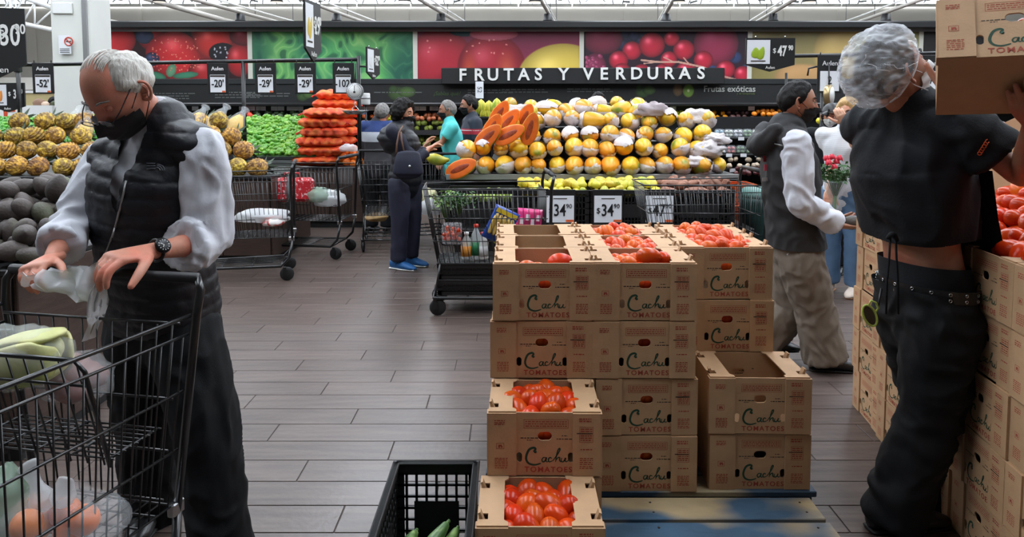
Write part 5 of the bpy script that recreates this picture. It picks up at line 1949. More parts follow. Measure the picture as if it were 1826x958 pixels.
# wooden box of dark plums far right behind worker's arm
dB = 3.4
t = thing('plum_crate', 'wooden crate of dark plums behind the worker\'s raised arm', 'crate', P(1770, 246, dB))
MB().bx(-.16, .16, 0, .012, -.02, .025).build('front_slat', mk('pale_wood', (206, 176, 136), .6), t)
MB().bx(-.16, .16, .0, .26, -.3, -.02).build('crate_body', M['kraft'], t)
R = random.Random(9)
M['plum'] = mk('plum_skin', (96, 36, 36), .3, rnd=.3, rndhue=.03)
plm = MB().ellipsoid((0, 0, 0), .024, seg=12, rings=8).mesh('plum', M['plum'])
for j in range(5):
    for i in range(7):
        o = meshobj('plum', plm, None, P(1770, 246, dB) + Vector((-.14 + i * .045 + (j % 2) * .02, .03 + j * .045, .012 + j * .012 + R.uniform(-.004, .006))))
        tag(o, 'dark red plum in the wooden crate behind the worker', 'plum', 'plums in the wooden crate')

# ------------------------------------------------------------------ rail with hanging price tags, scale, overhead signs
RD = 8.6
rail = thing('price_tag_rail', 'black pipe rail on posts carrying the hanging price tags', 'rail', (X(335, RD), RD, 0))
MB().tube([P(28, 116, RD), P(640, 106, RD)], .022, 8).build('pipe', M['black_metal'], rail, world=True)
for px, py in ((30, 80), (433, 108), (639, 100)):
    a = P(px, py, RD)
    MB().tube([a, (a.x, RD, .8)], .024, 8).build('post', M['black_metal'], rail, world=True)
    if px == 30: MB().box(a + Vector((0, 0, -.15)), (.07, .07, .34), bev=.01).build('post_cap', M['black'], rail, world=True)
MB().tube([P(640, 118, RD), P(668, 120, RD)], .012, 6).build('sign_arm', M['black_metal'], rail, world=True)
brand = mk('tag_brand_white', (220, 220, 220), .6)
for px, s_, lab in ((76, '52', 'leftmost, beside the white pillar'), (388, '20', 'first right of the old man\'s head'), (473, '29', 'second right of the old man\'s head'), (544, '29', 'third right of the old man\'s head'), (612, '102', 'next to the hanging scale')):
    d_ = RD - .03
    t = thing('hanging_price_tag', 'black hanging price tag with white card, ' + lab, 'price tag', P(px, 112, d_), group='hanging price tags')
    MB().bx(-.125, .125, -.006, .006, -.36, .0, bev=.004).build('tag_board', M['board_black'], t)
    MB().bx(-.088, .088, -.012, -.006, -.345, -.14).build('tag_card', M['paper_white'], t)
    text('-' + s_ + "'", .12, M['ink'], t, (0, -.015, -.245), sx=.8, offset=.002)
    text('Aulen', .06, brand, t, (0, -.012, -.07), offset=.001)
    MB().bx(-.085, .085, -.014, -.012, -.165, -.145).build('card_band', M['print_dark'], t); MB().bx(.05, .088, -.014, -.012, -.345, -.325).build('corner_mark', M['orange_ink'], t)
    MB().tube([(-.1, 0, 0), (-.1, 0, .03)], .006, 5).tube([(.1, 0, 0), (.1, 0, .03)], .006, 5).build('hook', M['black_metal'], t)
# hanging dial scale
t = thing('hanging_scale', 'white dial hanging scale beside the orange sacks', 'scale', P(633, 163, RD - .1))
Rf = Euler((PI / 2, 0, 0)).to_matrix()
MB().lathe([(.0, -.03), (.092, -.03), (.098, -.02), (.098, .02), (.09, .03), (0, .03)], (0, 0, 0), Rf, 28).build('scale_case', M['grey_metal'], t)
MB().lathe([(0, 0), (.083, 0), (.083, .003)], (0, -.031, 0), Rf, 28).build('dial_face', M['white'], t)
g = MB()
for k in range(24):
    a = 2 * PI * k / 24
    g.box((math.sin(a) * .07, -.036, math.cos(a) * .07), (.004, .002, .014), Euler((0, a, 0)).to_matrix())
g.box((0, -.037, .025), (.006, .002, .08)); g.bx(-.012, .012, -.037, -.035, -.02, .0)
g.build('dial_marks', M['ink'], t)
MB().tube([(0, 0, -.095), (0, 0, -.16), (-.03, 0, -.2), (-.06, 0, -.25)], .005, 6).tube([(0, 0, -.16), (.03, 0, -.2), (.06, 0, -.25)], .005, 6).build('hook_chain', M['chrome'], t)
MB().lathe([(.0, -.27), (.11, -.26), (.15, -.22), (.153, -.222), (.11, -.268)], seg=24).build('pan', M['chrome'], t)
MB().tube([(0, 0, .09), (0, .05, .32)], .008, 6).build('hanger_arm', M['black_metal'], t)


# overhead blade signs
def sign(label, px, py0, py1, w, d_, rz, price, rgb_icon, cents='90', big=True, name='overhead_price_sign'):
    c_ = P(px, (py0 + py1) / 2, d_)
    h = Z(py0, d_) - Z(py1, d_)
    t = thing(name, label, 'price sign', c_, rz, group='overhead price signs')
    w2 = w / 2
    poly = [(-w2, h / 2), (w2, h / 2), (w2, -h * .3), (0, -h / 2), (-w2, -h * .3)]
    Mx = Matrix(((1, 0, 0, 0), (0, 0, -1, .01), (0, 1, 0, 0), (0, 0, 0, 1)))
    MB().prism(poly, Mx, .02).build('sign_board', M['board_black'], t)
    MB().bx(-w2 * .96, -w2 * .02, -.014, -.01, -h * .27, h * .44).build('picture_card', M['paper_white'], t)
    MB().ellipsoid((-w2 * .6, -.016, .06 * h), (w2 * .18, .004, h * .16), seg=14, rings=8, fn=lambda v: Vector((v.x * (1 - .4 * v.z), v.y, v.z))).ellipsoid((-w2 * .38, -.016, .05 * h), (w2 * .14, .004, h * .2), Euler((0, .3, 0)).to_matrix(), 14, 8, fn=lambda v: Vector((v.x * (1 - .4 * v.z), v.y, v.z))).build('fruit_picture', mk('icon_%d' % px, rgb_icon, .5), t)
    MB().bx(-w2 * .8, -w2 * .2, -.016, -.014, -h * .2, -h * .17).build('caption', M['print_dark'], t)
    wl = letter_m
    text('$', h * .2, wl, t, (w2 * .16, -.013, h * .12)); text(price, h * .42, wl, t, (w2 * .47, -.013, h * .1), sx=.62, offset=.004); text(cents, h * .2, wl, t, (w2 * .82, -.013, h * .2), sx=.7, offset=.002)
    text('Aulen', h * .12, wl, t, (0, -.013, -h * .38))
    MB().tube([(w2 * .6, .0, h / 2), (w2 * .6, 0, h / 2 + .02)], .006, 5).tube([(-w2 * .6, 0, h / 2), (-w2 * .6, 0, h / 2 + .02)], .006, 5).build('clip', M['chrome'], t)
    return t


sign('large black price sign with green pears, reading 47.90', 1373, 68, 128, .44, 6.6, 0, '47', (150, 176, 40))
MB().tube([P(1402, 130, 6.62), P(1402, 330, 6.62)], .012, 6).build('sign_pole', M['black_metal'], [o for o in bpy.data.objects if o.get('label') == 'large black price sign with green pears, reading 47.90'][0], world=True)
t = sign('tall black price sign seen edge-on above the hanging tags', 557, 3, 110, .42, 6.8, 1.5, '29', (210, 180, 60))
sign('small black price sign seen edge-on beside the scale', 665, 86, 142, .4, 8.4, 1.4, '52', (220, 220, 220))
sign('black price sign cut by the left picture edge, with large circle', -6, 14, 140, .5, 7.2, .3, '30', (230, 230, 230))
sign('low black price sign with orange picture at the left edge', 14, 148, 200, .48, 8.7, -.2, '3', (236, 150, 70))
# right rail with tags
t = thing('price_tag_rail', 'black pipe rail behind the worker in hairnet', 'rail', P(1500, 112, 7.8))
MB().tube([P(1405, 100, 7.8), P(1720, 94, 7.8)], .02, 8).build('pipe', M['black_metal'], t, world=True)
MB().tube([P(1440, 135, 7.8), P(1442, 122, 7.8), P(1455, 119, 7.8), P(1475, 119, 7.8), P(1482, 128, 7.8)], .01, 6).build('bent_hook', M['black_metal'], t, world=True)
MB().tube([P(1468, 98, 7.8), (P(1468, 98, 7.8).x, 7.8, 0)], .02, 8).build('post', M['black_metal'], t, world=True)
for px, s_, lab in ((1480, '2', 'beside the hairnet'), (1657, '37', 'between mask and lifted carton')):
    q = thing('hanging_price_tag', 'black hanging price tag with white card, ' + lab, 'price tag', P(px, 98, 7.75), group='hanging price tags')
    MB().bx(-.13, .13, -.006, .006, -.4, 0, bev=.004).build('tag_board', M['board_black'], q)
    MB().bx(-.1, .1, -.012, -.006, -.38, -.17).build('tag_card', M['paper_white'], q)
    text(s_, .12, M['ink'], q, (0, -.015, -.27), sx=.8); text('Aulen', .07, brand, q, (0, -.012, -.09))
    MB().tube([(-.1, 0, 0), (-.1, 0, .03)], .006, 5).build('hook', M['black_metal'], q)
t = thing('hanging_scale', 'brass rimmed hanging scale between walking man and hairnet', 'scale', P(1478, 170, 7.6))
MB().lathe([(.0, -.03), (.1, -.03), (.108, -.02), (.108, .02), (.1, .03), (0, .03)], (0, 0, 0), Matrix.Rotation(.9, 3, 'Z') @ Rf, 28).build('scale_case', mk('brass', (170, 150, 110), .35, metal=.7), t)
MB().lathe([(0, 0), (.09, 0), (.09, .003)], Matrix.Rotation(.9, 3, 'Z') @ Vector((0, -.031, 0)), Matrix.Rotation(.9, 3, 'Z') @ Rf, 28).build('dial_face', M['white'], t)
MB().tube([(0, 0, .1), tuple(P(1478, 99, 7.8) - P(1478, 170, 7.6))], .008, 6).build('hanger_arm', M['black_metal'], t)
# small white tag before the letters
t = thing('shelf_talker', 'small white price tag hanging before the letters above striped shirt man', 'price tag', P(855, 160, WD - .33))
MB().bx(-.07, .07, -.004, .004, -.15, .14, bev=.004).build('tag_card', M['paper_white'], t); text('52', .11, M['ink'], t, (0, -.006, 0), (PI / 2, PI / 2, 0)); MB().tube([(0, 0, .14), (0, .02, .3)], .004, 5).build('string', M['black_metal'], t)
t = thing('dispenser', 'small white roll bag dispenser beside the scale post', 'dispenser', P(652, 178, 8.9))
MB().lathe([(.05, -.06), (.055, -.05), (.055, .07), (.05, .08)], seg=16).build('roll', M['white'], t); MB().lathe([(.058, .01), (.058, .03)], seg=16).build('band', M['grey_metal'], t)
MB().tube([(0, 0, -.06), (0, .02, -.9)], .012, 6).build('stand', M['black_metal'], t)

# bananas / hanging green-yellow bunches behind the striped shirt man
M['banana'] = mk('banana_peel', (214, 200, 60), .45, rgb2=(150, 176, 60), mask=(3, .45, .6), rnd=.1)
for i, (px, py) in enumerate(((858, 190), (872, 192), (886, 188), (866, 200), (880, 204))):
    t = thing('banana_bunch', 'yellow green banana bunch %s beside the papaya mound' % ('left upper', 'middle upper', 'right upper', 'left lower', 'right lower')[i].replace('left', 'at left').replace('right', 'at right').replace('middle', 'at middle'), 'bananas', P(px, py, 9.0), group='banana bunches')
    for k in range(5):
        a = -.7 + k * .35
        MB().chain([(0, 0, .08), (math.sin(a) * .05, -.03, .04), (math.sin(a) * .085, -.04, -.03), (math.sin(a) * .08, -.03, -.09)], [.01, .018, .018, .008], seg=8, sub=3).build('banana', M['banana'], t)
counter('banana_stand', 'black stand carrying the banana bunches', 848, 900, 8.95, 9.4, Z(208, 9.0), mat=M['black'])
counter('produce_counter', 'dark counter under the yellow produce bags behind walking man', 1452, 1512, 9.45, 10.3, Z(252, 9.5))
# background clutter at far left
d_ = 11.5
t = thing('promotion_bin', 'white promotion bin with red lettering strip at far left', 'bin', P(60, 200, d_))
MB().bx(X(-20, d_), X(96, d_), d_, d_ + .6, 0, Z(188, d_)).build('bin_wall', M['white'], t, world=True)
MB().bx(X(10, d_), X(16, d_), d_ - .01, d_, Z(212, d_), Z(195, d_)).bx(X(10, d_), X(30, d_), d_ - .01, d_, Z(199, d_), Z(195, d_)).build('red_strip', mk('promo_red', (206, 78, 50), .5), t, world=True)
for i, (px, r, rgb) in enumerate(((55, .1, (120, 90, 70)), (84, .07, (60, 66, 36)), (66, .06, (196, 170, 150)))):
    soft('boxed_goods', ('brown sack in the white promotion bin', 'dark green package in the white promotion bin', 'pale package in the white promotion bin')[i], 'package', (X(px, d_), d_ + .25, Z(188, d_) + r * .4), (r, .06, r * .7), mk('promo_goods_%d' % i, rgb, .6), 60 + i)
d_ = 14
t = thing('shelf_unit', 'tan display shelf beyond the leftmost hanging tag', 'shelf unit', (X(65, d_), d_, 0))
MB().bx(X(42, d_), X(98, d_), d_, d_ + .5, 0, Z(166, d_)).build('unit_body', mk('tan_shelf', (188, 172, 124), .7, var=(4, .1)), t, world=True)
MB().bx(X(38, d_), X(100, d_), d_ - .03, d_ + .5, Z(166, d_), Z(162, d_)).build('unit_top', M['white'], t, world=True)
t = thing('store_canopy', 'grey sloped canopy roof far left behind the price tags', 'canopy', (X(20, 20), 20, 0))
MB().add([P(-60, 165, 20), P(100, 158, 20), P(60, 138, 21), P(-60, 138, 21)], [(0, 1, 2, 3)]).build('roof_sheet', mk('canopy_grey', (150, 146, 138), .7), t, world=True)
for px in (-20, 92): MB().tube([P(px, 160, 20), (P(px, 160, 20).x, 20, 0)], .05, 8).build('canopy_post', M['white'], t, world=True)
# ------------------------------------------------------------------ people: toolkit
from mathutils.bvhtree import BVHTree
UP = Vector((0, 0, 1))


def face_vec(a):
    a = math.radians(a)
    return Vector((math.sin(a), -math.cos(a), 0))


def right_of(f):
    return Vector((f.y, -f.x, 0)).normalized()


def remesh(mb, voxel, smooth=6, disp=None, cut=None):
    me = mb.mesh('tmp', [], fix=True)
    o = bpy.data.objects.new('tmp', me)
    m = o.modifiers.new('r', 'REMESH'); m.mode = 'VOXEL'; m.voxel_size = voxel
    if smooth:
        s = o.modifiers.new('s', 'SMOOTH'); s.factor = .5; s.iterations = smooth
    out = evaluate([o])
    bpy.data.meshes.remove(me)
    n = len(out.vertices)
    co = np.zeros(n * 3); out.vertices.foreach_get('co', co); co = co.reshape(-1, 3)
    nr = np.zeros(n * 3); out.vertex_normals.foreach_get('vector', nr); nr = nr.reshape(-1, 3)
    if disp:
        for i in range(n):
            co[i] += nr[i] * disp(Vector(co[i]), Vector(nr[i]))
    fs = [tuple(p.vertices) for p in out.polygons]
    bpy.data.meshes.remove(out)
    if cut:
        gv = [cut(Vector(c)) for c in co]
        gv = [(.01 if g else -.01) if isinstance(g, (bool, np.bool_)) else g for g in gv]
        fs = [f for f in fs if not all(gv[i] > 0 for i in f)]
        mv = {}
        for f in fs:
            n_ = len(f)
            for k in range(n_):
                a, b = f[k], f[(k + 1) % n_]
                if (gv[a] > 0) != (gv[b] > 0):
                    if gv[a] < 0: a, b = b, a
                    mv.setdefault(a, []).append(co[a] + (co[b] - co[a]) * (gv[a] / (gv[a] - gv[b] + 1e-9)))
        for a, l in mv.items():
            co[a] = sum(l) / len(l)
        fs = [f for f in fs if all(gv[i] <= 0 or i in mv for i in f)]
    r = MB(); r.add([tuple(c) for c in co], fs, 0, True)
    return r


def fold(amp, fr=(9, 9, 5), seed=0.0, amp2=0.0):
    """cloth folds as ridged noise"""
    f = Vector(fr)

    def fn(c, n):
        q = Vector((c.x * f.x, c.y * f.y, c.z * f.z)) + Vector((seed, seed * 2, seed * .5))
        w = noise.noise(q * .6) * 1.2
        a = 1 - 2 * abs(noise.noise(q + Vector((w, w, w))))
        b = noise.noise(q * 2.6) if amp2 else 0
        return amp * a + amp2 * b
    return fn


def quilt(P0, axis, pitch, amp, seed=0):
    axis = axis.normalized()

    def fn(c, n):
        h = (c - P0).dot(axis) + .006 * noise.noise(c * 9)
        s = abs(math.sin(PI * h / pitch))
        return amp * (s ** .55 - .75) + .002 * noise.noise(c * 40) + .002 * noise.noise(c * 14)
    return fn


def head_pt(v, g=None):
    x, y, z = v.x, v.y, v.z
    rx, ry, rz = .0765, .098, .116
    lo = max(0.0, -z)
    X_, Y_, Z_ = x * rx, y * ry, z * rz
    X_ *= 1 - .24 * lo ** 1.3
    if y < 0:
        Y_ *= 1 + .06 * max(0, .6 - abs(z - .2)) - .42 * lo ** 1.2
        X_ *= 1 + .03
    else:
        Y_ *= .96
        fc = max(0.0, y)
        # brow, sockets, cheeks
        Y_ += .005 * math.exp(-((z - .2) / .1) ** 2) * math.exp(-(x / .5) ** 2)
        for s in (-1, 1):
            Y_ -= .0105 * math.exp(-((x - s * .38) / .17) ** 2 - ((z - .03) / .12) ** 2)
            Y_ += .005 * math.exp(-((x - s * .5) / .2) ** 2 - ((z + .25) / .18) ** 2)
        # nose
        if -.55 < z < .2:
            t = (.15 - z) / .5
            prof = max(0, min(1, t)) ** 1.1 * (1 if z > -.36 else max(0, 1 - (-.36 - z) / .1))
            w = .1 + .08 * max(0, min(1, t))
            Y_ += .031 * prof * math.exp(-(x / w) ** 2)
        # lips, chin
        Y_ += .006 * math.exp(-(x / .25) ** 2 - ((z + .56) / .05) ** 2) + .005 * math.exp(-(x / .22) ** 2 - ((z + .68) / .05) ** 2)
        Y_ -= .004 * math.exp(-(x / .25) ** 2 - ((z + .62) / .025) ** 2)
        Y_ += .016 * math.exp(-(x / .35) ** 2 - ((z + .88) / .14) ** 2)
    return Vector((X_, Y_, Z_))


def head_dir(az, el):
    return Vector((math.sin(az) * math.cos(el), math.cos(az) * math.cos(el), math.sin(el)))


def head_surface(Mh, k, off, keep, naz=56, nel=36, mat=0):
    """patch of the head surface: off(v)->(outward offset), keep(v)->bool"""
    vs, ok, idx = [], [], {}
    for j in range(nel + 1):
        el = -PI / 2 + PI * j / nel
        for i in range(naz):
            az = -PI + 2 * PI * i / naz
            v = head_dir(az, el)
            p = head_pt(v)
            n = Vector((v.x / .0765, v.y / .098, v.z / .116)).normalized()
            p = p + n * off(v)
            vs.append(Mh @ (p * k)); ok.append(keep(v))
    fs = []
    for j in range(nel):
        for i in range(naz):
            i2 = (i + 1) % naz
            q = (j * naz + i, j * naz + i2, (j + 1) * naz + i2, (j + 1) * naz + i)
            if all(ok[t] for t in q):
                fs.append(q)
    return MB().add(vs, fs, mat, True)


def lerp_tab(tab, x):
    for (a, va), (b, vb) in zip(tab[:-1], tab[1:]):
        if x <= b:
            return va + (vb - va) * max(0, (x - a)) / (b - a)
    return tab[-1][1]


HL_SHORT = [(0, .66), (.6, .6), (1.0, .42), (1.25, .05), (1.45, -.12), (1.75, -.1), (2.0, -.3), (2.6, -.52), (3.15, -.58)]
HL_BALD = [(0, .93), (.5, .9), (.9, .75), (1.15, .4), (1.4, .02), (1.55, -.1), (1.8, -.1), (2.1, -.35), (3.15, -.5)]
HL_LONG = [(0, .6), (.5, .5), (.8, .2), (1.0, -.3), (1.15, -.85), (3.15, -.98)]


def hair_mesh(Mh, k, tab, thick, seed=0, lump=.004, bald=False):
    def hl(v):
        h = lerp_tab(tab, abs(math.atan2(v.x, v.y)))
        if bald:
            h = max(h, v.z - (abs(v.x) * 1.15 - v.y * .62 - .6) * .8)
        return h

    def off(v):
        e = v.z - hl(v)
        t = max(0.0, min(1.0, e / .22))
        return -.003 + (thick + .003) * t ** .8 + lump * t * noise.noise(v * 5 + Vector((seed, 0, 0))) + .5 * lump * t * noise.noise(v * 16 + Vector((seed, 0, 0)))
    return head_surface(Mh, k, off, lambda v: v.z > hl(v) - .05, 72, 48)


def mask_mesh(Mh, k, off0=.006, top=-.1, tent=.012):
    def keep(v):
        az = abs(math.atan2(v.x, v.y))
        t = top - .14 * min(1, az / 1.2) ** 2
        return az < 1.28 and v.z < t and v.z > -.97 and v.y > -.02

    def off(v):
        return off0 + tent * math.exp(-(v.x / .35) ** 2 - ((v.z + .55) / .3) ** 2) + .002 * math.sin(v.z * 22)
    return head_surface(Mh, k, off, keep, 72, 60)


def ear(mb, Mh, k, s):
    c = Vector((s * .073, -.006, -.008)); R = Matrix.Rotation(s * .35, 3, 'Z')
    def T(x, y, z): return Mh @ ((c + R @ Vector((s * x, y, z))) * k)
    pts = [(.004, .008, -.026), (.012, -.002, -.03), (.016, -.014, -.016), (.019, -.019, .006), (.018, -.014, .024), (.013, -.002, .031), (.006, .009, .024), (.003, .012, .008)]
    mb.chain([T(*p) for p in pts], [.0052, .006, .005, .0045, .0045, .0045, .004, .003], seg=8, sub=3)
    mb.chain([T(.0, .004, -.022), T(.006, -.006, 0), T(.004, 0, .02)], [(.006, .004), (.016, .005), (.01, .004)], side=(Mh.to_3x3() @ (R @ Vector((s * .3, -1, 0)))), seg=10, sub=3)
    mb.chain([T(.006, .004, -.012), T(.011, -.006, -.012), T(.011, -.009, .004), T(.008, -.004, .016)], [.004, .004, .0035, .003], seg=6, sub=3)


def hand(wrist, fdir, pn, thumb, size=1.0, curl=(.5, .5, .5, .5), tcurl=.3, spread=.1, voxel=.0034, tout=.8):
    """continuous hand mesh. pn: palm normal (fingers curl toward it); thumb: direction toward the thumb side"""
    f = fdir.normalized(); n = (pn - f * pn.dot(f)).normalized(); t = (thumb - f * thumb.dot(f) - n * thumb.dot(n)).normalized()
    s = size
    mb = MB()
    mb.chain([wrist - f * .03 * s, wrist, wrist + f * .04 * s, wrist + f * .085 * s], [(.027 * s, .02 * s), (.027 * s, .019 * s), (.038 * s, .0165 * s), (.041 * s, .0125 * s)], side=t, seg=14)
    for i, (o, ln) in enumerate(((.03, .074), (.0105, .083), (-.0095, .077), (-.028, .06))):
        b = wrist + f * (.083 - .004 * abs(i - 1.2)) * s + t * o * s
        d = (f + t * o * 3 * spread * 4).normalized()
        pts = [b - d * .012 * s, b]
        c = curl[i]
        ang = 0
        p = b
        for q, seg_ in enumerate((.46, .3, .24)):
            ang += c * (.75, 1.0, .7)[q]
            dd = d * math.cos(ang) + n * math.sin(ang)
            p = p + dd * ln * seg_ * s
            pts.append(p)
        mb.chain(pts, [.0095 * s, .0095 * s, .0088 * s, .008 * s, .0068 * s], seg=10, sub=3)
        mb.ellipsoid(b, .0108 * s, seg=10, rings=6)
    b = wrist + f * .022 * s + t * .024 * s + n * .006 * s
    d1 = (f * .75 + t * tout + n * .25).normalized(); d2 = (d1 * math.cos(tcurl) + (f * .7 + n * .7).normalized() * math.sin(tcurl)).normalized(); d3 = (d2 + (n * .4 - t * .4) * tcurl).normalized()
    p1 = b + d1 * .042 * s; p2 = p1 + d2 * .034 * s; p3 = p2 + d3 * .026 * s
    mb.chain([b, p1, p2, p3], [.0155 * s, .0122 * s, .0105 * s, .0082 * s], seg=10)
    return remesh(mb, voxel * s, 3)


class Person:
    def __init__(s, label, loc, skin, f_torso, f_head, hpitch, J, k=1.0, headk=1.0, group=None, hroll=0.0, voxel=.012, name='person'):
        s.root = thing(name, label, 'person', loc, group=group)
        s.J = J; s.k = k; s.skin = skin; s.vox = voxel
        s.F = f_torso.normalized(); s.R = right_of(s.F)
        hf = f_head.normalized()
        r = right_of(hf)
        fw = (hf * math.cos(hpitch) - UP * math.sin(hpitch))
        up = r.cross(fw)
        if hroll:
            q = Matrix.Rotation(hroll, 3, fw); r = q @ r; up = q @ up
        s.hf, s.hu, s.hr = fw, up, r
        s.Mh = Matrix.Translation(J['head']) @ Matrix((r, fw, up)).transposed().to_4x4()
        s.hk = headk

    # shapes -----------------------------------------------------------
    def torso(s, mb, inf=0.0, lo=-1, hi=6, scale=1.0, belly=0.0, sq=2.3):
        J, k = s.J, s.k * scale
        ax = (J['nck'] - J['pel']).normalized()
        hipR = (J['hipR'] - J['hipL']).normalized()
        shR = (J['shR'] - J['shL']).normalized()
        mid = (J['shL'] + J['shR']) / 2
        rows = [(J['pel'] - UP * .09, .12, .105, hipR), (J['pel'], .165, .125, hipR), (J['wst'] + s.F * belly * .5, .148, .112 + belly * .6, (hipR + shR) / 2), (J['chs'] + s.F * belly * .3, .168, .122 + belly * .3, shR),
                (mid - ax * .05, .165, .105, shR), (J['nck'] - ax * .0, .085, .072, shR), (J['nck'] + ax * .03, .06, .06, shR)]
        rows = rows[max(lo, 0):hi + 1]
        mb.chain([r[0] for r in rows], [((r[1]) * k + inf, (r[2]) * k + inf) for r in rows], side=[r[3] for r in rows], seg=24, sub=6, sq=sq)
        return mb

    def shoulders(s, mb, inf=0.0, reach=1.0):
        J, k = s.J, s.k
        for q in 'LR':
            e = J['nck'].lerp(J['sh' + q], reach)
            d = (J['el' + q] - J['sh' + q]).normalized()
            fb = s.F
            mb.chain([J['nck'] - UP * .03, J['nck'].lerp(J['sh' + q], .55 * reach) - UP * .012, e - UP * .004, e + d * .03], [(.07 * k + inf, .05 * k + inf), (.07 * k + inf, .05 * k + inf), (.064 * k + inf, .052 * k + inf), (.06 * k + inf, .05 * k + inf)], side=fb, seg=14)
        return mb

    def arm(s, mb, q, inf=0.0, t0=0.0, t1=2.0, cuff=0.0, flat=True, r=(.058, .05, .043, .04, .03)):
        """t: 0 shoulder, 1 elbow, 2 wrist"""
        J, k = s.J, s.k
        A, B, C = J['sh' + q], J['el' + q], J['wr' + q]
        def pt(t): return A.lerp(B, t) if t <= 1 else B.lerp(C, t - 1)
        def rad(t): return lerp_tab([(0, r[0]), (.5, r[1]), (1, r[2]), (1.3, r[3]), (2, r[4])], t) * k
        ts = [t0 + (t1 - t0) * i / 6 for i in range(7)]
        mb.chain([pt(t) for t in ts], [rad(t) + inf + cuff * max(0, (t - t1 + .25) / .25) for t in ts], seg=14, sub=3, round_ends=(True, not flat))
        return mb

    def leg(s, mb, q, inf=0.0, r=(.095, .085, .06, .06, .042), t1=2.0, flat=True, hem=0.0):
        J, k = s.J, s.k
        A, B, C = J['hip' + q], J['kn' + q], J['an' + q]
        def pt(t): return A.lerp(B, t) if t <= 1 else B.lerp(C, t - 1)
        def rad(t): return lerp_tab([(0, r[0]), (.4, r[1]), (1, r[2]), (1.35, r[3]), (2, r[4])], t) * k
        ts = [t1 * i / 8 for i in range(9)]
        mb.chain([pt(t) for t in ts], [rad(t) + inf + hem * max(0, t - 1) for t in ts], seg=16, sub=3, round_ends=(True, not flat))
        return mb

    # building ------------------------------------------------------------
    def put(s, name, mb, mat, parent=None, label=None, fix=False):
        o = mb.build(name, mat, parent or s.root, world=True, fix=fix)
        if label: o['label'] = label
        return o

    def garment(s, name, mb, mat, voxel=None, smooth=6, disp=None, cut=None, label=None):
        return s.put(name, remesh(mb, voxel or s.vox, smooth, disp, cut), mat, label=label)

    def body(s, hands=(), ears='LR', full=True):
        J, k = s.J, s.k
        mb = MB()
        s.torso(mb, -.012); s.shoulders(mb, -.012)
        for q in 'LR':
            s.arm(mb, q, -.002, flat=False, r=(.052, .044, .037, .04, .0255))
            if full: s.leg(mb, q, -.012, flat=False)
        hc = J['head']
        mb.chain([J['nck'] - UP * .06, J['nck'], hc - s.hu * .08 - s.hf * .022, hc - s.hf * .02], [.06 * k, .057 * k, .054 * k, .05 * k], seg=14)
        r = remesh(mb, s.vox * .85, 5)
        hd = head_surface(s.Mh, s.hk, lambda v: 0, lambda v: True, 64, 48)
        r.add(hd.v, hd.f, 0, True)
        e = MB()
        for q in ears:
            ear(e, s.Mh, s.hk, -1 if q == 'L' else 1)
        r.add(e.v, e.f, 0, True)
        for h in hands:
            r.add(h.v, h.f, 0, True)
        o = s.put('body', r, s.skin)
        return o

    def hp(s, x, y, z):
        """point in head coordinates (metres, right/forward/up)"""
        return s.Mh @ (Vector((x, y, z)) * s.hk)

    def hair(s, tab, thick, mat, seed=0, lump=.004, bald=False):
        return s.put('hair', hair_mesh(s.Mh, s.hk, tab, thick, seed, lump, bald), mat)

    def mask(s, mat, **kw):
        o = s.put('face_mask', mask_mesh(s.Mh, s.hk, **kw), mat)
        for q in (-1, 1):
            lp = MB().tube([s.hp(q * .062, .045, -.03), s.hp(q * .075, .02, -.008), s.hp(q * .08, -.014, .014), s.hp(q * .08, -.022, -.01), s.hp(q * .075, .0, -.05), s.hp(q * .06, .04, -.088)], .0017, 5)
            s.put('ear_loop', lp, mat, parent=o)
        return o

    def eyes(s, brow_mat, closed=False):
        for q in (-1, 1):
            c = s.hp(q * .031, .0755, .003)
            if closed:
                s.put('eyelid', MB().ellipsoid(c, .0125, seg=12, rings=8).tube([c + s.hr * -.011 + s.hf * .009 - s.hu * .004, c + s.hf * .0122 - s.hu * .006, c + s.hr * .011 + s.hf * .009 - s.hu * .004], .0012, 5), s.skin)
            mb = MB().ellipsoid(c - s.hf * (.006 if closed else 0), .0112, seg=12, rings=8)
            o = s.put('eye', mb, M['eye'])
            ir = MB().ellipsoid(c + s.hf * (.0062 if not closed else -.004), .0068, seg=10, rings=6)
            if not closed: s.put('eyelid', MB().ellipsoid(c + s.hu * .0045, .0118, seg=12, rings=8), s.skin)
            x = ir.build('iris', M['iris'], o, world=True)
            br = MB().chain([s.hp(q * .015, .092, .024), s.hp(q * .032, .09, .03), s.hp(q * .05, .078, .026)], [(.004, .003), (.005, .003), (.003, .002)], seg=6, sub=3)
            s.put('eyebrow', br, brow_mat)

    def shoe(s, q, mat, L=.27, w=.046, sole=None, toe=None):
        a = s.J['an' + q]
        f = (s.J.get('to' + q) or (a + s.F)) - a
        f.z = 0; f.normalize()
        g = s.J.get('gz' + q, 0.0)
        h0 = Vector((a.x, a.y, g)) - f * .06
        sd = right_of(f)
        mb = MB().chain([h0 + UP * .045, h0 + f * .06 + UP * .05, h0 + f * L * .55 + UP * .038, h0 + f * L * .85 + UP * .028, h0 + f * L + UP * .022], [(.033, .045), (.038, .05), (w, .038), (w * .95, .028), (w * .55, .018)], side=sd, seg=16, sub=4)
        mb.v = [(x, y, max(z, g + .012)) for x, y, z in mb.v]
        mb.chain([a + UP * .05, Vector((a.x, a.y, g + .05))], [.042, .042], seg=12)
        o = s.put('shoe', mb, mat)
        sb = MB().chain([h0 + UP * .008 - f * .02, h0 + f * .06 + UP * .008, h0 + f * L * .6 + UP * .008, h0 + f * (L * 1.0) + UP * .008], [(.036, .008), (.04, .008), (w * 1.05, .008), (w * .6, .008)], side=sd, seg=16, sub=4)
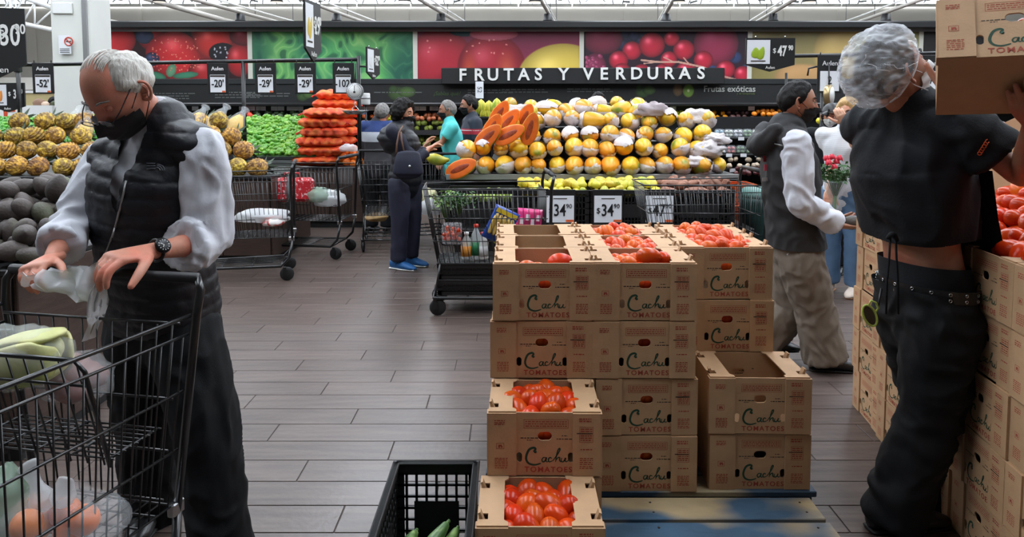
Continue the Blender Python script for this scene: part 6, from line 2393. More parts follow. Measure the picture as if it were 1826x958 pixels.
        x = sb.build('sole', sole or M['rubber'], o, world=True)
        return o


def surf(obj, px, py, lift=.002):
    """point on a garment seen at photo pixel (px,py)"""
    off = root_loc(obj)
    me = obj.data
    if not hasattr(surf, 'c'): surf.c = {}
    if obj.name not in surf.c:
        surf.c[obj.name] = BVHTree.FromPolygons([Vector(v.co) + off for v in me.vertices], [tuple(p.vertices) for p in me.polygons])
    o = Vector((0, 0, EYE)); d = (P(px, py, 1.0) - o).normalized()
    h = surf.c[obj.name].ray_cast(o, d)
    if h[0] is None:
        return None, None
    n = h[1]
    if n.dot(d) > 0: n = -n
    return h[0] + n * lift, n


def auto(x, d, a, H, lean=0.0, gz=0.0):
    """standing skeleton: facing angle a (0 = toward camera, 90 = picture right)"""
    F = face_vec(a); R_ = right_of(F)
    o = Vector((x, d, gz))
    def at(f, r, z): return o + F * f + R_ * r + UP * z * H
    J = {'pel': at(0, 0, .53), 'wst': at(lean * .3, 0, .62), 'chs': at(lean * .7, 0, .73), 'nck': at(lean, 0, .835), 'head': at(lean * 1.25 + .02, 0, .925)}
    for q, s in (('R', 1), ('L', -1)):
        J['hip' + q] = at(0, s * .095, .5); J['kn' + q] = at(.01, s * .1, .28); J['an' + q] = at(-.02, s * .1, .05)
        J['sh' + q] = at(lean * .95, s * .185 * H / 1.7, .81); J['el' + q] = at(lean * .8 - .02, s * .23 * H / 1.7, .63); J['wr' + q] = at(lean * .8 + .06, s * .23 * H / 1.7, .48)
        J['to' + q] = J['an' + q] + F; J['gz' + q] = gz
    return J


sk = lambda n, c, **k: mk(n, c, .5, var=(40, .07), bump=(220, .0006), rgb2=tuple(min(255, int(v * 1.0 + (14 if i == 0 else -8))) for i, v in enumerate(c)), mask=(12, .45, .7), spec=.4, **k)
M['skin_old'] = sk('skin_ruddy', (190, 130, 108))
M['skin_tan'] = sk('skin_tan', (160, 112, 88))
M['skin_mid'] = sk('skin_medium', (186, 134, 104))
M['skin_light'] = sk('skin_light', (208, 160, 132))
M['eye'] = mk('eye_white', (225, 222, 215), .2)
M['iris'] = mk('iris_dark', (36, 24, 18), .15)
M['hair_dark'] = mk('hair_dark', (15, 12, 11), .6, spec=.25, stretch=(60, 60, 8), bump=(3, .004), var=(3, .4))
M['hair_white'] = mk('hair_white', (196, 192, 184), .55, stretch=(50, 50, 8), bump=(3, .005), var=(2, .18), rgb2=(150, 140, 130), mask=(2.5, .5, .75))
M['hair_grey'] = mk('hair_grey', (112, 108, 104), .5, stretch=(60, 60, 8), bump=(3, .004), var=(3, .35))
M['hair_blond'] = mk('hair_blond', (190, 154, 100), .5, stretch=(60, 60, 8), bump=(3, .004), var=(3, .25))
M['mask_black'] = mk('mask_black', (17, 17, 19), .65, bump=(60, .001))
M['mask_white'] = mk('mask_white', (206, 206, 204), .65)
M['denim_black'] = mk('black_denim', (15, 17, 20), .75, var=(18, .35), bump=(300, .0008), spec=.25)
M['navy_cloth'] = mk('navy_cloth', (24, 26, 46), .7, var=(14, .2), bump=(90, .001))
M['puffer'] = mk('black_puffer', (22, 23, 30), .5, bump=(60, .0022), var=(9, .25), spec=.4)
M['shirt_white'] = mk('white_cotton', (200, 202, 210), .8, bump=(14, .006), var=(4, .03))
M['tee_black'] = mk('black_cotton', (19, 21, 25), .8, bump=(120, .0012), var=(7, .25), spec=.25)
M['khaki'] = mk('khaki_cloth', (108, 96, 84), .8, bump=(160, .001), var=(8, .08))
M['leather_black'] = mk('black_leather', (16, 16, 17), .35, bump=(60, .001))
# ------------------------------------------------------------------ old man in the puffer vest
J = {}
fT = face_vec(-22)
R_ = right_of(fT)
J['nck'] = P(283, 226, 2.40); J['shL'] = P(366, 268, 2.33); J['shR'] = P(196, 284, 2.46)
J['chs'] = P(270, 345, 2.40); J['wst'] = P(278, 450, 2.44); J['pel'] = P(290, 550, 2.49)
J['hipL'] = J['pel'] - R_ * .085 - UP * .05; J['hipR'] = J['pel'] + R_ * .095 - UP * .05
J['knL'] = P(368, 760, 2.40); J['anL'] = P(398, 985, 2.36)
J['knR'] = P(262, 765, 2.55); J['anR'] = P(272, 925, 2.6)
J['toL'] = J['anL'] + fT; J['toR'] = J['anR'] + face_vec(10); J['gzL'] = J['gzR'] = 0
J['head'] = P(212, 160, 2.27)
J['elL'] = P(366, 432, 2.32); J['wrL'] = P(272, 448, 2.11)
J['elR'] = P(132, 398, 2.36); J['wrR'] = P(92, 462, 2.16)
om = Person('old man in black puffer vest and white shirt bending over the foreground cart', (J['pel'].x, 2.5, 0), M['skin_old'], fT, face_vec(-22), math.radians(43), J, 1.02, 1.1, voxel=.009)
# hands: left hand holds the bag over the handle, right hand reaches to the bag's other edge
dL = (P(196, 462, 2.0) - J['wrL']); dR = (P(40, 486, 2.02) - J['wrR'])
hL = hand(J['wrL'] + dL.normalized() * .01, dL, Vector((-.25, -.25, -1)), Vector((.2, -1, -.1)), 1.24, (.62, .68, .72, .8), .5, .05)
hR = hand(J['wrR'] + dR.normalized() * .005, dR, Vector((.2, -.3, -1)), Vector((.9, .2, -.3)), 1.05, (.75, .8, .85, .9), .5, .06)
ob = om.body([hL, hR])
om.eyes(M['hair_grey'], True)
om.hair([(0, .3), (.6, .3), (1.0, .3), (1.25, .1), (1.5, -.1), (1.8, -.1), (2.1, -.35), (3.15, -.5)], .013, M['hair_white'], 3, .006, True)
# comb-over strands on the crown
mb = MB()
Rr = random.Random(6)
for i in range(90):
    a0 = Rr.uniform(-.95, .95)
    pts = []
    for t in range(6):
        f = t / 5
        el = math.radians(74 + 66 * f + Rr.uniform(-2, 2) + 8 * math.sin(i * 2.3)); v = Vector((math.sin(a0) * .75 * math.cos(el * .0), 0, 0))
        dv = Vector((math.sin(a0) * .8, math.cos(el), math.sin(el))).normalized()
        n = dv
        pts.append(om.Mh @ ((head_pt(dv) + n * (.0016 + .002 * math.sin(PI * f))) * om.hk))
    mb.chain(pts, [(.0004, .0004)] + [(.0016, .0008)] * 4 + [(.0012, .0008)], seg=5, sub=3)
om.put('thin_top_hair', mb, M['hair_white'])
mk_ = om.mask(M['mask_black'], off0=.013, top=-.14, tent=.026)
# glasses: two round lenses low on the nose, temple arms
gl = MB(); ln = MB()
for q in (-1, 1):
    c_ = om.hp(q * .034, .118, -.022)
    nn = (om.hf * .9 - om.hu * .35).normalized()
    a, b = frame_from(nn, om.hr)
    ring = [c_ + a * math.cos(t) * .025 + b * math.sin(t) * .018 for t in [2 * PI * k / 22 for k in range(22)]]
    gl.tube(ring, .0015, 6, closed=True)
    ln.add(ring + [c_], [(k, (k + 1) % 22, 22) for k in range(22)], 0, True)
    gl.tube([c_ + a * q * .025, om.hp(q * .072, .085, -.005), om.hp(q * .081, .02, .022), om.hp(q * .078, -.012, .02)], .002, 6)
gl.tube([om.hp(-.01, .119, -.02), om.hp(0, .124, -.017), om.hp(.01, .119, -.02)], .0015, 6)
g = om.put('glasses', gl, mk('steel_frame', (70, 70, 74), .3, metal=.8))
x = ln.build('lens', mk('lens_glass', (225, 230, 235), .06, alpha=.35), g, world=True)
# shirt
mb = MB()
om.torso(mb, .004, 1); om.shoulders(mb, -.002, .9)
om.arm(mb, 'L', .012, 0.02, 1.42, .016, r=(.058, .064, .062, .054, .05)); om.arm(mb, 'R', .01, 0.02, 1.66, .01, r=(.056, .054, .05, .048, .042))
sh = om.garment('shirt', mb, M['shirt_white'], .007, 2, fold(.013, (12, 12, 10), 3.3, .003))
cf = MB()
for q, t1, rr in (('L', 1.42, .066), ('R', 1.66, .053)):
    B, C = J['el' + q], J['wr' + q]
    p0 = B.lerp(C, t1 - 1 - .16); p1 = B.lerp(C, t1 - 1 + .02)
    c1 = MB(); c1.chain([p0, p0.lerp(p1, .5), p1], [rr + .006, rr + .012, rr + .014], seg=20, sub=3, round_ends=(False, False))
    r_ = remesh(c1, .006, 2, fold(.004, (18, 18, 14), 1.0))
    om.put('rolled_cuff', r_, M['shirt_white'], parent=sh)
cl = MB()
for q in (-1, 1):
    c0 = J['nck'] + om.F * .06 + UP * .01
    cl.chain([c0 + om.R * q * .012 - UP * .05 + om.F * .02, c0 + om.R * q * .03 + UP * .0 + om.F * .01, c0 + om.R * q * .055 + UP * .03 - om.F * .03], [(.014, .005), (.026, .006), (.02, .006)], side=UP, seg=10, sub=3)
om.put('collar', cl, M['shirt_white'], parent=sh)
# vest
mb = MB()
om.torso(mb, .03, 1, 5, belly=.02)
om.torso(mb, .034, 0, 2, belly=.02)
om.shoulders(mb, .024, .84)
mb.chain([J['nck'] - UP * .04, J['nck'] + UP * .02 + om.F * .004, J['nck'] + UP * .055 + om.F * .012], [(.092, .086), (.086, .082), (.08, .076)], side=om.R, seg=18, round_ends=(True, False))
ax = (J['nck'] - J['pel']).normalized()


def vcut(c):
    v = c - J['nck']
    h = v.dot(ax); w = v.dot(om.F); u = v.dot(om.R)
    if w < .02: return -.05
    return (.05 * (1 + h / .26) if h < 0 else .052) - abs(u)


hemz = P(340, 578, 2.4).z
vest = om.garment('puffer_vest', mb, M['puffer'], .0072, 3, quilt(J['pel'], ax, .05, .0065), lambda c: max(vcut(c), hemz - .04 - c.z))
om.body_o = ob
zp = MB()
pts = []
for px, py in ((226, 322), (221, 345), (214, 375), (206, 405), (198, 430), (190, 450)):
    p, n = surf(vest, px, py, .002)
    if p: pts.append(p)
if len(pts) > 1:
    zp.tube(pts, .0035, 6); zp.tube([pts[-3], pts[-3] + Vector((-.004, -.012, -.03))], .003, 5)
    om.put('zip', zp, M['grey_metal'], parent=vest)
# small embroidered emblem on the chest: half-dome stripes with lettering lines
lg = MB()
for k in range(3):
    pts = []
    for t in range(9):
        f = t / 8
        p, n = surf(vest, 280 + (10 - k * 3) * math.cos(PI * f * .5) * 1.4, 305 - (12 - k * 3.4) * math.sin(PI * f * .5), .0025)
        if p: pts.append(p)
    if len(pts) > 2: lg.tube(pts, .0018, 5)
for k in range(3):
    a, _ = surf(vest, 262, 292 + k * 5, .0025); b, _ = surf(vest, 277, 291.5 + k * 5, .0025)
    if a and b: lg.tube([a, b], .0014, 5)
if lg.v: om.put('chest_emblem', lg, mk('emblem_grey', (108, 112, 120), .6), parent=vest)
# trousers and shoes
mb = MB()
om.torso(mb, .012, 0, 2)
for q in 'LR': om.leg(mb, q, .018, r=(.1, .1, .082, .076, .078))
om.garment('trousers', mb, M['denim_black'], .0085, 3, fold(.012, (9, 9, 6), 8, .003))
for q in 'LR': om.shoe(q, M['leather_black'])
# wristwatch on the left wrist
wt = thing('wristwatch', 'black round wristwatch on the old man\'s wrist', 'watch', J['wrL'])
fw = dL.normalized()
a, b = frame_from(fw, Vector((.2, -1, .3)))
c0 = J['wrL'] - fw * .012
MB().tube([c0 + a * math.cos(t) * .036 + b * math.sin(t) * .031 for t in [2 * PI * k / 24 for k in range(24)]], .0055, 8, closed=True).build('strap', M['leather_black'], wt, world=True)
nd = (Vector((.15, -1, .35)) - fw * Vector((.15, -1, .35)).dot(fw)).normalized()
wc = c0 + nd * .034
Rw = Matrix((frame_from(nd, UP)[0], frame_from(nd, UP)[1], nd)).transposed()
cs = MB().lathe([(0, -.004), (.021, -.004), (.0235, 0), (.0235, .006), (.02, .009)], wc, Rw, 26).build('watch_case', mk('gunmetal', (34, 34, 36), .3, metal=.7), wt, world=True)
MB().lathe([(0, .0085), (.0185, .0085)], wc, Rw, 26).build('dial', M['ink'], cs, world=True)
g = MB()
for k in range(12):
    t = 2 * PI * k / 12
    g.box(wc + Rw @ Vector((math.cos(t) * .0155, math.sin(t) * .0155, .0092)), (.0036, .0012, .0006), Rw @ Matrix.Rotation(t, 3, 'Z'))
g.box(wc + Rw @ Vector((.003, .004, .0095)), (.0014, .012, .0006), Rw @ Matrix.Rotation(-.6, 3, 'Z')); g.box(wc + Rw @ Vector((-.003, .002, .0095)), (.0014, .009, .0006), Rw @ Matrix.Rotation(.9, 3, 'Z'))
g.build('dial_marks', M['white'], cs, world=True)

# ------------------------------------------------------------------ worker in the hairnet lifting a carton
J = {}
fT = face_vec(118)
R_ = right_of(fT)
J['nck'] = P(1630, 196, 2.50); J['chs'] = P(1622, 300, 2.52); J['wst'] = P(1640, 428, 2.53); J['pel'] = P(1652, 530, 2.53)
mid = P(1632, 236, 2.51)
J['shR'] = mid + R_ * .185; J['shL'] = mid - R_ * .185 + UP * .02
RH = right_of(face_vec(98)); FH = face_vec(98)
J['hipR'] = J['pel'] + RH * .085 - UP * .05; J['hipL'] = J['pel'] - RH * .085 - UP * .05
J['knR'] = P(1662, 735, 2.48); J['anR'] = P(1588, 925, 2.52)
J['knL'] = P(1668, 725, 2.68); J['anL'] = P(1640, 915, 2.72)
J['toR'] = J['anR'] + face_vec(95); J['toL'] = J['anL'] + face_vec(80); J['gzR'] = J['gzL'] = 0
J['head'] = P(1592, 128, 2.47)
L3 = LIFT.to_3x3()
J['elR'] = P(1822, 316, 2.31); J['wrR'] = LIFT @ Vector((.235, BD * .98, -.03))
J['elL'] = P(1668, 182, 2.66); J['wrL'] = LIFT @ Vector((.05, BD + .04, .085))
wk = Person('worker in black polo shirt and white hairnet lifting a tomato carton', (J['pel'].x, 2.55, 0), M['skin_tan'], fT, face_vec(96), math.radians(-28), J, .97, 1.08, voxel=.0095)
hR = hand(J['wrR'], L3 @ Vector((-.25, -1, .05)), L3 @ Vector((0, 0, 1)), L3 @ Vector((1, 0, 0)), 1.08, (.06, .05, .06, .08), .1, .14)
hL = hand(J['wrL'], L3 @ Vector((.15, 0, 1)), L3 @ Vector((0, -1, 0)), L3 @ Vector((-1, 0, 0)), 1.0, (.1, .1, .1, .1), .2, .1)
wk.body([hR, hL])
wk.hair(HL_SHORT, .012, M['hair_dark'], 5)
wm = wk.mask(M['mask_white'], off0=.008, top=-.12, tent=.014)
bl = MB(); pq = wk.hp(.03, .085, -.05)
wk.eyes(M['hair_dark'])
# hairnet: puffed pleated film
M['hairnet'] = mk('hairnet_film', (226, 230, 236), .45, alpha=.36, bump=(16, .004))
nt = M['hairnet'].node_tree
n1 = nt.nodes.new('ShaderNodeTexNoise'); n1.inputs['Scale'].default_value = 3.4; n1.inputs['Detail'].default_value = 8; n1.inputs['Distortion'].default_value = 1.6
mp_ = nt.nodes.new('ShaderNodeMapping'); mp_.inputs['Scale'].default_value = (2.2, 2.2, 7); mp_.inputs['Rotation'].default_value = (.3, .5, 0)
tc_ = nt.nodes.new('ShaderNodeTexCoord'); r1 = nt.nodes.new('ShaderNodeMapRange')
r1.inputs['From Min'].default_value = .36; r1.inputs['From Max'].default_value = .68; r1.inputs['To Min'].default_value = .16; r1.inputs['To Max'].default_value = .58
nt.links.new(tc_.outputs['Object'], mp_.inputs['Vector']); nt.links.new(mp_.outputs[0], n1.inputs['Vector']); nt.links.new(n1.outputs['Fac'], r1.inputs['Value']); nt.links.new(r1.outputs[0], nt.nodes['Principled BSDF'].inputs['Alpha'])


def netoff(v):
    e = v.z - lerp_tab([(0, .5), (.7, .42), (1.2, .1), (1.6, -.2), (2.2, -.5), (3.15, -.68)], abs(math.atan2(v.x, v.y)))
    t = max(0, min(1, e / .35))
    back = max(0, -v.y)
    return .006 + (.018 + .03 * back + .01 * max(0, v.z)) * t ** .5 + t * (.009 * noise.noise(v * 3.1 + Vector((4, 1, 0))) + .007 * (1 - 2 * abs(noise.noise(Vector((v.x * 6, v.y * 6, v.z * 10))))))


keepn = lambda v: v.z > lerp_tab([(0, .5), (.7, .42), (1.2, .1), (1.6, -.2), (2.2, -.5), (3.15, -.68)], abs(math.atan2(v.x, v.y))) - .02
net = head_surface(wk.Mh, wk.hk, netoff, keepn, 120, 84)
no = wk.put('hairnet', net, M['hairnet'])
# gathered threads of the net
th_ = MB()
Rr = random.Random(8)
for i in range(26):
    az = Rr.uniform(-PI, PI); el = Rr.uniform(-.4, 1.2); da, de = Rr.uniform(-.5, .5), Rr.uniform(-.35, .35)
    pts = []
    for t in range(6):
        v = head_dir(az + da * t / 5 + .05 * math.sin(t * 2 + i), el + de * t / 5)
        if not keepn(v): break
        n = Vector((v.x / .0765, v.y / .098, v.z / .116)).normalized()
        pts.append(wk.Mh @ ((head_pt(v) + n * (netoff(v) + .001)) * wk.hk))
    if len(pts) > 2: th_.tube(pts, .0007, 4)
band = []
for i in range(48):
    az = -PI + 2 * PI * i / 48
    zz = lerp_tab([(0, .5), (.7, .42), (1.2, .1), (1.6, -.2), (2.2, -.5), (3.15, -.68)], abs(az))
    v = head_dir(az, math.asin(max(-1, min(1, zz))))
    n = Vector((v.x / .0765, v.y / .098, v.z / .116)).normalized()
    band.append(wk.Mh @ ((head_pt(v) + n * .007) * wk.hk))
th_.tube(band, .003, 6, closed=True)
x = th_.build('net_band', mk('net_thread', (236, 238, 240), .6), no, world=True, fix=False)
# shirt with short sleeves
mb = MB()
wk.torso(mb, .022, 2, 5); wk.shoulders(mb, .018)
hem = P(1640, 424, 2.5).z
mb.chain([J['wst'] - UP * .03, J['wst'], J['wst'].lerp(J['chs'], .5), J['chs']], [(.168, .135), (.172, .142), (.19, .15), (.192, .148)], side=wk.R, seg=24, sq=2.3, round_ends=(False, False))
for q in 'RL': wk.arm(mb, q, .018, 0, .45, .012, r=(.066, .064, .06, .05, .04))
mb.chain([J['nck'] - UP * .05, J['nck'] + UP * .015, J['nck'] + UP * .045 - wk.F * .012], [.082, .076, .074], seg=16, round_ends=(True, False))
pol = wk.garment('polo_shirt', mb, M['tee_black'], .009, 4, fold(.013, (8, 8, 5), 5, .003), lambda c: hem - .012 * math.sin((c.x + c.y) * 14) - c.z)
for i, ch in enumerate('OPEN'):
    pass
lg = MB()
for k in range(6):
    a, n = surf(pol, 1747 + k * 2.6, 273 - k * 4.2, .003)
    if a is None: continue
    s_, u_ = frame_from(n, UP)
    ring = [a + s_ * .006 * math.cos(t) + u_ * .0052 * math.sin(t) for t in [2 * PI * j / 10 for j in range(10)]]
    lg.tube(ring[:10 - (k % 3)], .0016, 5, closed=(k % 3 == 0))
if lg.v: wk.put('sleeve_lettering', lg, M['orange_ink'], parent=pol)
# apron: panel hanging on his front side with ties at the back
ap = MB()
tab = [(1690, 300), (1700, 380), (1712, 440), (1720, 500), (1724, 560), (1724, 620), (1722, 690)]
vs = []
for i, (px, py) in enumerate(tab):
    c0 = P(px, py, 2.50)
    for k in range(9):
        a = -1.25 + 2.2 * k / 8
        # wraps round the front of the body
        r_ = Vector((.03 + .02 * math.cos(a) * 1, 0, 0))
        p = c0 + wk.R * (-.17 * math.sin(a) + .0) * -1 * (1 if True else 0) + wk.F * (.05 * math.cos(a) - .02) + UP * (-.0)
        if i == 6: p = p + UP * (.1 * (k / 8))
        vs.append(p)
fs = [(i * 9 + k, i * 9 + k + 1, (i + 1) * 9 + k + 1, (i + 1) * 9 + k) for i in range(6) for k in range(8)]
ap.add(vs, fs, 0, True)
ap.add([v + wk.F * .006 for v in vs], fs, 0, True)
apo = wk.put('apron', ap, M['tee_black'])
tie = MB()
for px, dx in ((1588, -6), (1597, 4)):
    tie.tube([P(px, 415, 2.37), P(px + dx * .4, 460, 2.365), P(px + dx, 500, 2.36), P(px + dx * 1.3, 560, 2.37)], .004, 6)
tie.chain([P(1583, 424, 2.37), P(1592, 418, 2.36), P(1600, 428, 2.37)], [.006, .01, .006], seg=8)
wk.put('apron_tie', tie, M['tee_black'], parent=apo)
# underwear band, belt with eyelets, jeans
mb = MB(); wk.torso(mb, .006, 1, 2)
und = wk.garment('underwear_band', mb, M['tee_black'], .01, 4, None, lambda c: c.z - (P(1640, 468, 2.5).z - .06 * (c.x - J['pel'].x)))
mb = MB()
wk.torso(mb, .016, 0, 2)
for q in 'LR': wk.leg(mb, q, .016, r=(.105, .104, .084, .078, .08), hem=.008)
mb.chain([J['hipR'] - FH * .03 + UP * .02, J['hipL'] - FH * .03 + UP * .02], [.095, .095], seg=14)
jz = P(1640, 512, 2.5).z
jn = wk.garment('jeans', mb, M['denim_black'], .0095, 4, fold(.014, (7, 7, 9), 12, .003), lambda c: c.z - (jz - .06 * (c.x - J['pel'].x)))
bel = MB(); eye = MB()
for i in range(40):
    a = 2 * PI * i / 40
btop = []
hipR = wk.R
for i in range(36):
    a = 2 * PI * i / 36
    p = J['pel'] + RH * math.cos(a) * .178 + FH * math.sin(a) * .14
    p.z = jz - .06 * (p.x - J['pel'].x)
    btop.append(p)
vs = []; fs = []
for p in btop:
    o_ = (p - J['pel']); o_.z = 0; o_.normalize()
    for dz, ro in ((.018, .0), (.018, .006), (-.022, .008), (-.022, .002)):
        vs.append(p + UP * dz + o_ * ro)
n_ = len(btop)
for i in range(n_):
    j = (i + 1) % n_
    for k in range(4):
        k2 = (k + 1) % 4
        fs.append((i * 4 + k, j * 4 + k, j * 4 + k2, i * 4 + k2))
bel.add(vs, fs, 0, False)
bo = wk.put('belt', bel, M['leather_black'])
for i in range(0, 36, 2):
    p = btop[i]; o_ = (p - J['pel']); o_.z = 0; o_.normalize()
    for dz in (.008, -.012):
        a, b = frame_from(o_, UP)
        c_ = p + UP * dz + o_ * .009
        eye.tube([c_ + a * .0048 * math.cos(t) + b * .0048 * math.sin(t) for t in [2 * PI * k / 10 for k in range(10)]], .0016, 5, closed=True)
x = eye.build('eyelet', M['chrome'], bo, world=True, fix=False)
for q in 'LR': wk.shoe(q, M['leather_black'])
# sunglasses hooked on the jeans pocket
sg = thing('sunglasses', 'yellow green rimmed sunglasses hooked on the worker\'s jeans', 'sunglasses', P(1553, 560, 2.42))
fr = MB()
c_ = P(1551, 563, 2.42); ringp = [c_ + Vector((math.cos(t) * .022 - math.sin(t) * .012, 0, math.sin(t) * .036)) for t in [2 * PI * k / 22 for k in range(22)]]
fr.tube(ringp, .004, 6, closed=True); fr.tube([P(1549, 545, 2.42), P(1553, 536, 2.42), P(1562, 540, 2.42), P(1566, 550, 2.43), P(1560, 558, 2.43)], .0035, 6)
fr.build('frame', mk('lime_frame', (176, 190, 84), .4), sg, world=True)
MB().add(ringp + [c_], [(k, (k + 1) % 22, 22) for k in range(22)], 0, True).build('lens', mk('dark_lens', (26, 30, 24), .15), sg, world=True, fix=False)
MB().tube([P(1566, 545, 2.43), P(1572, 515, 2.46)], .004, 6).build('temple_arm', M['black'], sg, world=True)

# ------------------------------------------------------------------ walking man in vest and khaki trousers
d0 = 4.2
J = auto(X(1430, d0), d0, 84, 1.69)
fT = face_vec(84); R_ = right_of(fT)
J['head'] = P(1422, 182, d0); J['nck'] = P(1402, 232, d0); J['chs'] = P(1408, 310, d0); J['wst'] = P(1412, 385, d0); J['pel'] = P(1420, 450, d0)
mid = P(1404, 255, d0)
J['shR'] = mid + R_ * .18; J['shL'] = mid - R_ * .18
J['hipR'] = J['pel'] + R_ * .085 - UP * .03; J['hipL'] = J['pel'] - R_ * .085 - UP * .03
J['knR'] = P(1452, 548, d0 - .08); J['anR'] = P(1472, 640, d0 - .08)
J['knL'] = P(1412, 548, d0 + .1); J['anL'] = P(1352, 618, d0 + .12)
J['toR'] = J['anR'] + face_vec(84); J['toL'] = J['anL'] + face_vec(84); J['gzR'] = 0; J['gzL'] = .05
J['elR'] = P(1428, 362, d0 - .22); J['wrR'] = P(1494, 402, d0 - .2)
J['elL'] = P(1430, 350, d0 + .22); J['wrL'] = P(1480, 392, d0 + .2)
wm_ = Person('walking man in black hooded vest and khaki trousers with black mask', (J['pel'].x, d0, 0), M['skin_tan'], fT, face_vec(76), .06, J, 1.0, 1.02, voxel=.011)
dR = Vector((1, -.05, -.1))
hR = hand(J['wrR'], dR, Vector((.2, .2, 1)), Vector((.2, 1, .3)), 1.0, (.35, .35, .35, .4), .3, .08, voxel=.004)
hL = hand(J['wrL'], dR, Vector((.0, .3, 1)), Vector((.2, -1, .3)), 1.0, (.5, .5, .5, .5), .3, .08, voxel=.005)
wm_.body([hR, hL]); wm_.eyes(M['hair_dark'])
wm_.hair(HL_SHORT, .011, M['hair_dark'], 2, .006)
wm_.mask(M['mask_black'], off0=.008, top=-.16, tent=.016)
mb = MB(); wm_.torso(mb, .002, 1); wm_.shoulders(mb, 0, .95)
for q in 'LR': wm_.arm(mb, q, .012, 0, 1.94, .006, r=(.062, .064, .058, .052, .042))
shw = wm_.garment('shirt', mb, M['shirt_white'], .009, 2, fold(.014, (11, 11, 9), 9, .003))
mb = MB(); wm_.torso(mb, .026, 0, 5, belly=.01); wm_.shoulders(mb, .022, .8)
mb.chain([J['nck'] - UP * .05, J['nck'] + UP * .03], [.095, .088], seg=16, round_ends=(True, False))
hood = J['nck'] - wm_.F * .09 - UP * .06
mb.chain([hood + wm_.R * .14 + UP * .07, hood + wm_.R * .08 - wm_.F * .04, hood - wm_.F * .06 - UP * .03, hood - wm_.R * .08 - wm_.F * .04, hood - wm_.R * .14 + UP * .07], [.035, .05, .062, .05, .035], seg=14)
hz = P(1400, 432, d0).z
M['vest_dark'] = mk('charcoal_vest', (32, 31, 33), .7, bump=(120, .001), var=(6, .15))
vw = wm_.garment('hooded_vest', mb, M['vest_dark'], .011, 5, fold(.012, (9, 9, 7), 4, .003), lambda c: hz - .02 - c.z)
pp = MB()
a, _ = surf(vw, 1381, 256, .003); b, _ = surf(vw, 1396, 260, .003)
if a and b: pp.tube([a, b], .004, 6)
if pp.v: wm_.put('piping', pp, M['grey_metal'], parent=vw)
em = MB()
for (px, py, w_, h_, c__) in ((1366, 283, 5, 6, 0), (1368, 299, 5, 7, 0)):
    a, n = surf(vw, px, py, .003)
    if a: em.box(a, (.028, .006, .036))
if em.v: wm_.put('red_emblem', em, mk('emblem_red', (170, 60, 76), .6), parent=vw)
em = MB(); a, n = surf(vw, 1368, 320, .003)
if a: em.box(a, (.05, .006, .02)); wm_.put('grey_label', em, M['grey_metal'], parent=vw)
mb = MB(); wm_.torso(mb, .014, 0, 2)
for q in 'LR': wm_.leg(mb, q, .022, r=(.1, .1, .086, .084, .084), hem=.014)
wm_.garment('trousers', mb, M['khaki'], .009, 2, fold(.011, (13, 13, 9), 2, .003))
for q in 'LR': wm_.shoe(q, M['leather_black'], .29)
t = meshobj('avocado', am[1], None, P(1520, 397, d0 - .2), (1.5, .3, 1.4), 1.0); tag(t, 'dark avocado held in the walking man\'s hand', 'avocado')

# ------------------------------------------------------------------ background shoppers
def simple(label, px, d_, a, H, skin, hair, tab, hthick, top, legs, mask=None, head_a=None, pitch=.05, arms=None, sleeve=1.9, vest=None, lean=0.0, headk=1.0, hpx=None, vq=None, shoes=None, sole=None, k=1.0, hands=None, inf=.01, legr=(.095, .09, .07, .065, .062), lump=.006, full=True):
    J = auto(X(px, d_), d_, a, H, lean)
    if hpx:
        J['head'] = P(hpx[0], hpx[1], d_)
    if arms:
        for key, (ax_, ay_, ad_) in arms.items():
            J[key] = P(ax_, ay_, ad_)
    p = Person(label, (X(px, d_), d_, 0), skin, face_vec(a), face_vec(head_a if head_a is not None else a), pitch, J, k * H / 1.7, headk * H / 1.7, voxel=.015)
    hs = []
    for q in 'LR':
        dv = (J['wr' + q] - J['el' + q]).normalized()
        hs.append(hand(J['wr' + q], dv, (UP * -.6 + p.F * .2 if not hands else hands), right_of(dv) * (1 if q == 'L' else -1) if abs(dv.z) < .8 else p.F, .98, (.5,) * 4, .3, .06, voxel=.0055))
    p.body(hs, full=full); p.eyes(M['hair_dark'])
    p.hair(tab, hthick, hair, 4, lump)
    if mask: p.mask(mask)
    mb = MB(); p.torso(mb, inf, 0); p.shoulders(mb, inf)
    for q in 'LR': p.arm(mb, q, inf, 0, sleeve, .004, r=(.062, .056, .05, .046, .038))
    g = p.garment('top', mb, top, None, 4, fold(.006, (9, 9, 6), px * .1))
    p.top = g
    if vest:
        mb = MB(); p.torso(mb, inf + .012, 0, 5); p.shoulders(mb, inf + .012, .9)
        p.vest = p.garment('puffer_vest', mb, vest, .011, 3, quilt(J['pel'], UP, .07, .007))
    mb = MB(); p.torso(mb, .008, 0, 1)
    for q in 'LR': p.leg(mb, q, .014, r=legr)
    p.trous = p.garment('trousers', mb, legs, None, 4, fold(.007, (8, 8, 6), px * .2))
    for q in 'LR': p.shoe(q, shoes or M['leather_black'], .25, sole=sole)
    return p


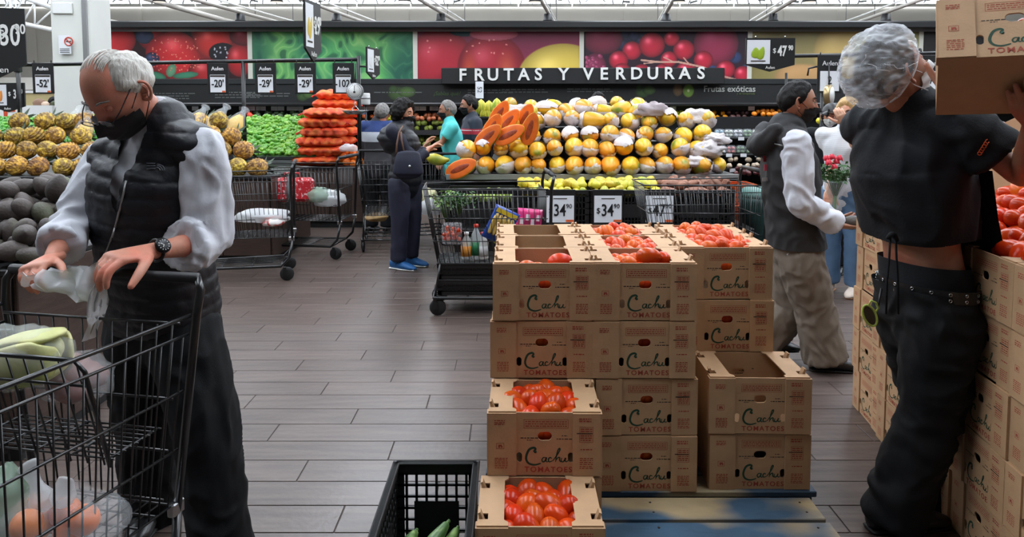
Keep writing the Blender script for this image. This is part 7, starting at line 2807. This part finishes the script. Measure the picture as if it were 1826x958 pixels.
M['shoe_blue'] = mk('blue_knit_shoe', (20, 84, 140), .6, bump=(120, .001))
pw = simple('woman with dark curly hair, black puffer vest and navy shoulder bag', 722, 6.9, 62, 1.62, M['skin_mid'], M['hair_dark'], [(0, .6), (.6, .5), (.9, .2), (1.1, -.15), (1.4, -.35), (1.7, -.62), (3.15, -.8)], .045, M['navy_cloth'], M['navy_cloth'], M['mask_black'], 68,
            arms={'shL': (690, 243, 7.05), 'elR': (738, 288, 6.78), 'wrR': (764, 268, 6.85), 'elL': (745, 285, 7.05), 'wrL': (757, 262, 7.1)}, vest=M['puffer'], shoes=M['shoe_blue'], sole=M['white'], hpx=(720, 203), lump=.016)
t = thing('handbag', 'navy shoulder bag with tan strap on the curly haired woman', 'handbag', P(728, 292, 6.62))
MB().chain([(0, 0, -.1), (0, 0, -.08), (0, 0, .02), (0, 0, .09)], [(.12, .04), (.14, .055), (.125, .05), (.105, .03)], side=Vector((1, 0, 0)), seg=20, sq=3).build('bag_body', M['navy_cloth'], t)
MB().tube([P(706, 278, 6.62), P(708, 255, 6.62), P(712, 235, 6.65), P(718, 225, 6.72)], .008, 6).tube([P(722, 280, 6.62), P(716, 250, 6.62), P(715, 235, 6.64)], .008, 6).build('strap', mk('tan_leather', (104, 74, 58), .6), t, world=True)
MB().lathe([(0, 0), (.012, 0), (.012, .004)], (.02, -.056, -.02), Rf, 12).build('clasp', M['chrome'], t)

M['jacket'] = mk('grey_jacket', (54, 52, 56), .7, bump=(40, .002))
pj = simple('shopper in blue and white banded jacket seen from behind', 676, 8.9, 168, 1.6, M['skin_mid'], M['hair_grey'], HL_SHORT, .014, M['jacket'], M['denim_black'], None, 172, arms={'elL': (652, 262, 8.95), 'wrL': (655, 283, 9.1), 'elR': (706, 265, 8.95), 'wrR': (705, 285, 9.1)}, hpx=(682, 203), inf=.022, k=1.08, headk=1.1)
# coloured yokes on the jacket
for nm, mt, a0, a1 in (('blue_yoke', mk('blue_yoke', (36, 62, 122), .7), .775, .86), ('white_band', mk('white_band', (196, 200, 208), .7), .70, .775)):
    mb = MB(); pj.torso(mb, .028, 0, 5); pj.shoulders(mb, .028)
    for q in 'LR': pj.arm(mb, q, .028, 0, 1.2, 0, r=(.062, .056, .05, .046, .038))
    pj.put(nm, remesh(mb, .013, 4, None, lambda c: max(a0 * 1.6 - c.z, c.z - a1 * 1.6)), mt, parent=pj.top)
pt = simple('grey haired man in turquoise shirt reaching to the left', 812, 8.2, -78, 1.62, M['skin_tan'], M['hair_grey'], HL_SHORT, .01, mk('turquoise_tee', (84, 198, 196), .8), M['denim_black'], M['mask_black'], -80, arms={'elL': (786, 256, 8.02), 'wrL': (770, 262, 7.92), 'elR': (800, 280, 8.35), 'wrR': (790, 288, 8.2)}, sleeve=.62, hpx=(798, 197), lean=.06)
ps = simple('dark haired man in navy shirt with red and white bands', 842, 8.7, -72, 1.68, M['skin_tan'], M['hair_dark'], HL_SHORT, .018, mk('navy_polo', (38, 44, 58), .7), M['denim_black'], M['mask_black'], -76, hpx=(836, 188), sleeve=.7)
for nm, mt, z0, z1 in (('red_band', mk('red_band', (176, 34, 52), .7), 1.22, 1.285), ('white_band', mk('white_band2', (214, 206, 206), .7), 1.262, 1.272)):
    mb = MB(); ps.torso(mb, .016 + (.004 if nm == 'white_band' else 0), 2, 5); ps.shoulders(mb, .016)
    for q in 'LR': ps.arm(mb, q, .016, 0, .7, 0, r=(.062, .056, .05, .046, .038))
    ps.put(nm, remesh(mb, .012, 3, None, lambda c: max(z0 - c.z, c.z - z1)), mt, parent=ps.top)
simple('dark haired person half hidden behind the papaya mound', 1067, 9.0, 10, 1.66, M['skin_mid'], M['hair_dark'], HL_SHORT, .016, mk('grey_tee', (70, 70, 76), .8), M['denim_black'], None, 10, hpx=(1067, 182))
M['denim'] = mk('blue_denim', (84, 112, 142), .75, var=(7, .2), bump=(200, .001))
pbw = simple('blonde woman in glasses and white top holding hand to her face', 1508, 5.9, -40, 1.6, M['skin_light'], M['hair_blond'], HL_LONG, .02, mk('striped_white', (206, 208, 212), .75, wave=(30, .001)), M['denim'], M['mask_white'], -42, pitch=.15, sleeve=.55, hpx=(1512, 200),
             arms={'elL': (1525, 262, 5.7), 'wrL': (1507, 222, 5.66), 'elR': (1483, 275, 5.95), 'wrR': (1478, 340, 5.68)}, shoes=mk('tan_sandal', (206, 190, 176), .6), sole=mk('cork', (150, 106, 66), .7), hands=Vector((.3, 1, .1)), legr=(.1, .095, .075, .075, .07))
g = MB()
for q in (-1, 1):
    c_ = pbw.hp(q * .034, .106, .0); a, b = frame_from(pbw.hf, pbw.hr)
    g.tube([c_ + a * math.cos(t) * .026 + b * math.sin(t) * .02 for t in [2 * PI * k / 16 for k in range(16)]], .003, 5, closed=True)
    g.tube([c_ + a * q * .026, pbw.hp(q * .078, .03, .008)], .003, 5)
pbw.put('glasses', g, M['black'])
pc2 = simple('woman in black cap and white mask behind the blonde woman', 1482, 6.7, -30, 1.58, M['skin_mid'], M['hair_dark'], HL_LONG, .014, M['tee_black'], M['denim_black'], M['mask_white'], -30, sleeve=.6, hpx=(1482, 208))
cap = head_surface(pc2.Mh, pc2.hk, lambda v: .02, lambda v: v.z > .35, 40, 30)
cap.chain([pc2.hp(-.05, .1, .05), pc2.hp(0, .16, .045), pc2.hp(.05, .1, .05)], [(.03, .004), (.04, .004), (.03, .004)], seg=10)
pc2.put('cap', cap, M['black'])
simple('person in pink top half hidden by the lifted carton', 1668, 5.4, -20, 1.62, M['skin_mid'], M['hair_dark'], HL_LONG, .02, mk('pink_top', (216, 50, 110), .7), M['denim_black'], M['mask_white'], -30, hpx=(1640, 158) if False else None)
simple('woman with dark headscarf far left behind the hanging tag', 97, 12.6, -30, 1.6, M['skin_light'], M['hair_dark'], HL_LONG, .03, mk('dark_coat', (40, 38, 48), .7), M['denim_black'], None, 40, hpx=(97, 186))

# bunch of roses in front of the blonde woman
c_ = P(1490, 322, 5.6)
t = leaf_bunch('rose_bouquet', 'bouquet of red roses with green leaves beside the walking man', 'flowers', c_ + Vector((0, 0, -.1)), 60, .13, .022, M['leafy'], 12, .22)
R = random.Random(2)
for k, (px, py) in enumerate(((1484, 280), (1492, 288), (1478, 290), (1488, 298), (1497, 282), (1474, 282))):
    p = P(px, py, 5.55 + R.uniform(-.03, .03))
    mb = MB()
    for q in range(7):
        a = q * 2.4; r_ = .006 + .0022 * q
        mb.ellipsoid(p + Vector((math.cos(a) * r_, math.sin(a) * r_, .004 * (3 - q) * .5)), (.017, .006, .02), Euler((math.sin(a) * .4, 0, a + PI / 2)).to_matrix(), 8, 6)
    o = mb.build('rose_bloom', mk('rose_red_%d' % k, (206, 40, 62), .5), t, world=True)
MB().chain([c_ + Vector((0, 0, -.3)), c_ + Vector((0, 0, -.15)), c_ + Vector((0, 0, .0))], [.02, .04, .1], seg=14, round_ends=(False, False)).build('paper_sleeve', M['bag_clear'], t, world=True)
MB().tube([c_ + Vector((.0, .01, -.42)), c_ + Vector((0, 0, -.1))], .014, 6).build('stem_bundle', M['stem_green'], t, world=True)

bpy.data.scenes.remove(TMP)
